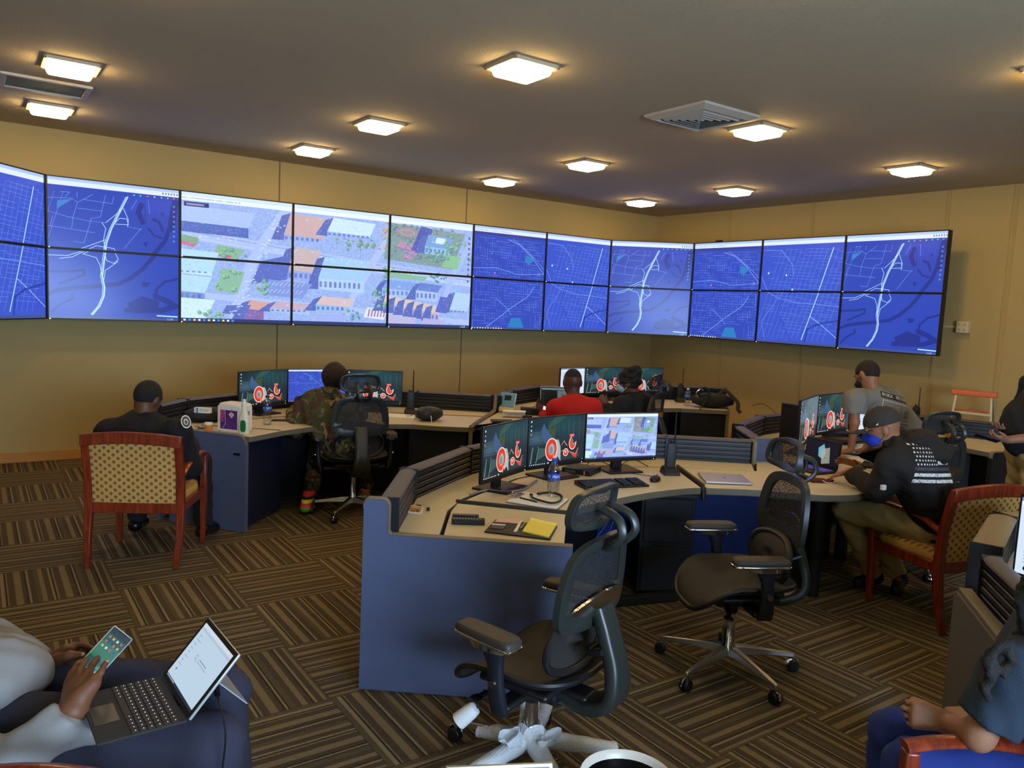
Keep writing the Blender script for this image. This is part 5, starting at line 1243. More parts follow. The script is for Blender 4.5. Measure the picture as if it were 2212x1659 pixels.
# photo card + cap
cv = Canvas(120, 80, (235, 225, 205)); cv.rect(8, 8, 112, 72, (190, 150, 90))
for k in range(30): cv.disc(random.uniform(12, 108), random.uniform(20, 68), random.uniform(3, 9), random.uniform(3, 7), jitter((110, 80, 60), 50))
cv.rect(40, 12, 100, 28, (220, 180, 90))
cs = [G(867, 1106), G(909, 1112), G(915, 1097), G(876, 1091)]; o = sum(cs, Vector())/4
t = small('photo_card', 'small printed photo card leaning at the slat divider', 'card', o); cs = [c-o for c in cs]
quad('print', *[c+Vector((0, 0, .006)) for c in cs], print_mat('photo_print', cv.image('group_photo_card')), t)
MB().prism([tuple(c[:2]) for c in cs], .001, .0052).build('card_stock', M_PAPER, t, smooth=0)
t = small('small_black_cube', 'tiny black cube beside the photo card', 'trinket', G(925, 1103)); MB().box((0, 0, .008), (.016, .016, .016)).build('cube', M_BLACK, t, bevel=.002)
t = small('binder_clip', 'tiny dark clip lying behind the photo card', 'clip', G(904, 1094)); MB().box((0, 0, .004), (.03, .008, .007)).build('clip', M_BLACK, t, bevel=.001)

# ------------------------------------------------------------------ back left desk
def img_label(name, w, h, fn):
    cv = Canvas(w, h, (230, 226, 214)); fn(cv); return print_mat(name, cv.image(name), .4)
def pkg(cv):
    w, h = cv.w, cv.h; cv.rect(w*.12, h*.16, w*.9, h*.93, (92, 44, 120)); cv.poly([(w*.12, h*.16), (w*.32, h*.16), (w*.26, h*.65), (w*.1, h*.62)], (180, 70, 130)); cv.line([(w*.33, h*.17), (w*.36, h*.7), (w*.25, h*.88)], 4, (225, 210, 220))
    cv.poly([(w*.5, h*.33), (w*.63, h*.2), (w*.76, h*.33), (w*.63, h*.48)], (230, 210, 200)); cv.text(w*.6, h*.42, 'SELECT', 2, (60, 30, 70), rot=1)
    for k in range(90): cv.disc(w*random.uniform(.35, .88), h*random.uniform(.6, .92), 3, 2, (160, 120, 180), .4)
t = small('wipes_package', 'white and purple plastic-wrapped paper package on the back left desk', 'package', (G(457, 932)+G(533, 936))/2+Vector((.02, .07, 0)), -.33)
rings = []
w_, d_ = .115, .075
for z, k in ((0, .93), (.01, .99), (.06, 1), (.16, 1), (.20, .98), (.217, .9), (.224, .7), (.226, .2)): rings.append([Vector((w_*k*c, d_*k*q, z)) for c, q in se(1, 1, 6, 32)])
MB().loft(rings).build('wrapped_stack', mat('plastic_wrap_white', (224, 216, 196), .28), t, smooth=60)
quad('printed_front', (-.10, -.0765, .012), (.10, -.0765, .012), (.10, -.0765, .20), (-.10, -.0765, .20), img_label('purple_package_print', 200, 220, pkg), t)
def barcode(cv):
    for k in range(22): cv.rect(cv.w*.2+k*3, cv.h*.15, cv.w*.2+k*3+random.uniform(1, 2), cv.h*.35, (60, 60, 60))
    for k in range(8): cv.rect(cv.w*.2, cv.h*(.45+k*.05), cv.w*random.uniform(.5, .85), cv.h*(.46+k*.05), (150, 145, 135))
quad('printed_side', (.1165, -.05, .02), (.1165, .05, .02), (.1165, .05, .19), (.1165, -.05, .19), img_label('side_print', 120, 200, barcode), t)
t = small('spray_bottle', 'white squeeze bottle with green label at the desk corner', 'bottle', G(524, 938)+Vector((.0, .03, 0)), -.3)
rings = []
for z, a_, b_ in ((0, .040, .028), (.01, .044, .031), (.09, .044, .031), (.12, .040, .029), (.145, .028, .024), (.165, .022, .022), (.20, .018, .018)): rings.append([Vector((a_*c, b_*q, z)) for c, q in se(1, 1, 2.8, 26)])
MB().loft(rings).build('bottle_body', mat('milky_plastic', (226, 222, 196), .35), t, smooth=60)
MB().lathe([(.018, .20), (.018, .235), (.012, .24), (.012, .262), (.004, .265)], n=16).build('nozzle', M_WHITE, t)
MB().loft([[Vector((.012+.024*c, -.0325, .062+.045*q)) for c, q in se(1, 1, 3, 24)], [Vector((.012+.024*c, -.028, .062+.045*q)) for c, q in se(1, 1, 3, 24)]]).build('green_label', mat('green_label', (30, 120, 70), .4), t)
t = small('pill_bottle', 'orange pill bottle with white lid beside the purple package', 'bottle', G(447, 930)+Vector((0, .03, 0)))
MB().lathe([(.028, 0), (.03, .004), (.03, .04)], n=24).build('orange_vial', mat('orange_vial', (226, 130, 60), .3), t); MB().lathe([(.031, .04), (.033, .042), (.033, .055), (.03, .058), (.002, .058)], n=24).build('lid', M_WHITE, t)
t = small('key_bunch', 'bunch of dark keys lying by the pill bottle', 'keys', G(428, 928)+Vector((0, .02, 0)))
mb = MB()
for k in range(5): a = k*.6+.2; mb.beam((0, 0, .004+k*.002), (.05*math.cos(a), .05*math.sin(a), .005+k*.003), .012, .003)
mb.build('keys', mat('dark_metal', (90, 84, 74), .4, metal=.8), t); MB().tube([(.012*math.cos(a), .012*math.sin(a), .008) for a in [2*PI*i/12 for i in range(12)]], .0018, 6, closed=True).build('key_ring', M_ALU, t)
def soft_bag(name, label, p, rz, dims, m, seed=0):
    t = small(name, label, 'bag', p, rz); rr = random.Random(seed); rings = []
    L_, W_, H_ = dims; n = 14
    for i in range(n+1):
        x = -L_/2+L_*i/n; f = math.sin(PI*min(max(i/n, .04), .96))**.35
        rings.append([Vector((x, W_/2*f*c*(1+rr.uniform(-.04, .04)), max(0.001, H_/2+H_/2*f*q*(1+rr.uniform(-.06, .06))))) for c, q in se(1, 1, 2.6, 20)])
    MB().loft(rings).build('bag_body', m, t, smooth=80); return t
M_BAG = mat('black_nylon', (26, 25, 26), .7, bump=.6, bscale=25)
b_ = soft_bag('tool_bag', 'soft black bag lying under the small white carton', (G(400, 915)+G(455, 915))/2+Vector((.02, .12, 0)), .5, (.34, .2, .12), M_BAG, 3)
t = small('small_carton', 'small white and blue printed carton resting on the black bag', 'box', G(434, 893, .86)+Vector((0, .04, 0)), -.06)
def crt(cv):
    cv.rect(0, 0, cv.w*.14, cv.h, (200, 205, 215)); cv.rect(cv.w*.14, 0, cv.w*.27, cv.h, (80, 140, 190))
    for k in range(3):
        cv.rect(cv.w*.36, cv.h*(.25+k*.18), cv.w*.58, cv.h*(.31+k*.18), (110, 100, 80)); cv.rect(cv.w*.62, cv.h*(.25+k*.18), cv.w*.9, cv.h*(.31+k*.18), (130, 120, 95))
MB().box((0, 0, .02), (.125, .04, .042)).build('box', mat('carton_white', (222, 214, 190), .6), t, bevel=.002)
quad('printed_face', (-.062, -.0206, .0), (.062, -.0206, .0), (.062, -.0206, .04), (-.062, -.0206, .04), img_label('carton_print', 190, 60, crt), t)
t = small('mobile_phone', 'black phone lying flat left of the camouflage sleeve', 'phone', G(607, 909), .2); MB().box((0, 0, .005), (.15, .075, .009)).build('case', M_BLACK, t, bevel=.004)
t = small('paper_stack', 'white papers with a pen in front of the back left radio', 'paper', G(866, 903)+Vector((0, .04, 0)), -.1)
MB().box((0, 0, .008), (.28, .20, .015)).build('sheets', M_PAPER, t, smooth=0); MB().box((.17, .02, .01), (.07, .15, .018)).build('card', M_PAPER, t, smooth=0)
MB().cyl((.05, -.02, .02), (.09, .06, .02), .004, 8).build('pen', M_ALU, t)
b_ = soft_bag('belt_pouch', 'puffy black pouch on the back left desk with a hanging cord', G(925, 910)+Vector((0, .04, 0)), .5, (.24, .17, .13), mat('black_shell_fabric', (34, 36, 40), .45, bump=.8, bscale=16), 5)
MB().tube(smooth_path([(-.02, -.06, .05), (-.01, -.1, .02), (0, -.13, -.04), (-.06, -.14, -.10), (-.16, -.13, -.11)], 5), .002, 6).build('cord', M_BLACK, b_)
MB().tube([(-.02, -.095, .06), (-.015, -.105, .0)], .004, 6).build('zip_pull', M_ALU, b_)

# ------------------------------------------------------------------ back centre desk
t = small('desk_phone', 'blue-faced desk phone terminal on a white stand', 'phone', G(1083, 893)+Vector((.05, .06, 0)), -.35)
mb = MB(); mb.beam((0, -.02, .012), (-.0, .075, .195), .0, .0)
M_ = Matrix.Translation((0, .02, .10)) @ Matrix.Rotation(math.radians(-22), 4, 'X')
MB().box((0, 0, 0), (.16, .02, .20), M=M_).build('face_plate', mat('pale_frame', (190, 200, 200), .4), t, bevel=.004)
MB().box((0, -.0115, .022), (.145, .003, .145), M=M_).build('blue_face', mat('teal_face', (96, 150, 172), .45), t, smooth=0)
MB().box((0, -.014, .045), (.07, .003, .05), M=M_).build('small_screen', mat('dark_screen', (30, 34, 44), .2), t, smooth=0)
MB().box((0, -.0115, -.075), (.15, .004, .04), M=M_).build('cream_base_strip', mat('cream_strip', (220, 190, 130), .5), t, smooth=0)
MB().loft([[Vector((-.07, -.01, 0)), Vector((-.07, .10, 0)), Vector((-.07, .03, .12))], [Vector((.07, -.01, 0)), Vector((.07, .10, 0)), Vector((.07, .03, .12))]]).build('stand', mat('pale_frame', (190, 200, 200), .4), t, smooth=0)
t = small('paper_roll', 'loosely rolled sheet of paper on the back centre desk', 'paper', G(1113, 905)+Vector((0, .06, 0)), .1)
rg = [Vector((0, .035+.035*math.cos(a)-.0, .036+.034*math.sin(a))) for a in [math.radians(-160+i*16) for i in range(20)]]
vs = [Vector((-.12, p.y, p.z)) for p in rg]+[Vector((.10, p.y, p.z)) for p in rg]+[Vector((-.12, p.y*.95, p.z*.95+.002)) for p in rg]+[Vector((.10, p.y*.95, p.z*.95+.002)) for p in rg]; n = len(rg); fs = []
for i in range(n-1): fs += [(i, i+1, n+i+1, n+i), (2*n+i, 3*n+i, 3*n+i+1, 2*n+i+1)]
MB().add(vs, fs).build('curled_sheet', M_PAPER, t, smooth=180)
t = small('notebook', 'dark closed notebook near the top of the left front monitor', 'notebook', G(1085, 912), .15); MB().box((0, 0, .009), (.20, .14, .017)).build('cover', mat('dark_brown_cover', (46, 36, 32), .6), t, bevel=.003)
t = small('black_case', 'black hard case between the paper roll and the tan laptop', 'case', G(1140, 897)+Vector((.03, .03, 0)), .05); MB().box((0, .03, .035), (.20, .13, .07)).build('case', M_BLACK, t, bevel=.012); MB().box((0, .0, .073), (.14, .05, .008)).build('latch_strip', mat('latch_grey', (120, 110, 90), .4), t, bevel=.002)
t = small('glasses_case', 'glossy dark bundle in front of the paper roll', 'case', G(1132, 906)+Vector((.03, .02, 0)), .2); MB().ell((0, 0, .022), (.05, .03, .022), 10).build('bundle', mat('glossy_brown', (40, 26, 20), .2), t)
# tan laptop
def laptop(label, p, rz, w=.34, d=.23, tilt=100, body=None, scr=None, name='open_laptop', keym=None):
    th = small(name, label, 'laptop', p, rz)
    b = MB().box((0, -d/2, .009), (w, d, .016)).build('base', body, th, bevel=.004)
    mb = MB()
    for r in range(5):
        for c in range(14): mb.box((-w*.42+c*w*.0646, -d*.08-r*.019-.012, .0175), (.0165, .0155, .003))
    mb.build('keys', keym or mat('key_black', (26, 26, 28), .45), b, smooth=0)
    MB().box((0, -d*.80, .0172), (w*.3, d*.26, .001)).build('touchpad', mat('touchpad_grey', (60, 60, 62), .35), b, smooth=0)
    Ml = Matrix.Translation((0, 0, .016)) @ Matrix.Rotation(math.radians(-(tilt-90)), 4, 'X')
    l = MB().box((0, .004, d/2), (w, .007, d), M=Ml).build('lid', body, th, bevel=.003)
    MB().box((0, -.0005, d/2), (w*.97, .003, d*.95), M=Ml).build('screen_bezel', M_BLACK, l, smooth=0)
    quad('screen', *[Ml @ Vector(v) for v in ((-w*.46, -.0025, d*.08), (w*.46, -.0025, d*.08), (w*.46, -.0025, d*.93), (-w*.46, -.0025, d*.93))], scr, l)
    return th
cv = Canvas(320, 200, (22, 24, 30)); cv.rect(0, 0, 320, 14, (120, 140, 150)); cv.rect(150, 20, 260, 150, (92, 112, 122)); cv.disc(200, 55, 12, 12, (30, 40, 46)); cv.disc(200, 55, 5, 5, (150, 180, 190)); cv.rect(20, 30, 140, 180, (12, 13, 18))
laptop('tan-framed open laptop in front of the red shirt man', G(1180, 893)+Vector((.12, .0, 0)), .12, .37, .26, 104, mat('champagne_shell', (206, 176, 126), .35, metal=.4), screen_mat('lit_dark_window', cv.image('dark_window_desktop'), .9))
# bag at the back right
b_ = soft_bag('camera_bag', 'black shoulder bag with looped straps on the end of the back centre desk', G(1541, 882)+Vector((0, .06, 0)), -.05, (.46, .24, .17), M_BAG, 8)
for s, pts in enumerate((((-.16, -.08, .12), (-.18, -.08, .18), (-.10, -.04, .22), (-.06, -.10, .17), (-.12, -.15, .07), (-.19, -.21, -.02)), ((.05, -.05, .16), (.12, -.05, .21), (.20, -.08, .15), (.26, -.12, .08), (.25, -.18, .02), (.28, -.2, -.02)))):
    MB().tube(smooth_path(pts, 6), .017, 8, flat=(1.3, .35)).build('strap', mat('strap_webbing', (38, 34, 34), .8), b_)
MB().tube(smooth_path([(-.18, -.1, .12), (-.21, -.11, .17), (-.17, -.1, .21), (-.13, -.1, .20)], 5), .008, 8).build('metal_buckle', M_CHROME, b_)

# ------------------------------------------------------------------ right desk and peninsula
cv = Canvas(320, 200, (26, 24, 34)); cv.poly([(120, 60), (170, 20), (200, 90), (180, 150), (130, 130)], (120, 190, 220)); cv.poly([(150, 70), (230, 40), (250, 170), (170, 190)], (190, 190, 170), .8); cv.disc(60, 180, 10, 8, (110, 190, 230)); cv.rect(0, 190, 320, 200, (10, 10, 14))
M_KEYLIT = mat('backlit_violet_keys', (60, 50, 90), .5, emis=(110, 80, 220), estr=.35)
laptop('small black open laptop under the hands of the black hoodie person', G(1757, 1014)+Vector((.05, .02, 0)), math.radians(-62), .30, .20, 98, mat('dark_brown_shell', (40, 34, 34), .4), screen_mat('lit_blue_figure', cv.image('laptop_blue_figure'), .8), keym=M_KEYLIT)
t = small('face_mask', 'crumpled dark red face mask with white ear loops', 'mask', G(1772, 1041), .1)
rings = []; rr = random.Random(2)
for i in range(9):
    x = -.075+.15*i/8; rings.append([Vector((x, .035*c*(1+rr.uniform(-.15, .15)), max(.001, .012+.013*q*(1+rr.uniform(-.3, .3))))) for c, q in se(1, 1, 2, 12)])
MB().loft(rings).build('cloth', mat('maroon_cloth', (96, 18, 24), .8), t, smooth=80)
MB().tube(smooth_path([(.07, .01, .02), (.10, -.02, .012), (.06, -.05, .008), (.02, -.045, .006), (.0, -.02, .02), (.04, -.01, .026)], 6), .0025, 6).build('ear_loop', M_WHITE, t)
MB().tube(smooth_path([(-.07, .02, .02), (-.09, .04, .012), (-.06, .06, .008)], 6), .0025, 6).build('ear_loop', M_WHITE, t)
t = small('paper_sheet', 'bright sheet of paper on the round table end', 'paper', G(1846, 996)); o = G(1846, 996)
MB().prism([tuple((G(x, y)-o)[:2]) for x, y in ((1826, 985), (1855, 987), (1874, 1001), (1871, 1004), (1838, 1001))], .001, .004).build('sheet', M_PAPER, t, smooth=0)
t = small('mobile_phone', 'flat black phone near the leaning hand', 'phone', G(1837, 980.5), -.1); MB().box((0, 0, .005), (.12, .06, .009)).build('case', M_BLACK, t, bevel=.003)
t = small('cable_coil', 'thin loose black cord tangled on the desk behind the mesh chair', 'cable', G(1738, 990))
MB().tube(smooth_path([(-.09, .02, .003), (-.03, .05, .02), (.01, .0, .04), (-.04, -.04, .02), (.03, -.05, .004), (.06, .02, .01), (.0, .07, .03), (-.02, .02, .05)], 8), .0022, 6).build('cord', M_BLACK, t)
keyboard('grey-blue keyboard beside the leaning man', G(1845, 957)+Vector((0, .05, 0)), .25, .42, .15, mat('slate_tray', (90, 104, 116), .5))
b_ = soft_bag('zip_case', 'dark brown zipped case on the right desk', G(1806, 959)+Vector((.02, .04, 0)), -.15, (.34, .16, .055), mat('brown_case', (48, 36, 36), .6), 9)
t = small('docking_station', 'black box with cables under the right desk monitor', 'computer', G(1805, 943)+Vector((.02, .08, 0)), -.1); MB().box((0, 0, .02), (.26, .18, .035)).build('case', mat('navy_black', (24, 24, 44), .5), t, bevel=.004)
t = small('cable', 'two thin cables arching over the right desk slat divider', 'cable', G(1670, 925)+Vector((.1, .25, 0)))
for k in (0, 1): MB().tube(smooth_path([(-.22, .08, .17), (-.12, .02, .2), (0, -.1-.05*k, .1), (.05+.1*k, -.25, .0+.004), (.15+.1*k, -.3, .004)], 6), .003, 6).build('cord', M_BLACK, t)
t = small('paper_cup', 'orange cup seen through the right chair headrest', 'cup', G(2056, 962)+Vector((0, .05, 0)))
MB().lathe([(.03, 0), (.032, .002), (.04, .12), (.038, .12), (.031, .006), (.001, .005)], n=24).build('cup', mat('orange_cup', (200, 140, 50), .5), t)
# closed-off monitor of the near right desk
mE = thing('desktop_monitor', 'bright bluish screen edge peeking over the near right divider', 'monitor', (2.13, 2.76, DZ), math.radians(-62))
MB().box((0, .012, .26), (.52, .022, .33)).build('housing', M_BLACK, mE, bevel=.004)
quad('screen', (-.25, -.0005, .11), (.25, -.0005, .11), (.25, -.0005, .41), (-.25, -.0005, .41), S_DOC, mE)
mb = MB(); mb.box((0, .05, .09), (.07, .03, .18)); mb.box((0, .05, .006), (.24, .2, .012)); mb.build('stand', M_BLACK, mE, bevel=.004)

# ------------------------------------------------------------------ step ladder by the right wall
lc = G(2105, 1000, 0)
d = ray(2105, 850); tt = (U1-.45)/d.dot(E1); LP = d*tt; base = Vector((LP.x, LP.y, 0))
ztop = CAM_H+LP.z+.0
ld = thing('step_ladder', 'cream step ladder with orange top standing at the right wall', 'ladder', tuple(base), math.radians(-RA*0-0), world=False)
ld.rotation_euler.z = RA-PI/2+.35
M_FG = mat('ladder_fibreglass', (214, 196, 160), .5)
zt_ = ztop
for s in (-1, 1):
    MB().beam((s*.24, -.30, 0), (s*.16, -.04, zt_-.02), .022, .065, up=(0, 1, 0)).build('front_rail', M_FG, ld, bevel=.004)
    MB().beam((s*.25, .34, 0), (s*.17, .05, zt_-.02), .018, .045, up=(0, 1, 0)).build('rear_rail', M_ALU, ld, bevel=.004)
n = int((zt_-.1)/.3)
for k in range(1, n+1):
    f = k*.3/zt_; MB().box((0, -.30+.26*f, k*.3), (.46-.14*f, .085, .022)).build('step', M_FG, ld, bevel=.003)
    MB().box((0, .34-.29*f, k*.3), (.48-.14*f, .02, .03)).build('rear_brace', mat('orange_plastic', (226, 112, 70), .5) if k % 2 else M_ALU, ld, bevel=.003)
MB().box((0, .0, zt_), (.42, .17, .05)).build('top_cap', mat('orange_plastic', (226, 112, 70), .5), ld, bevel=.01)

# ------------------------------------------------------------------ foreground bottom edge
hc = Vector((.475, 2.62, .0)); hc = G(1360, 1694, .24)
t = thing('safety_helmet', 'upturned white helmet with a glossy black lining at the bottom edge', 'helmet', (hc.x, hc.y, 0), .15)
def hring(k, z, dz=0): return [Vector((.165*k*c, .19*k*q, z+dz*q)) for c, q in se(1, 1, 2.1, 40)]
MB().loft([hring(.25, .002), hring(.6, .02), hring(.85, .09), hring(.97, .17), hring(1.0, .22), hring(1.02, .24), hring(.99, .25), hring(.93, .24), hring(.90, .20)], cap=False).build('shell', mat('ivory_shell', (226, 216, 200), .3), t, smooth=60)
MB().loft([hring(.92, .225), hring(.86, .18), hring(.75, .10), hring(.45, .05), hring(.05, .04)], cap=False).build('lining', mat('glossy_lining', (16, 14, 12), .18), t, smooth=60)
MB().tube(smooth_path([(-.07, .12, .16), (-.03, .09, .19), (.03, .09, .19), (.07, .12, .16), (.04, .14, .13), (-.04, .14, .13)], 5, True), .012, 8, closed=True).build('ratchet', mat('glossy_lining', (16, 14, 12), .18), t)
lp_ = G(1095, 1705, .62)
st = thing('round_stool', 'low round stool under the silver laptop, below the frame', 'stool', (lp_.x-.02, lp_.y-.05, 0))
MB().lathe([(.17, .40), (.18, .42), (.18, .45), (.16, .46), (.01, .46)], n=32).build('seat', M_BLACKM, st)
for k in range(3): a = k*2.1; MB().cyl((.15*math.cos(a), .15*math.sin(a), 0), (.10*math.cos(a), .10*math.sin(a), .41), .014, 10).build('leg', M_CHROME, st)
lt = thing('upright_tablet', 'silver tablet edge poking up at the bottom edge of the photo', 'tablet', (lp_.x-.01, lp_.y-.04, .46), math.radians(8))
Ml = Matrix.Translation((0, 0, .0)) @ Matrix.Rotation(math.radians(-20), 4, 'X')
MB().box((0, 0, .11), (.27, .008, .215), M=Ml).build('body', M_ALU, lt, bevel=.012, seg=4)
MB().box((0, -.005, .11), (.25, .002, .195), M=Ml).build('glass_face', mat('grey_blue_glass', (90, 120, 134), .15), lt, smooth=0)
# ------------------------------------------------------------------ people : distance fields turned into one continuous skin
class Field:
    def __init__(s, h): s.h = h; s.pr = []
    def cone(s, a, b, ra, rb, flat=None, k=.03, cut=None):
        "round cone a-b; flat=(axis, factor) thins it along an axis; cut=(point, normal) keeps the side against the normal"
        s.pr.append(('c', np.array(a, float), np.array(b, float), ra, rb, flat, k, cut)); return s
    def ell(s, c, r, R=None, k=.03, cut=None):
        s.pr.append(('e', np.array(c, float), np.array(r, float), np.array(R) if R is not None else np.eye(3), None, None, k, cut)); return s
    def chain(s, pts, rs, **kw):
        for i in range(len(pts)-1): s.cone(pts[i], pts[i+1], rs[i], rs[i+1], **kw)
        return s
    def bound(s, p):
        if p[0] == 'c': r = max(p[3], p[4]); lo = np.minimum(p[1], p[2])-r; hi = np.maximum(p[1], p[2])+r
        else: r = p[2].max(); lo = p[1]-r; hi = p[1]+r
        return lo, hi
    def mesh(s, wr=None, seed=0):
        h = s.h; B = [s.bound(p) for p in s.pr]
        lo = np.min([b[0] for b in B], 0)-3*h-.01; hi = np.max([b[1] for b in B], 0)+3*h+.01
        n = np.ceil((hi-lo)/h).astype(int)+1
        Fd = np.full(n, 1.0, np.float32)
        for p, (bl, bh) in zip(s.pr, B):
            kk = p[6]; m = kk+3*h
            i0 = np.maximum(0, np.floor((bl-m-lo)/h).astype(int)); i1 = np.minimum(n, np.ceil((bh+m-lo)/h).astype(int)+1)
            ax = [lo[a]+h*np.arange(i0[a], i1[a], dtype=np.float32) for a in range(3)]
            X, Y, Z = np.meshgrid(*ax, indexing='ij')
            if p[0] == 'c':
                a, b, ra, rb, flat = p[1], p[2], p[3], p[4], p[5]
                x, y, z = X-a[0], Y-a[1], Z-a[2]; ba = b-a
                if flat is not None:
                    d = np.array(flat[0], float); d /= np.linalg.norm(d); q = flat[1]-1
                    dt = (x*d[0]+y*d[1]+z*d[2])*q; x = x+dt*d[0]; y = y+dt*d[1]; z = z+dt*d[2]
                    ba = ba+q*(ba@d)*d
                L2 = max(ba@ba, 1e-9); t = np.clip((x*ba[0]+y*ba[1]+z*ba[2])/L2, 0, 1)
                D = np.sqrt((x-t*ba[0])**2+(y-t*ba[1])**2+(z-t*ba[2])**2)-(ra+(rb-ra)*t)
            else:
                R = p[3]; x, y, z = X-p[1][0], Y-p[1][1], Z-p[1][2]
                u = [(R[0][j]*x+R[1][j]*y+R[2][j]*z)/p[2][j] for j in range(3)]
                k0 = np.sqrt(u[0]**2+u[1]**2+u[2]**2)+1e-6; k1 = np.sqrt((u[0]/p[2][0])**2+(u[1]/p[2][1])**2+(u[2]/p[2][2])**2)+1e-6
                D = k0*(k0-1)/k1
            if p[7] is not None:
                c, nn = np.array(p[7][0], float), np.array(p[7][1], float); nn /= np.linalg.norm(nn)
                D = np.maximum(D, (X-c[0])*nn[0]+(Y-c[1])*nn[1]+(Z-c[2])*nn[2])
            V = Fd[i0[0]:i1[0], i0[1]:i1[1], i0[2]:i1[2]]
            hh = np.maximum(kk-np.abs(V-D), 0)/max(kk, 1e-6); np.minimum(V, D, out=V); V -= (hh*hh*kk*.25).astype(np.float32)
        if wr:
            amp, f = wr; r = np.random.RandomState(seed); X, Y, Z = np.meshgrid(*[lo[a]+h*np.arange(n[a], dtype=np.float32) for a in range(3)], indexing='ij', sparse=True)
            for i in range(5):
                k = r.randn(3)*f*(1+.35*i); ph = r.rand()*6.3; k2 = r.randn(3)*f*.5
                Fd += (amp/(1+.4*i)*np.sin(X*k[0]+Y*k[1]+Z*k[2]+ph+1.6*np.sin(X*k2[0]+Y*k2[1]+Z*k2[2]))).astype(np.float32)
        return surfnet(Fd, lo, h)
def surfnet(F, lo, h):
    S = F < 0
    n = np.array(F.shape); c = n-1
    acc = np.zeros((c[0], c[1], c[2]), np.uint8)
    for i in (0, 1):
        for j in (0, 1):
            for k in (0, 1): acc += S[i:c[0]+i, j:c[1]+j, k:c[2]+k]
    cells = np.argwhere((acc > 0) & (acc < 8)); del acc
    idx = -np.ones(tuple(c), np.int32); idx[cells[:, 0], cells[:, 1], cells[:, 2]] = np.arange(len(cells))
    cs = [(0,0,0),(1,0,0),(0,1,0),(1,1,0),(0,0,1),(1,0,1),(0,1,1),(1,1,1)]
    val = [F[cells[:, 0]+a, cells[:, 1]+b, cells[:, 2]+d] for a, b, d in cs]
    sm = np.zeros((len(cells), 3)); cnt = np.zeros(len(cells))
    for i, j in ((0,1),(2,3),(4,5),(6,7),(0,2),(1,3),(4,6),(5,7),(0,4),(1,5),(2,6),(3,7)):
        a, b = val[i], val[j]; m = (a < 0) != (b < 0); t = np.where(m, a/np.where(m, a-b, 1), 0)
        p = np.array(cs[i])[None]+t[:, None]*(np.array(cs[j])-np.array(cs[i]))[None]; sm += p*m[:, None]; cnt += m
    v = (cells+sm/cnt[:, None])*h+lo
    fs = []
    for ax in range(3):
        a1, a2 = [(1, 2), (2, 0), (0, 1)][ax]
        sl0 = [slice(None)]*3; sl1 = [slice(None)]*3; sl0[ax] = slice(0, -1); sl1[ax] = slice(1, None)
        D = S[tuple(sl0)] != S[tuple(sl1)]; e = np.argwhere(D)
        e = e[(e[:, a1] > 0) & (e[:, a2] > 0) & (e[:, a1] < c[a1]) & (e[:, a2] < c[a2])]
        if not len(e): continue
        ins = S[e[:, 0], e[:, 1], e[:, 2]]
        def cell(d1, d2):
            q = e.copy(); q[:, a1] -= d1; q[:, a2] -= d2; return idx[q[:, 0], q[:, 1], q[:, 2]]
        q = np.stack([cell(0, 0), cell(1, 0), cell(1, 1), cell(0, 1)], 1); q[~ins] = q[~ins][:, ::-1]
        fs.append(q[(q >= 0).all(1)])
    return v, np.concatenate(fs)
def np_mesh(name, vf, m, parent):
    v, f = vf; v = v-np.array(parent['_base'])
    me = bpy.data.meshes.new(name); me.vertices.add(len(v)); me.vertices.foreach_set('co', v.astype(np.float32).ravel())
    me.loops.add(f.size); me.loops.foreach_set('vertex_index', f.astype(np.int32).ravel()); me.polygons.add(len(f))
    me.polygons.foreach_set('loop_start', np.arange(0, f.size, 4, dtype=np.int32)); me.polygons.foreach_set('use_smooth', np.ones(len(f), bool))
    me.update(calc_edges=True)
    for x in (m if isinstance(m, (list, tuple)) else [m]): me.materials.append(x)
    o = bpy.data.objects.new(name, me); C.objects.link(o); o.parent = parent
    sm = o.modifiers.new('relax', 'SMOOTH'); sm.factor = .5; sm.iterations = 2
    return o
def nv(v): return np.array(v)/np.linalg.norm(v)
def hand(F, w, d, pn, side, curl=(.3,.3,.3,.3), thumb=(.7, .3), s=1.0, k=.008, spread=.05, bend0=None):
    "w wrist, d direction of the hand, pn palm normal, side +1/-1 for the thumb side"
    w = np.array(w, float); d = nv(d); pn = np.array(pn, float); pn = nv(pn-d*(pn@d)); l = np.cross(d, pn)*side
    for i in range(4):
        a = w+d*.012*s+l*(.012-.008*i)*s; b = w+d*.092*s+l*(.031-.0205*i)*s
        F.cone(a, b, .017*s, .0125*s, k=.012)
    L_ = (.070, .078, .072, .056)
    for i in range(4):
        p = w+d*(.092-.004*abs(i-1))*s+l*(.031-.0205*i)*s; dd = nv(d+l*spread*(1.5-i)); ang = 0
        r = (.0095, .0098, .0093, .0083)[i]*s
        for q, f in enumerate((.45, .31, .24)):
            ang += curl[i]*(1.0 if q else (bend0[i] if bend0 else .8)); dr = dd*math.cos(ang)+pn*math.sin(ang)
            e = p+dr*L_[i]*f*s; F.cone(p, e, r*(1-.1*q), r*(1-.1*(q+1)), k=.003); p = e
    p = w+d*.022*s+l*.026*s; t1 = nv(d*math.cos(thumb[0])+l*math.sin(thumb[0])+pn*.25); e = p+t1*.046*s; F.cone(p, e, .0145*s, .0115*s, k=.012)
    t2 = nv(t1*math.cos(thumb[1])+d*math.sin(thumb[1])+pn*.1); F.cone(e, e+t2*.034*s, .0112*s, .009*s, k=.004)
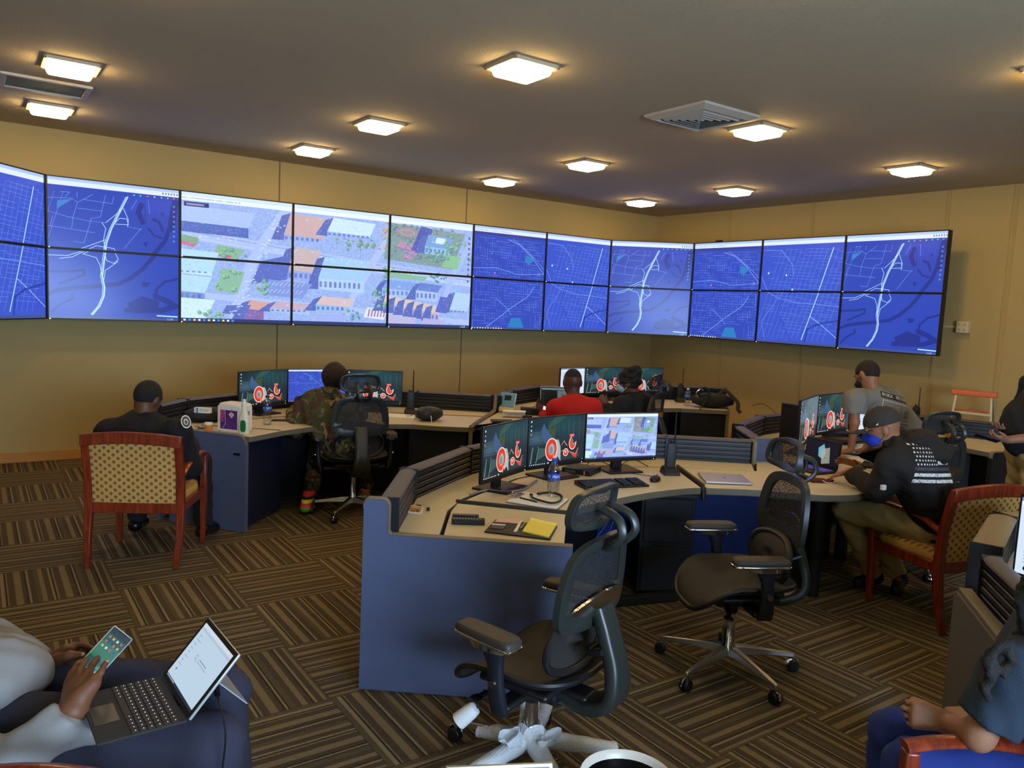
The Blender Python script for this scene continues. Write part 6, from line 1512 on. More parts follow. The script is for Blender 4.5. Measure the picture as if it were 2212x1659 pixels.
def head(F, c, f, u, s=1.0, ears=True, face=True):
    c = np.array(c, float); f = nv(f); u = np.array(u, float); u = nv(u-f*(u@f)); r = np.cross(f, u)
    R = np.stack([r, f, u], 1)
    P = lambda x, y, z: c+(r*x+f*y+u*z)*s
    F.ell(P(0, -.012, .025), np.array((.076, .096, .092))*s, R, k=.02)
    F.ell(P(0, .020, -.030), np.array((.062, .070, .080))*s, R, k=.03)
    F.cone(P(0, .048, -.085), P(0, .060, -.092), .026*s, .022*s, k=.03)
    if face:
        F.cone(P(0, .088, .012), P(0, .110, -.022), .009*s, .014*s, k=.012); F.cone(P(-.013, .098, -.028), P(.013, .098, -.028), .009*s, .009*s, k=.008)
        F.cone(P(-.035, .080, .030), P(.035, .080, .030), .012*s, .012*s, k=.018)
        F.cone(P(-.020, .088, -.056), P(.020, .088, -.056), .008*s, .008*s, k=.006); F.cone(P(-.016, .087, -.066), P(.016, .087, -.066), .008*s, .008*s, k=.006)
        for q in (-1, 1): F.ell(P(q*.032, .079, .010), np.array((.014, .010, .010))*s, R, k=.006)
    if ears:
        for q in (-1, 1):
            F.ell(P(q*.078, -.012, -.005), np.array((.010, .020, .032))*s, R, k=.006); F.cone(P(q*.076, -.006, -.028), P(q*.074, 0, -.034), .007*s, .007*s, k=.006)
    return R, P
SK = {}
def skin(name, col): 
    return mat(name, col, .5, bump=.15, bscale=180, var=.10, vscale=14, spec=.45)
def cloth(name, col, bump=.35, scale=260, var=.06, rough=.88): return mat(name, col, rough, bump=bump, bscale=scale, var=var, vscale=9, sheen=.0)
def person(label, base, J, sk, shirt, pants, shoes, opt={}):
    """J: head, hf (face direction), hu, neck, chest, pelvis, sh/el/wr (L,R), hip/kn/an (L,R), toe"""
    th = thing('person', label, 'person', base, world=True)
    J = {k: (np.array(v, float) if not isinstance(v, (list, tuple)) or not isinstance(v[0], (list, tuple, Vector, np.ndarray)) else [np.array(x, float) for x in v]) for k, v in J.items() if v is not None}
    h = opt.get('h', .008); S = opt.get('s', 1.0); fat = opt.get('fat', 1.0); hs = opt.get('hs', 1.0)
    fw = nv(J['tf']) if 'tf' in J else nv(np.cross(J['sh'][1]-J['sh'][0], J['chest']-J['pelvis'])*-1)
    F = Field(h)
    R, P = head(F, J['head'], J['hf'], J.get('hu', np.array((0, 0, 1.))), hs, face=opt.get('face', True))
    F.cone(J['neck'], P(0, -.02, -.05), .056*S, .052*S, k=.03)
    F.cone(J['neck'], J['chest'], .05*S, .10*S, flat=(fw, 1.3), k=.05)
    F.cone(J['chest'], J['pelvis'], .135*fat, .13*fat, flat=(fw, 1.35), k=.05)
    for i in (0, 1):
        F.chain([J['chest']*.4+J['sh'][i]*.6+(J['neck']-J['chest'])*.15, J['sh'][i], J['el'][i], J['wr'][i]], [.05*S, .047*S, .037*S, .026*S], k=.025)
        F.chain([J['hip'][i], J['kn'][i], J['an'][i]], [.075*S, .052*S, .035*S], k=.03)
        F.cone(J['an'][i], J['toe'][i], .03, .028, k=.02)
        hd = J['hd'][i]; pn = J['pn'][i]
        ho = opt.get('hand%d' % i, {}); hand(F, J['wr'][i], hd, pn, ho.get('side', -1 if i == 0 else 1), ho.get('curl', (.35, .38, .42, .45)), ho.get('thumb', (.7, .3)), opt.get('hand_s', .95))
    b = np_mesh('body', F.mesh(), sk, th)
    # shirt
    infl = opt.get('infl', .016); G_ = Field(opt.get('hc', .01)); nk = J['neck']; up = nv(J['neck']-J['pelvis'])
    hem = J['pelvis']-up*opt.get('hem', .06)
    G_.cone(nk-up*.03, J['chest'], .07*S+infl, .12*S+infl, flat=(fw, 1.25), k=.06)
    if opt.get('belly'): G_.ell(J['pelvis']*.6+J['chest']*.4+fw*.05, np.array((.17, .17, .20))*fat+infl, k=.08)
    G_.cone(J['chest'], J['pelvis']-up*.03, .155*fat+infl, .15*fat+infl, flat=(fw, 1.3), k=.06, cut=(hem, -up))
    for i in (0, 1):
        a, e, w = J['sh'][i], J['el'][i], J['wr'][i]
        c0 = J['chest']*.45+a*.55+(nk-J['chest'])*.30
        if opt.get('sleeve', 'long') == 'short':
            f = opt.get('slf', .72); q = a+(e-a)*f; G_.cone(c0, a, .06*S+infl, .062*S+infl, k=.05); G_.cone(a, q+(e-a)*.2, .062*S+infl, .060*S+infl, k=.04, cut=(q, e-a))
        else:
            f = opt.get('cuff', .95); q = e+(w-e)*f; G_.cone(c0, a, .06*S+infl, .060*S+infl, k=.05); G_.cone(a, e, .060*S+infl, .050*S+infl, k=.04); G_.cone(e, w, .050*S+infl, .034*S+infl, k=.03, cut=(q, w-e))
    if opt.get('collar'): G_.cone(nk-up*.02, nk+nv(J['head']-nk)*.05, .075, .066, k=.02, cut=(nk+nv(J['head']-nk)*.045, J['head']-nk))
    for e in opt.get('extra', []): G_.cone(*e[:4], k=e[4] if len(e) > 4 else .03)
    sh = np_mesh(opt.get('shirt_name', 'shirt'), G_.mesh(opt.get('wr', (.0028, 26)), 3), shirt, th)
    if pants is not None:
        T = Field(opt.get('hc', .01)); pc = (J['hip'][0]+J['hip'][1])/2
        T.cone(J['hip'][0], J['hip'][1], .115*fat, .115*fat, k=.05); T.cone(pc, J['pelvis']+up*.04, .12*fat, .125*fat, flat=(fw, 1.2), k=.05)
        for i in (0, 1):
            T.cone(J['hip'][i], J['kn'][i], .095*fat, .072, k=.05); q = J['an'][i]; T.cone(J['kn'][i], q, .072, .062, k=.03, cut=(q+(J['kn'][i]-q)*.02, q-J['kn'][i]))
        np_mesh('trousers', T.mesh(opt.get('wr', (.003, 24)), 5), pants, th)
    if shoes is not None:
        for i in (0, 1):
            Sx = Field(.008); a = J['an'][i]; t = J['toe'][i]; d = nv(t-a); zz = np.array((0, 0, 1.)) if abs(d[2]) < .8 else np.array((1., 0, 0))
            Sx.cone(a-d*.03-np.array((0, 0, .035)), a+np.array((0, 0, .0)), .042, .045, k=.02); Sx.cone(a-d*.02-np.array((0, 0, .03)), t, .042, .038, flat=((0, 0, 1), 1.0), k=.03, cut=((0, 0, .004), (0, 0, -1)))
            np_mesh('shoe', Sx.mesh(), shoes, th)
    return th, b, sh, R, P, J
def hair(th, P, R, c, m, grow=.008, cutn=None, name='hair', s=1.0, extra=[], h=.007, wr=None, back=0.0, cutp=None):
    F = Field(h); g = grow
    F.ell(P(0, -.014, .027), np.array((.076+g, .096+g+back, .094+g))*s, R, k=.02, cut=cutn and (P(*cutp), cutn))
    for e in extra: F.ell(e[0], e[1], R, k=.02)
    return np_mesh(name, F.mesh(wr, 4), m, th)
def add_decal(o, m, orig, r, u, w, hgt, n=None):
    "print on cloth: planar mapping of the faces that look along n"
    me = o.data; base = np.array(o.parent['_base']); r = nv(r); u = nv(np.array(u)-r*(np.array(u)@r)); nn = np.cross(r, u) if n is None else nv(n)
    uvl = me.uv_layers.new(name='UVMap'); nl = len(me.loops); co = np.empty(len(me.vertices)*3, np.float32); me.vertices.foreach_get('co', co); co = co.reshape(-1, 3)+base
    no = np.empty(len(me.polygons)*3, np.float32); me.polygons.foreach_get('normal', no); no = no.reshape(-1, 3)
    li = np.empty(nl, np.int32); me.loops.foreach_get('vertex_index', li); p = co[li]-np.array(orig)
    uv = np.stack([p@r/w+.5, p@u/hgt+.5], 1); face = np.repeat((no@nn) > .05, 4); uv[~face] = (-5, -5)
    uvl.data.foreach_set('uv', uv.astype(np.float32).ravel())
def decal_mat(name, col, img, rough=.88):
    m = cloth(name, col); N, L, b = nodes(m); t = N.new('ShaderNodeTexImage'); t.image = img; t.extension = 'CLIP'
    src = b.inputs['Base Color'].links[0].from_socket; mx = N.new('ShaderNodeMixRGB'); L.new(t.outputs['Alpha'], mx.inputs[0]); L.new(src, mx.inputs[1]); L.new(t.outputs['Color'], mx.inputs[2]); L.new(mx.outputs[0], b.inputs['Base Color'])
    return m
def camo_mat():
    m = cloth('woodland_camouflage', (96, 84, 58)); N, L, b = nodes(m); tc = N.new('ShaderNodeTexCoord'); prev = None
    prev = rgb(104, 92, 62)
    for i, (sc, col, thr) in enumerate(((7, (62, 66, 36), .50), (8.5, (70, 46, 30), .545), (10, (24, 22, 20), .60), (7.5, (130, 114, 80), .62))):
        mp = N.new('ShaderNodeMapping'); mp.inputs['Location'].default_value = (i*3.1, i*1.7, i*5.3); L.new(tc.outputs['Object'], mp.inputs[0])
        n = N.new('ShaderNodeTexNoise'); n.inputs['Scale'].default_value = sc; n.inputs['Detail'].default_value = 2.5; n.inputs['Distortion'].default_value = 1.2; L.new(mp.outputs[0], n.inputs['Vector'])
        g = N.new('ShaderNodeMath'); g.operation = 'GREATER_THAN'; g.inputs[1].default_value = thr; L.new(n.outputs['Fac'], g.inputs[0])
        mx = N.new('ShaderNodeMixRGB'); L.new(g.outputs[0], mx.inputs[0])
        if i == 0: mx.inputs[1].default_value = prev
        else: L.new(prev, mx.inputs[1])
        mx.inputs[2].default_value = rgb(*col); prev = mx.outputs[0]
    L.new(prev, b.inputs['Base Color']); return m
BR = skin('brown_skin', (92, 58, 38)); BR2 = skin('deep_brown_skin', (74, 46, 32)); TAN = skin('tan_skin', (150, 98, 68)); FAIR = skin('fair_skin', (150, 106, 80))
M_HAIR = mat('short_black_hair', (20, 16, 14), .8, bump=.8, bscale=260); M_HAIRB = mat('dark_brown_hair', (34, 24, 18), .8, bump=.8, bscale=200)
M_SHOE = mat('black_leather_shoe', (14, 14, 16), .3)
V3 = lambda *a: np.array(a, float)
def fl(x, y, z=.07): return V3(x, y, z)
# P1 officer -------------------------------------------------
t, b, s_, R, P, J = person('officer in a black uniform shirt seated with the back to us', (-2.43, 5.17, 0), dict(
    head=Q(320, 862, 5.20), hf=(.22, .92, -.35), hu=(.16, .3, 1), neck=Q(312, 915, 5.14), chest=Q(306, 955, 5.16), pelvis=V3(-2.45, 5.12, .60), tf=(.08, 1, -.1),
    sh=[Q(237, 935, 5.12), Q(385, 935, 5.10)], el=[Q(222, 1010, 5.2), Q(412, 1008, 5.18)], wr=[V3(-2.66, 5.5, .72), V3(-2.30, 5.52, .72)],
    hip=[V3(-2.55, 5.17, .57), V3(-2.34, 5.17, .57)], kn=[V3(-2.66, 5.58, .55), V3(-2.24, 5.57, .56)], an=[fl(-2.71, 5.56, .10), fl(-2.19, 5.50, .10)], toe=[fl(-2.73, 5.72, .05), fl(-2.17, 5.66, .05)],
    hd=[V3(.4, .8, -.3), V3(-.4, .8, -.2)], pn=[V3(.3, -.2, -1), V3(-.3, -.2, -1)]), BR, cloth('black_uniform_cloth', (13, 13, 17)), cloth('black_trouser_cloth', (22, 20, 20)), M_SHOE, dict(fat=1.3, S=1.15, s=1.15, belly=True, collar=True, infl=.018, face=True, hs=1.02, hem=.02))
hair(t, P, R, None, M_HAIR, .006, cutn=tuple(R[:, 1]*.75-R[:, 2]*.66), cutp=(0, .04, -.065))
pc_ = Q(399, 912, 5.02); cv = Canvas(64, 64, (24, 24, 28)); cv.disc(32, 32, 30, 30, (220, 215, 200)); cv.disc(32, 32, 24, 24, (50, 50, 56)); cv.disc(32, 32, 15, 15, (190, 186, 170)); cv.disc(32, 30, 7, 9, (70, 70, 76))
Fp = Field(.005); Fp.ell(pc_, (.02, .032, .048), k=.01)
o = MB(); 
n_ = Vector((.72, -.62, .3)).normalized(); rx = Vector((.62, .75, 0)).normalized(); uy = n_.cross(rx)*-1; pcv = Vector(pc_)
me = bpy.data.meshes.new('shoulder_patch'); me.from_pydata([tuple(pcv+n_*.018+rx*(.034*math.cos(a*PI/12))+uy*(.044*math.sin(a*PI/12))) for a in range(24)], [], [tuple(range(24))]); u_ = me.uv_layers.new(name='UVMap')
for i in range(24): u_.data[i].uv = (.5+.47*math.cos(i*PI/12), .5+.47*math.sin(i*PI/12))
me.materials.append(print_mat('round_patch_print', cv.image('round_patch'))); finish('shoulder_patch', me, t, smooth=0)
# P2 camouflage ----------------------------------------------
t, b, s_, R, P, J = person('person in woodland camouflage uniform and bright running shoes', (-1.30, 6.42, 0), dict(
    head=Q(721, 820, 6.62), hf=(-.55, .8, -.2), hu=(0, .1, 1), neck=Q(712, 862, 6.52), chest=Q(700, 888, 6.50), pelvis=V3(-1.36, 6.36, .62), tf=(-.35, .93, -.15),
    sh=[Q(662, 876, 6.50), Q(752, 880, 6.62)], el=[Q(640, 925, 6.45), Q(775, 930, 6.7)], wr=[V3(-1.9, 6.72, .80), V3(-1.36, 6.98, .80)],
    hip=[V3(-1.47, 6.38, .57), V3(-1.26, 6.42, .57)], kn=[V3(-1.68, 6.74, .55), V3(-1.30, 6.84, .55)], an=[V3(-1.65, 6.42, .14), fl(-1.28, 6.86, .10)], toe=[V3(-1.62, 6.30, .04), fl(-1.30, 7.02, .05)],
    hd=[V3(-.2, .9, -.2), V3(-.2, .9, -.2)], pn=[V3(0, 0, -1), V3(0, 0, -1)]), BR2, camo_mat(), camo_mat(), None, dict(infl=.03, fat=1.12, s=1.05, collar=True, wr=(.005, 20), hem=.14, shirt_name='camouflage_jacket'))
hair(t, P, R, None, M_HAIRB, .028, cutn=tuple(R[:, 1]*.8-R[:, 2]*.6), cutp=(0, .045, -.05), back=.012, wr=(.002, 60))
def multi_shoe(a, tt, nm='running_shoe'):
    Sx = Field(.006); a = np.array(a); tt = np.array(tt); d = nv(tt-a)
    Sx.cone(a, tt, .052, .042, k=.02); Sx.cone(a-d*.02, a+V3(0, 0, .05), .04, .036, k=.02)
    m = mat('running_shoe_rainbow', (60, 160, 80), .6); N, L, bb = nodes(m); tc = N.new('ShaderNodeTexCoord'); sp = N.new('ShaderNodeSeparateXYZ'); L.new(tc.outputs['Object'], sp.inputs[0])
    ml = N.new('ShaderNodeMath'); ml.operation = 'MULTIPLY_ADD'; ml.inputs[1].default_value = 5; ml.inputs[2].default_value = 0; L.new(sp.outputs[2], ml.inputs[0])
    rp = N.new('ShaderNodeValToRGB'); rp.color_ramp.interpolation = 'CONSTANT'; el = rp.color_ramp.elements; el[0].color = rgb(30, 30, 30); el[1].position = .12; el[1].color = rgb(110, 190, 70)
    for p_, c_ in ((.35, (230, 70, 90)), (.5, (240, 220, 60)), (.62, (30, 30, 34)), (.72, (220, 60, 60)), (.9, (40, 30, 30))): e_ = el.new(p_); e_.color = rgb(*c_)
    L.new(ml.outputs[0], rp.inputs[0]); L.new(rp.outputs[0], bb.inputs['Base Color'])
    return np_mesh(nm, Sx.mesh(), m, t)
multi_shoe((-1.66, 6.42, .17), (-1.66, 6.27, .06)); multi_shoe((-1.28, 6.84, .06), (-1.30, 7.00, .05))
# P3 red ------------------------------------------------------
t, b, s_, R, P, J = person('man in a red sweatshirt seated at the back, holding a phone', (.58, 7.1, 0), dict(
    head=Q(1236, 826, 7.15), hf=(-.25, .95, -.15), hu=(0, .05, 1), neck=Q(1240, 866, 7.08), chest=Q(1240, 895, 7.08), pelvis=V3(.56, 7.06, .60), tf=(-.1, 1, -.08),
    sh=[Q(1200, 882, 7.06), Q(1281, 880, 7.10)], el=[Q(1190, 912, 7.1), Q(1293, 930, 7.1)], wr=[Q(1172, 893, 7.28), V3(.72, 7.5, .80)],
    hip=[V3(.46, 7.1, .57), V3(.67, 7.1, .57)], kn=[V3(.40, 7.5, .55), V3(.72, 7.5, .55)], an=[fl(.40, 7.5, .1), fl(.72, 7.5, .1)], toe=[fl(.38, 7.66, .05), fl(.73, 7.66, .05)],
    hd=[V3(-.35, .4, .8), V3(.1, .9, -.1)], pn=[V3(.6, -.6, .1), V3(0, 0, -1)]), BR2, cloth('red_sweatshirt_cloth', (176, 22, 16)), cloth('dark_trousers', (26, 26, 32)), M_SHOE, dict(fat=1.12, s=1.1, collar=True, infl=.014, hs=1.08, hem=.05, wr=(.002, 22)))
hair(t, P, R, None, M_HAIR, .005, cutn=tuple(R[:, 1]*.7-R[:, 2]*.7), cutp=(0, .04, -.045))
wq = Vector(J['wr'][0]); phn = thing('mobile_phone', 'lit phone in the hand of the man in red', 'phone', tuple(Q(1178, 893, 7.26)), 0); phn.rotation_euler = (math.radians(58), math.radians(18), .25)
MB().box((0, 0, 0), (.07, .145, .009)).build('case', M_BLACK, phn, bevel=.003); quad('screen', (-.032, -.068, .0052), (.032, -.068, .0052), (.032, .068, .0052), (-.032, .068, .0052), mat('lit_white_phone', (240, 240, 250), .3, emis=(230, 225, 255), estr=1.2), phn)
dup(st, (.57, 7.07, 0), .4, 'low round stool hidden under the man in red')
# P4 dark profile ---------------------------------------------
t, b, s_, R, P, J = person('person in a black top seated in profile, face mask on, thumb raised', (1.24, 7.72, 0), dict(
    head=Q(1358, 826, 7.72), hf=(-.92, .35, -.12), hu=(0, 0, 1), neck=Q(1374, 863, 7.72), chest=Q(1374, 893, 7.72), pelvis=V3(1.24, 7.72, .62), tf=(-.8, .6, -.05),
    sh=[Q(1345, 876, 7.55), Q(1392, 870, 7.85)], el=[Q(1318, 918, 7.5), Q(1380, 925, 8.0)], wr=[Q(1309, 874, 7.62), V3(.92, 8.1, .80)],
    hip=[V3(1.17, 7.66, .57), V3(1.25, 7.83, .57)], kn=[V3(.80, 7.84, .55), V3(.92, 8.05, .55)], an=[fl(.78, 7.86, .1), fl(.92, 8.07, .1)], toe=[fl(.64, 7.9, .05), fl(.80, 8.14, .05)],
    hd=[V3(-.55, .2, .75), V3(-.6, .6, 0)], pn=[V3(-.3, .9, .1), V3(0, 0, -1)]), BR, cloth('black_knit', (17, 18, 20)), cloth('dark_trousers', (26, 26, 32)), M_SHOE, dict(fat=1.34, s=1.15, hs=1.08, collar=True, infl=.024, hem=.06, h=.0075, hand0=dict(curl=(1.1, 1.2, 1.2, 1.2), thumb=(.5, -.3), side=-1)))
hair(t, P, R, None, M_HAIR, .02, cutn=tuple(R[:, 1]*.9-R[:, 2]*.42), cutp=(0, .05, -.02), h=.006, wr=(.0065, 95), extra=[(P(0, -.05, .10), (.085, .08, .055))])
def face_mask(t, P, R, m, strap=True, sm=M_WHITE, s=1.0):
    F = Field(.006); F.ell(P(0, .052, -.048), np.array((.066, .062, .052))*s, R, k=.02, cut=(P(0, .02, 0), -R[:, 1])); F.cone(P(0, .1, -.02), P(0, .11, -.03), .014, .016, k=.03)
    o = np_mesh('face_mask', F.mesh(), m, t)
    if strap:
        for q in (-1, 1):
            for z in (-.015, -.075): MB().tube([Vector(P(q*.060, .055, z)), Vector(P(q*.074, .02, (z-.02)*.6)), Vector(P(q*.083, -.018, -.012))], .0022, 6).build('ear_loop', sm, t)
face_mask(t, P, R, cloth('pale_blue_mask', (150, 180, 205)))
def eyes(t, P, R, col=(40, 24, 16)):
    for q in (-1, 1):
        e = MB().ell(Vector(P(q*.032, .082, .012)), (.0125, .0125, .0105), 10).build('eye', mat('eye_white', (215, 205, 195), .3), t)
        MB().ell(Vector(P(q*.032, .0915, .012)), (.005, .005, .005), 8).build('iris', mat('iris_dark', col, .2), e)
eyes(t, P, R)
# P5 leaning man -----------------------------------------------
IMG5 = None
cv = Canvas(256, 320, (0, 0, 0)); al = np.zeros((320, 256), np.float32)
def both(fn):
    m = Canvas(256, 320, (0, 0, 0)); fn(cv, 0); fn(m, 1); np.maximum(al, m.a[..., 0], out=al)
W_ = (255, 255, 255)
def p5(c, k):
    D = W_ if k else (34, 32, 30); Lt = W_ if k else (220, 214, 196); gd = W_ if k else (60, 58, 54)
    c.text(60, 20, 'MADE IN ROCK', 1.8, gd); c.text(52, 36, 'AUTHENTIC GOODS', 1.8, gd)
    c.rect(30, 54, 228, 88, D); c.text(38, 60, 'ROCK REVIVAL', 2.62, Lt if k == 0 else W_)
    c.line([(40, 100), (210, 100)], 3, Lt); c.line([(40, 100), (40, 300)], 3, Lt)
    c.text(66, 150, 'K', 12, gd, sx=1.0); c.text(60, 235, 'C', 9, gd); c.line([(150, 110), (150, 300)], 3, gd)
    c.text(170, 300, 'REVIVAL', 5, gd, rot=1, sx=.9); c.text(112, 300, 'ROCK', 3, gd, rot=1)
both(p5)
IMG5 = cv.image('rock_revival_print', al)
t, b, s_, R, P, J = person('man in a grey printed T-shirt leaning on the right desk with both hands', (3.2, 6.25, 0), dict(
    head=Q(1873, 812, 6.18), hf=(-.45, .75, -.5), hu=(-.1, .45, 1), neck=Q(1886, 848, 6.14), chest=Q(1905, 872, 6.16), pelvis=Q(1985, 962, 6.22), tf=(-.35, .5, -.8),
    sh=[Q(1846, 864, 6.02), Q(1925, 862, 6.34)], el=[Q(1846, 912, 6.0), Q(1890, 925, 6.42)], wr=[Q(1838, 972, 6.02), Q(1868, 972, 6.32)],
    hip=[Q(1968, 985, 6.18), Q(2005, 985, 6.30)], kn=[V3(3.16, 6.2, .48), V3(3.36, 6.36, .48)], an=[fl(3.2, 6.0, .1), fl(3.42, 6.3, .1)], toe=[fl(3.12, 6.15, .05), fl(3.36, 6.46, .05)],
    hd=[V3(-.95, .25, -.32), V3(-.9, .3, -.25)], pn=[V3(0, 0, -1), V3(0, 0, -1)]), TAN, decal_mat('heather_grey_cotton', (118, 114, 106), IMG5), cloth('dark_jeans', (34, 36, 48)), M_SHOE, dict(sleeve='short', slf=.62, infl=.022, fat=.98, s=.95, h=.007, hem=.10, wr=(.003, 22), hand0=dict(curl=(.12, .1, .12, .15), thumb=(.8, .3)), hand1=dict(curl=(.15, .15, .15, .15), thumb=(.8, .3))))
hair(t, P, R, None, M_HAIRB, .003, cutn=tuple(R[:, 1]*.7-R[:, 2]*.7), cutp=(0, .03, .0))
o5 = np.array(Q(1928, 893, 6.05)); add_decal(s_, None, o5, V3(.93, .28, -.22), V3(-.42, -.12, .88), .36, .44, n=nv(V3(.1, -.8, .55)))
face_mask(t, P, R, M_BLACKM, sm=M_BLACKM)
eyes(t, P, R)
# P6 hoodie and cap --------------------------------------------
cv = Canvas(256, 150, (0, 0, 0)); al = np.zeros((150, 256), np.float32)
def p6(c, k):
    for i in range(7):
        y = i*21.5; x0 = 118 if i < 4 else 0
        if i != 3 or True:
            if i == 4: continue
            c.rect(x0, y, 256, y+12, (225, 220, 210) if k == 0 else W_)
    for r in range(6):
        for q in range(8): c.disc(8+q*13.5+(r % 2)*5, 6+r*14, 3.4, 3.6, (230, 225, 215) if k == 0 else W_)
    c.rect(0, 86, 256, 97, (70, 70, 78) if k == 0 else W_)
cvb = Canvas(256, 150, (0, 0, 0)); al = np.zeros((150, 256), np.float32); p6(cv, 0); p6(cvb, 1); al = cvb.a[..., 0].copy()
rs = np.random.RandomState(4); nz = np.kron(rs.rand(50, 86), np.ones((3, 3)))[:150, :256]; al = al*(nz > .12)
IMG6 = cv.image('flag_back_print', al.astype(np.float32))
M_HOOD = decal_mat('black_hoodie_fleece', (30, 26, 24), IMG6)
t, b, s_, R, P, J = person('person in a black hoodie with a striped flag print, cap and blue mask', (2.7, 4.8, 0), dict(
    head=Q(1905, 926, 4.72), hf=(-.90, .30, -.34), hu=(-.25, .1, 1), neck=Q(1946, 966, 4.68), chest=Q(1976, 1004, 4.66), pelvis=V3(2.70, 4.74, .60), tf=(-.75, .55, -.3),
    sh=[Q(1928, 998, 4.60), Q(1996, 985, 4.86)], el=[Q(1896, 1058, 4.66), Q(1905, 1035, 5.10)], wr=[Q(1836, 1018, 4.98), Q(1852, 1004, 5.18)],
    hip=[V3(2.60, 4.72, .57), V3(2.72, 4.90, .57)], kn=[V3(2.22, 5.0, .57), V3(2.38, 5.25, .57)], an=[fl(2.52, 5.14, .10), fl(2.68, 5.10, .10)], toe=[fl(2.40, 5.10, .05), fl(2.60, 4.98, .05)],
    hd=[V3(-.7, .4, -.35), V3(-.92, .1, .25)], pn=[V3(0, 0, -1), V3(-.1, -.5, -.8)]), TAN, M_HOOD, cloth('khaki_trousers', (168, 150, 106)), mat('black_sneaker', (24, 24, 26), .55), dict(infl=.022, S=.95, fat=1.22, s=1.08, h=.0065, hem=.10, cuff=.88, wr=(.004, 22), hand0=dict(curl=(.3, .3, .3, .3), thumb=(.7, .3)), hand1=dict(curl=(.1, .28, .34, .45), thumb=(1.0, .2)), shirt_name='hoodie'))
add_decal(s_, None, Q(2001, 1002, 4.58), V3(.93, .36, -.04), V3(-.30, .05, .95), .30, .25, n=nv(V3(.45, -.75, .45)))
F = Field(.009); nk = J['neck']; 
for q in range(9):
    a = PI*q/8-.4; F.cone(nk+V3(.09*math.cos(a)+.02, -.10*math.sin(a)+.02, .045-.05*math.sin(a)), nk+V3(.09*math.cos(a+.4)+.02, -.10*math.sin(a+.4)+.02, .045-.05*math.sin(a+.4)), .045, .045, k=.03)
F.ell(nk+V3(.09, -.05, .035), (.12, .11, .085), k=.05); F.ell(nk+V3(.16, -.06, -.02), (.11, .12, .07), k=.05)
np_mesh('hood', F.mesh((.004, 30), 8), cloth('hood_fleece', (28, 24, 22)), t)
M_CAP = mat('dark_cap_cloth', (50, 44, 40), .8, bump=.3, bscale=300)
F = Field(.006); F.ell(P(0, -.012, .040), (.088, .110, .098), R, k=.02, cut=(P(0, 0, .025), -R[:, 2])); cap = np_mesh('baseball_cap', F.mesh(), M_CAP, t)
brim = []
for j, z in ((0, .028), (1, .036)):
    brim.append([Vector(P(.075*math.cos(a), .055+.135*max(0, math.sin(a))-.02*(a < 0 or a > PI), z-.012*math.sin(a)-.02*(math.cos(a)**2))) for a in [PI*i/14 for i in range(15)]])
MB().loft(brim).build('cap_brim', M_CAP, t, smooth=40)
MB().ell(Vector(P(0, -.012, .138)), (.008, .008, .005), 8).build('cap_button', M_CAP, t)
lg = [Vector(P(-.0875, .02, .040)), Vector(P(-.0865, .036, .040)), Vector(P(-.087, .02, .052))]
MB().loft([lg, [v-Vector(R[:, 0])*.004 for v in lg]]).build('cap_side_mark', mat('cream_thread', (210, 204, 180), .7), t, smooth=0)
face_mask(t, P, R, cloth('royal_blue_mask', (34, 56, 170)), sm=mat('grey_green_loop', (96, 120, 116), .7)); eyes(t, P, R)
# wrist tag
MB().box(tuple(Q(1908, 1053, 4.50)), (.03, .02, .03), rz=.4).build('white_sleeve_label', M_PAPER, t, bevel=.002)
# P7 standing at the right edge ---------------------------------
t, b, s_, R, P, J = person('person standing at the right edge in black shirt and khaki trousers, holding a phone', (3.72, 5.5, 0), dict(
    head=V3(3.85, 5.52, 1.62), hf=(-.9, .2, -.35), hu=(0, 0, 1), neck=V3(3.87, 5.55, 1.44), chest=V3(3.84, 5.55, 1.28), pelvis=V3(3.82, 5.58, .98), tf=(-.95, .1, 0),
    sh=[Q(2262, 868, 5.38), V3(3.86, 5.74, 1.40)], el=[Q(2240, 944, 5.40), V3(3.84, 5.82, 1.12)], wr=[Q(2178, 950, 5.42), V3(3.60, 5.62, 1.08)],
    hip=[V3(3.80, 5.50, .92), V3(3.82, 5.68, .92)], kn=[V3(3.75, 5.47, .50), V3(3.80, 5.70, .50)], an=[fl(3.78, 5.47, .1), fl(3.84, 5.70, .1)], toe=[fl(3.63, 5.47, .05), fl(3.69, 5.72, .05)],
    hd=[V3(-.95, .1, .05), V3(-.8, -.6, .1)], pn=[V3(-.1, .6, .8), V3(0, 0, 1)]), FAIR, cloth('black_polo_cloth', (24, 24, 30)), cloth('khaki_trousers', (150, 132, 92)), M_SHOE, dict(sleeve='short', fat=1.15, belly=True, collar=True, h=.007, hem=.04, s=1.05, hand0=dict(curl=(.7, .75, .8, .85), thumb=(.6, .5))))
hair(t, P, R, None, M_HAIRB, .006, cutn=tuple(R[:, 1]*.8-R[:, 2]*.6), cutp=(0, .04, 0)); eyes(t, P, R)
ph = thing('mobile_phone', 'dark phone in the hand at the right edge of the photo', 'phone', tuple(Q(2132, 946, 5.36)), .3); ph.rotation_euler = (.25, .35, 1.3)
MB().box((0, 0, 0), (.075, .15, .012)).build('case', mat('navy_case', (16, 18, 44), .4), ph, bevel=.005)
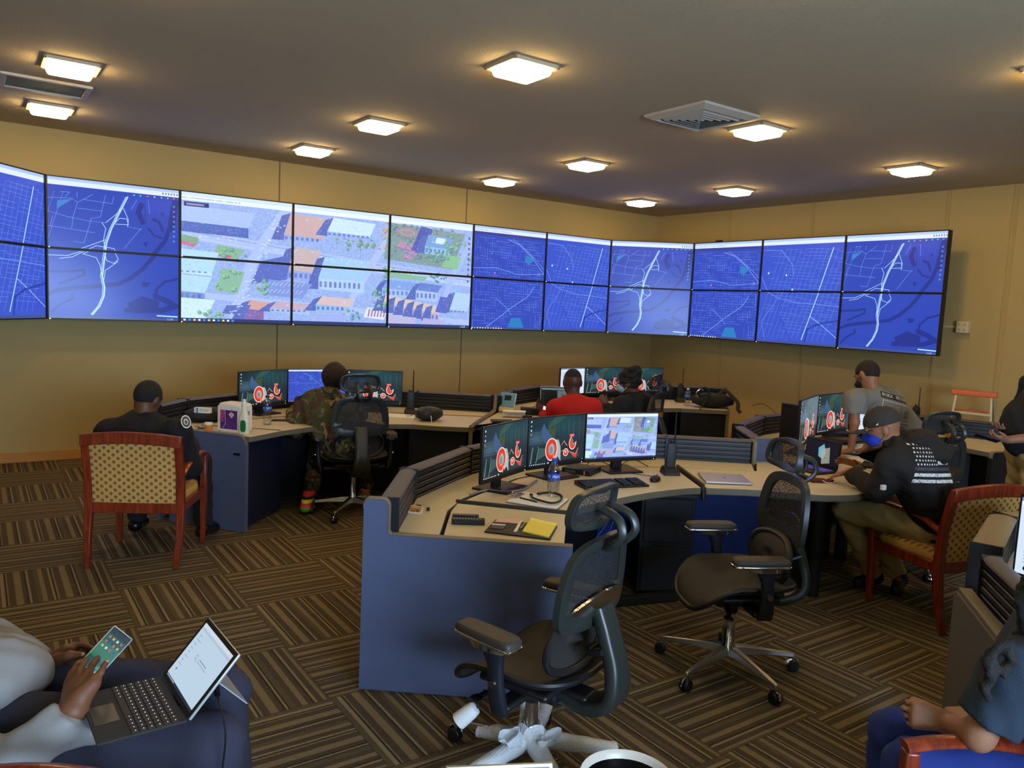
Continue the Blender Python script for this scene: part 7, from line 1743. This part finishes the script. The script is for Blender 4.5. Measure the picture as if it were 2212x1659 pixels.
# P8 lower right -----------------------------------------------
t, b, s_, R, P, J = person('person in a dark blue T-shirt and jeans with folded arms, lower right corner', (1.56, 2.14, 0), dict(
    head=Q(2300, 1262, 2.06), hf=(.25, .96, -.1), hu=(0, 0, 1), neck=Q(2290, 1372, 2.06), chest=Q(2275, 1440, 2.10), pelvis=V3(1.58, 2.16, .60), tf=(-.88, .45, 0),
    sh=[Q(2196, 1470, 1.98), Q(2262, 1430, 2.30)], el=[Q(2112, 1588, 2.00), Q(2150, 1560, 2.36)], wr=[Q(2046, 1562, 2.12), Q(2112, 1540, 2.24)],
    hip=[V3(1.55, 2.06, .55), V3(1.60, 2.26, .55)], kn=[V3(1.19, 2.10, .545), V3(1.26, 2.34, .51)], an=[fl(1.20, 2.12, .1), fl(1.28, 2.4, .1)], toe=[fl(1.06, 2.18, .05), fl(1.14, 2.46, .05)],
    hd=[V3(-.9, .32, .05), V3(-.85, -.25, .02)], pn=[V3(.2, .9, -.3), V3(0, 0, -1)]), FAIR, cloth('dark_blue_cotton', (36, 50, 66)), cloth('blue_denim', (30, 52, 128)), M_SHOE, dict(sleeve='short', slf=.74, S=1.15, infl=.018, h=.006, hc=.008, fat=1.05, s=1.05, hem=.05, wr=(.002, 24), hand0=dict(curl=(.9, .9, .9, .9), thumb=(.3, .3)), hand1=dict(curl=(.45, .45, .5, .5), thumb=(.3, .2)), hand_s=.92))
eyes(t, P, R)
F = Field(.008); rr = random.Random(5); c0 = J['head']
F.ell(P(0, -.03, .03), (.10, .12, .11), R, k=.03, cut=(P(0, .05, 0), R[:, 1]))
for k in range(46):
    a = rr.uniform(0, 2*PI); x = .095*math.cos(a); y = -.03+.10*math.sin(a)
    if y > .03: continue
    p = P(x, y, rr.uniform(-.02, .06)); n_s = rr.randint(5, 8); ph_ = rr.uniform(0, 6)
    for i in range(n_s):
        q = p+V3(.014*math.cos(ph_+i*1.5), .014*math.sin(ph_+i*1.5), -.034); F.cone(p, q, .013, .012, k=.008); p = q
for px, py in ((2172, 1415), (2150, 1428), (2140, 1450), (2132, 1470), (2160, 1420), (2185, 1412)):
    p = np.array(Q(px, py-26, 1.90)); ph_ = rr.uniform(0, 6)
    for i in range(5): q = p+V3(.013*math.cos(ph_+i*1.6), .010*math.sin(ph_+i*1.6), -.016); F.cone(p, q, .011, .010, k=.006); p = q
np_mesh('curly_hair', F.mesh((.002, 110), 2), M_HAIR, t)
# P9 lower left --------------------------------------------------
M_P9 = cloth('light_grey_jersey', (140, 139, 138)); SK9 = skin('warm_brown_skin', (112, 70, 46))
th9 = thing('person', 'person in a light grey hoodie typing on a phone, lower left corner', 'person', (-1.62, 2.22, 0), world=True)
F = Field(.0055)
hd_c = V3(-1.82, 2.2, 1.27); R, P = head(F, hd_c, (.85, .05, -.5), (.3, 0, 1)); F.cone((-1.85, 2.2, 1.06), hd_c+V3(-.01, 0, -.06), .056, .052)
F.cone((-1.86, 2.2, 1.0), (-1.66, 2.2, .62), .12, .12, flat=((1, 0, 0), 1.2), k=.05)
shL, shR = V3(-2.02, 2.40, .95), V3(-1.98, 2.0, .95)
elR = np.array(Q(0, 1668, 1.90)); wrR = np.array(Q(158, 1535, 1.98)); elL = V3(-1.76, 2.46, .70); wrL = np.array(Q(98, 1444, 2.34))
F.chain([(-1.84, 2.1, 1.0), shR, elR, wrR], [.05, .05, .042, .031], k=.02); F.chain([(-1.84, 2.3, 1.0), shL, elL, wrL], [.05, .05, .042, .031], k=.02)
for a, k_, an_ in (((-1.6, 2.12, .55), (-.80, 2.08, .53), (-.80, 2.08, .1)), ((-1.6, 2.3, .55), (-.88, 2.36, .53), (-.86, 2.38, .1))): F.chain([a, k_, an_], [.07, .045, .036]); F.cone(an_, np.array(an_)+V3(.15, 0, -.05), .03, .03)
def fingers(F, W, K, tips, r=.0105, rp=.017):
    "W wrist, K list of knuckle points, tips list of chains"
    for kx in K: F.cone(W, kx, .026, .0155, k=.016)
    for kx, ch in zip(K, tips):
        p = np.array(kx); rr_ = r
        for q in ch: F.cone(p, q, rr_, rr_*.9, k=.004); p = np.array(q); rr_ *= .93
q3 = lambda x, y, Y: np.array(Q(x, y, Y))
# near (right) hand: back of the hand to us, fingers reaching over the phone
K = [q3(204, 1468, 2.04), q3(190, 1455, 2.10), q3(174, 1449, 2.15), q3(160, 1452, 2.19)]
T9 = [[q3(218, 1452, 2.05), q3(224, 1440, 2.09), q3(229, 1431, 2.12)], [q3(200, 1436, 2.12), q3(209, 1425, 2.16), q3(212, 1421, 2.2)], [q3(180, 1434, 2.18), q3(186, 1426, 2.22), q3(189, 1424, 2.25)], [q3(165, 1438, 2.21), q3(172, 1430, 2.24), q3(176, 1428, 2.26)]]
fingers(F, wrR, K, T9)
F.cone(wrR, q3(160, 1490, 2.06), .03, .028, k=.02); F.cone(q3(178, 1500, 2.0), q3(200, 1478, 2.02), .026, .02, k=.02)
F.cone(q3(150, 1478, 2.10), q3(162, 1458, 2.2), .016, .012, k=.015)
# far (left) hand: behind the phone
K = [q3(140, 1402, 2.36), q3(152, 1404, 2.38), q3(160, 1412, 2.40), q3(160, 1422, 2.40)]
T9 = [[q3(160, 1394, 2.40), q3(180, 1394, 2.40), q3(198, 1400, 2.38)], [q3(172, 1400, 2.42), q3(192, 1404, 2.42), q3(205, 1410, 2.40)], [q3(176, 1410, 2.42), q3(192, 1416, 2.42)], [q3(172, 1424, 2.42), q3(184, 1430, 2.4)]]
fingers(F, wrL, K, T9, r=.0115)
F.cone(q3(120, 1430, 2.32), q3(150, 1416, 2.28), .022, .016, k=.02); F.cone(q3(150, 1416, 2.28), q3(178, 1416, 2.28), .0135, .0115, k=.006)
np_mesh('body', F.mesh(), SK9, th9)
for tp in (q3(230, 1430, 2.115), q3(179, 1414, 2.268)):
    MB().ell(Vector(tp), (.0055, .006, .0055), 8).build('fingernail', mat('nail', (196, 150, 128), .3), th9)
G9 = Field(.007)
G9.cone((-2.02, 2.2, .94), (-1.72, 2.2, .58), .155, .165, flat=((1, 0, 0), 1.15), k=.05, cut=((0, 0, .56), (0, 0, -1)))
G9.ell((-1.57, 2.18, .64), (.235, .20, .12), k=.07)
G9.chain([(-1.84, 2.1, 1.0), shR, elR], [.07, .072, .066], k=.04); G9.cone(elR, wrR, .064, .052, k=.03, cut=(q3(150, 1545, 1.98), wrR-elR)); G9.cone(q3(120, 1575, 1.95), q3(192, 1560, 2.02), .050, .058, k=.03, cut=(wrR+(wrR-elR)*.02, wrR-elR))
G9.chain([(-1.84, 2.3, 1.0), shL, elL], [.07, .072, .062], k=.04); G9.cone(elL, wrL, .060, .042, k=.03, cut=(elL+(wrL-elL)*.9, wrL-elL))
np_mesh('hoodie', G9.mesh((.0035, 24), 6), M_P9, th9)
T = Field(.008)
for a, k_, an_ in (((-1.6, 2.12, .55), (-.80, 2.08, .53), (-.80, 2.08, .1)), ((-1.6, 2.3, .55), (-.88, 2.36, .53), (-.86, 2.38, .1))): T.chain([a, k_, an_], [.10, .085, .07], k=.04)
T.ell((-1.64, 2.2, .57), (.17, .2, .13), k=.06)
np_mesh('trousers', T.mesh((.004, 20), 9), cloth('dark_navy_trousers', (46, 46, 62)), th9)
for an_ in ((-.80, 2.08, .1), (-.86, 2.38, .1)):
    Sx = Field(.009); Sx.cone((an_[0]-.04, an_[1], .05), (an_[0]+.16, an_[1], .045), .045, .04, cut=((0, 0, .004), (0, 0, -1))); np_mesh('shoe', Sx.mesh(), M_SHOE, th9)
hair(th9, P, R, None, M_HAIR, .004, cutn=tuple(R[:, 1]*.75-R[:, 2]*.66), cutp=(0, .05, 0)); eyes(th9, P, R)
# phone held in the lower left
cv = Canvas(90, 180, (30, 90, 80)); cv.rect(0, 0, 90, 26, (24, 50, 54)); cv.rect(0, 60, 90, 120, (70, 160, 110), .5); cv.poly([(0, 180), (90, 120), (90, 180)], (90, 190, 130), .6)
for r in range(3):
    for c_ in range(4): cv.rect(11+c_*19, 32+r*19, 20+c_*19, 41+r*19, ((220, 110, 90), (235, 235, 240), (60, 90, 160), (230, 190, 90), (200, 90, 100))[(r*4+c_*3) % 5])
cv.rect(28, 0, 62, 7, (8, 8, 8)); cv.rect(50, 150, 64, 164, (40, 60, 120)); cv.disc(70, 164, 7, 7, (190, 230, 200))
pb0, pb1 = Vector(Q(190, 1450, 2.22)), Vector(Q(262, 1372, 2.30)); upv = (pb1-pb0).normalized(); rt = Vector(AX_R); rt = (rt-upv*rt.dot(upv)).normalized(); nn = rt.cross(upv)
rt = (rt*.80+nn*-.6).normalized(); nn = rt.cross(upv).normalized(); ctr = (pb0+pb1)/2
ph = thing('mobile_phone', 'phone with green home screen held at the lower left', 'phone', tuple(ctr))
Mp = Matrix((rt, upv, nn)).transposed().to_4x4(); ph.matrix_world = Matrix.Translation(ctr) @ Mp
MB().box((0, 0, -.005), (.072, .150, .009)).build('case', mat('silver_phone_case', (200, 205, 200), .25), ph, bevel=.006, seg=3)
quad('screen', (-.033, -.072, .0005), (.033, -.072, .0005), (.033, .072, .0005), (-.033, .072, .0005), screen_mat('lit_phone_home', cv.image('phone_home_screen'), .75), ph)
# tablet with keyboard on the lap
h1, h2 = G(352, 1468, .655), G(404, 1557, .655); k1, k2 = G(205, 1490, .655), G(248, 1592, .655)
e1 = (h2-h1).normalized(); e2 = Vector((0, 0, 1)).cross(e1)*-1
if e2.x > 0: e2 = -e2
Wt = .292
tb = thing('tablet_computer', 'tablet with lit keyboard cover propped open on the lap', 'tablet', tuple((h1+h2)/2)); ctr = (h1+h2)/2
Mt = Matrix((e1, -e2, Vector((0, 0, 1)))).transposed().to_4x4()
if Mt.determinant() < 0: e1 = -e1; Mt = Matrix((e1, -e2, Vector((0, 0, 1)))).transposed().to_4x4()
tb.matrix_world = Matrix.Translation(ctr) @ Mt      # local x along the hinge, y away from the user
kb = MB().box((0, -.11, .004), (Wt, .215, .007)).build('keyboard_cover', mat('charcoal_felt', (50, 48, 46), .9), tb, bevel=.003)
mb = MB(); mg = MB()
for r in range(6):
    for c_ in range(14):
        if r == 5 and 3 < c_ < 9: continue
        x = -.132+c_*.0203; y = -.030-r*.0195; mb.box((x, y, .0088), (.0172, .016, .002)); mg.box((x-.001, y+.002, .0101), (.0042, .0022, .0005))
mb.box((-.01, -.030-5*.0195, .0088), (.10, .016, .002))
ky = mb.build('keys', mat('dark_keys', (40, 38, 38), .6), kb, smooth=0); mg.build('key_legends', mat('lit_legends', (230, 230, 255), .5, emis=(190, 185, 240), estr=.6), ky, smooth=0)
MB().box((0, -.178, .0078), (.10, .06, .001)).build('touchpad', mat('grey_pad', (74, 70, 66), .4), kb, smooth=0)
cv = Canvas(320, 210, (196, 220, 240)); cv.rect(0, 0, 320, 14, (214, 228, 240)); cv.rect(0, 14, 320, 24, (184, 206, 226)); cv.disc(110, 96, 9, 9, (120, 130, 140), 1, .8); cv.line([(116, 102), (124, 110)], 2, (120, 130, 140))
for k in range(8): cv.rect(22, 40+k*16, 22+random.uniform(20, 50), 43+k*16, (150, 165, 180), .7)
cv.rect(140, 92, 220, 95, (140, 150, 160)); cv.rect(132, 102, 236, 104, (150, 160, 170)); cv.disc(40, 172, 4, 4, (60, 80, 190)); cv.rect(0, 202, 320, 210, (30, 40, 60))
for k in range(10): cv.rect(8+k*9, 204, 13+k*9, 208, (220, 225, 235))
Ml = Matrix.Translation((0, .0, .008)) @ Matrix.Rotation(math.radians(-TABA), 4, 'X')
sl = MB().box((0, .005, .1005), (Wt, .009, .201), M=Ml).build('tablet_body', mat('silver_tablet', (196, 204, 208), .35, metal=.6), tb, bevel=.003)
MB().box((0, .0, .1005), (Wt-.004, .0015, .198), M=Ml).build('black_border', M_BLACK, sl, smooth=0)
quad('screen', *[Ml @ Vector(v) for v in ((-.13, -.0012, .014), (.13, -.0012, .014), (.13, -.0012, .187), (-.13, -.0012, .187))], screen_mat('lit_browser_page', cv.image('browser_page'), .9), sl)
a0 = Ml @ Vector((0, .01, .11)); MB().loft([[a0+Vector((-.13, 0, 0)), a0+Vector((.13, 0, 0)), a0+Vector((.13, .004, 0)), a0+Vector((-.13, .004, 0))], [Vector((-.13, .16, .0)), Vector((.13, .16, .0)), Vector((.13, .164, .0)), Vector((-.13, .164, .0))]]).build('kickstand', MATS['silver_tablet'], tb, smooth=0)
ctrw = tb.matrix_world
cd = thing('charging_cable', 'black charging cable hanging from the tablet edge', 'cable', tuple(ctrw @ Vector((.14, .05, .12))), world=True)
pA_ = Vector(Q(472, 1505, 2.06)); MB().tube(smooth_path([Vector(Q(467, 1490, 2.07)), Vector(Q(472, 1512, 2.02)), Vector(Q(484, 1560, 1.99)), Vector(Q(487, 1600, 1.98)), Vector(Q(480, 1665, 1.98))], 6), .0028, 6).build('cord', M_BLACK, cd)
MB().cyl(Vector(Q(466, 1482, 2.07)), Vector(Q(470, 1503, 2.05)), .008, 10).build('plug', M_BLACK, cd)

dup(st, (1.58, 2.16, 0), .4, 'low round stool under the person with folded arms')
dup(st, (-1.66, 2.2, 0), .4, 'low round stool under the person with the tablet')
# ------------------------------------------------------------------ light
w = bpy.data.worlds.new('sky_outside'); scene.world = w; w.use_nodes = True
bg = w.node_tree.nodes['Background']; sky = w.node_tree.nodes.new('ShaderNodeTexSky'); sky.sky_type = 'HOSEK_WILKIE'; sky.turbidity = 4
w.node_tree.links.new(sky.outputs[0], bg.inputs['Color']); bg.inputs['Strength'].default_value = .5
ar = bpy.data.lights.new('daylight_at_window', 'AREA'); ar.shape = 'RECTANGLE'; ar.size = (W1-W0)*.96; ar.size_y = (WZ1-WZ0)*.95; ar.energy = DAY; ar.color = (.52, .72, 1.0)
ao = bpy.data.objects.new('daylight_at_window', ar); C.objects.link(ao)
pw = UV((W0+W1)/2, V0-.14, (WZ0+WZ1)/2); q = E2.to_track_quat('-Z', 'Z'); ao.location = pw; ao.rotation_euler = q.to_euler()
scene.view_settings.view_transform = 'Standard'; scene.view_settings.look = 'None'; scene.view_settings.gamma = 1.0; scene.view_settings.exposure = 0.0
try: scene.view_settings.use_curve_mapping = False
except Exception: pass
scene.cycles.use_denoising = True
scene.cycles.max_bounces = 5; scene.cycles.diffuse_bounces = 3; scene.cycles.glossy_bounces = 3; scene.cycles.transparent_max_bounces = 12; scene.cycles.transmission_bounces = 4
scene.cycles.caustics_reflective = False; scene.cycles.caustics_refractive = False
scene.cycles.use_light_tree = True; scene.cycles.sample_clamp_indirect = 4.0
scene.cycles.use_adaptive_sampling = True; scene.cycles.adaptive_threshold = 0.03
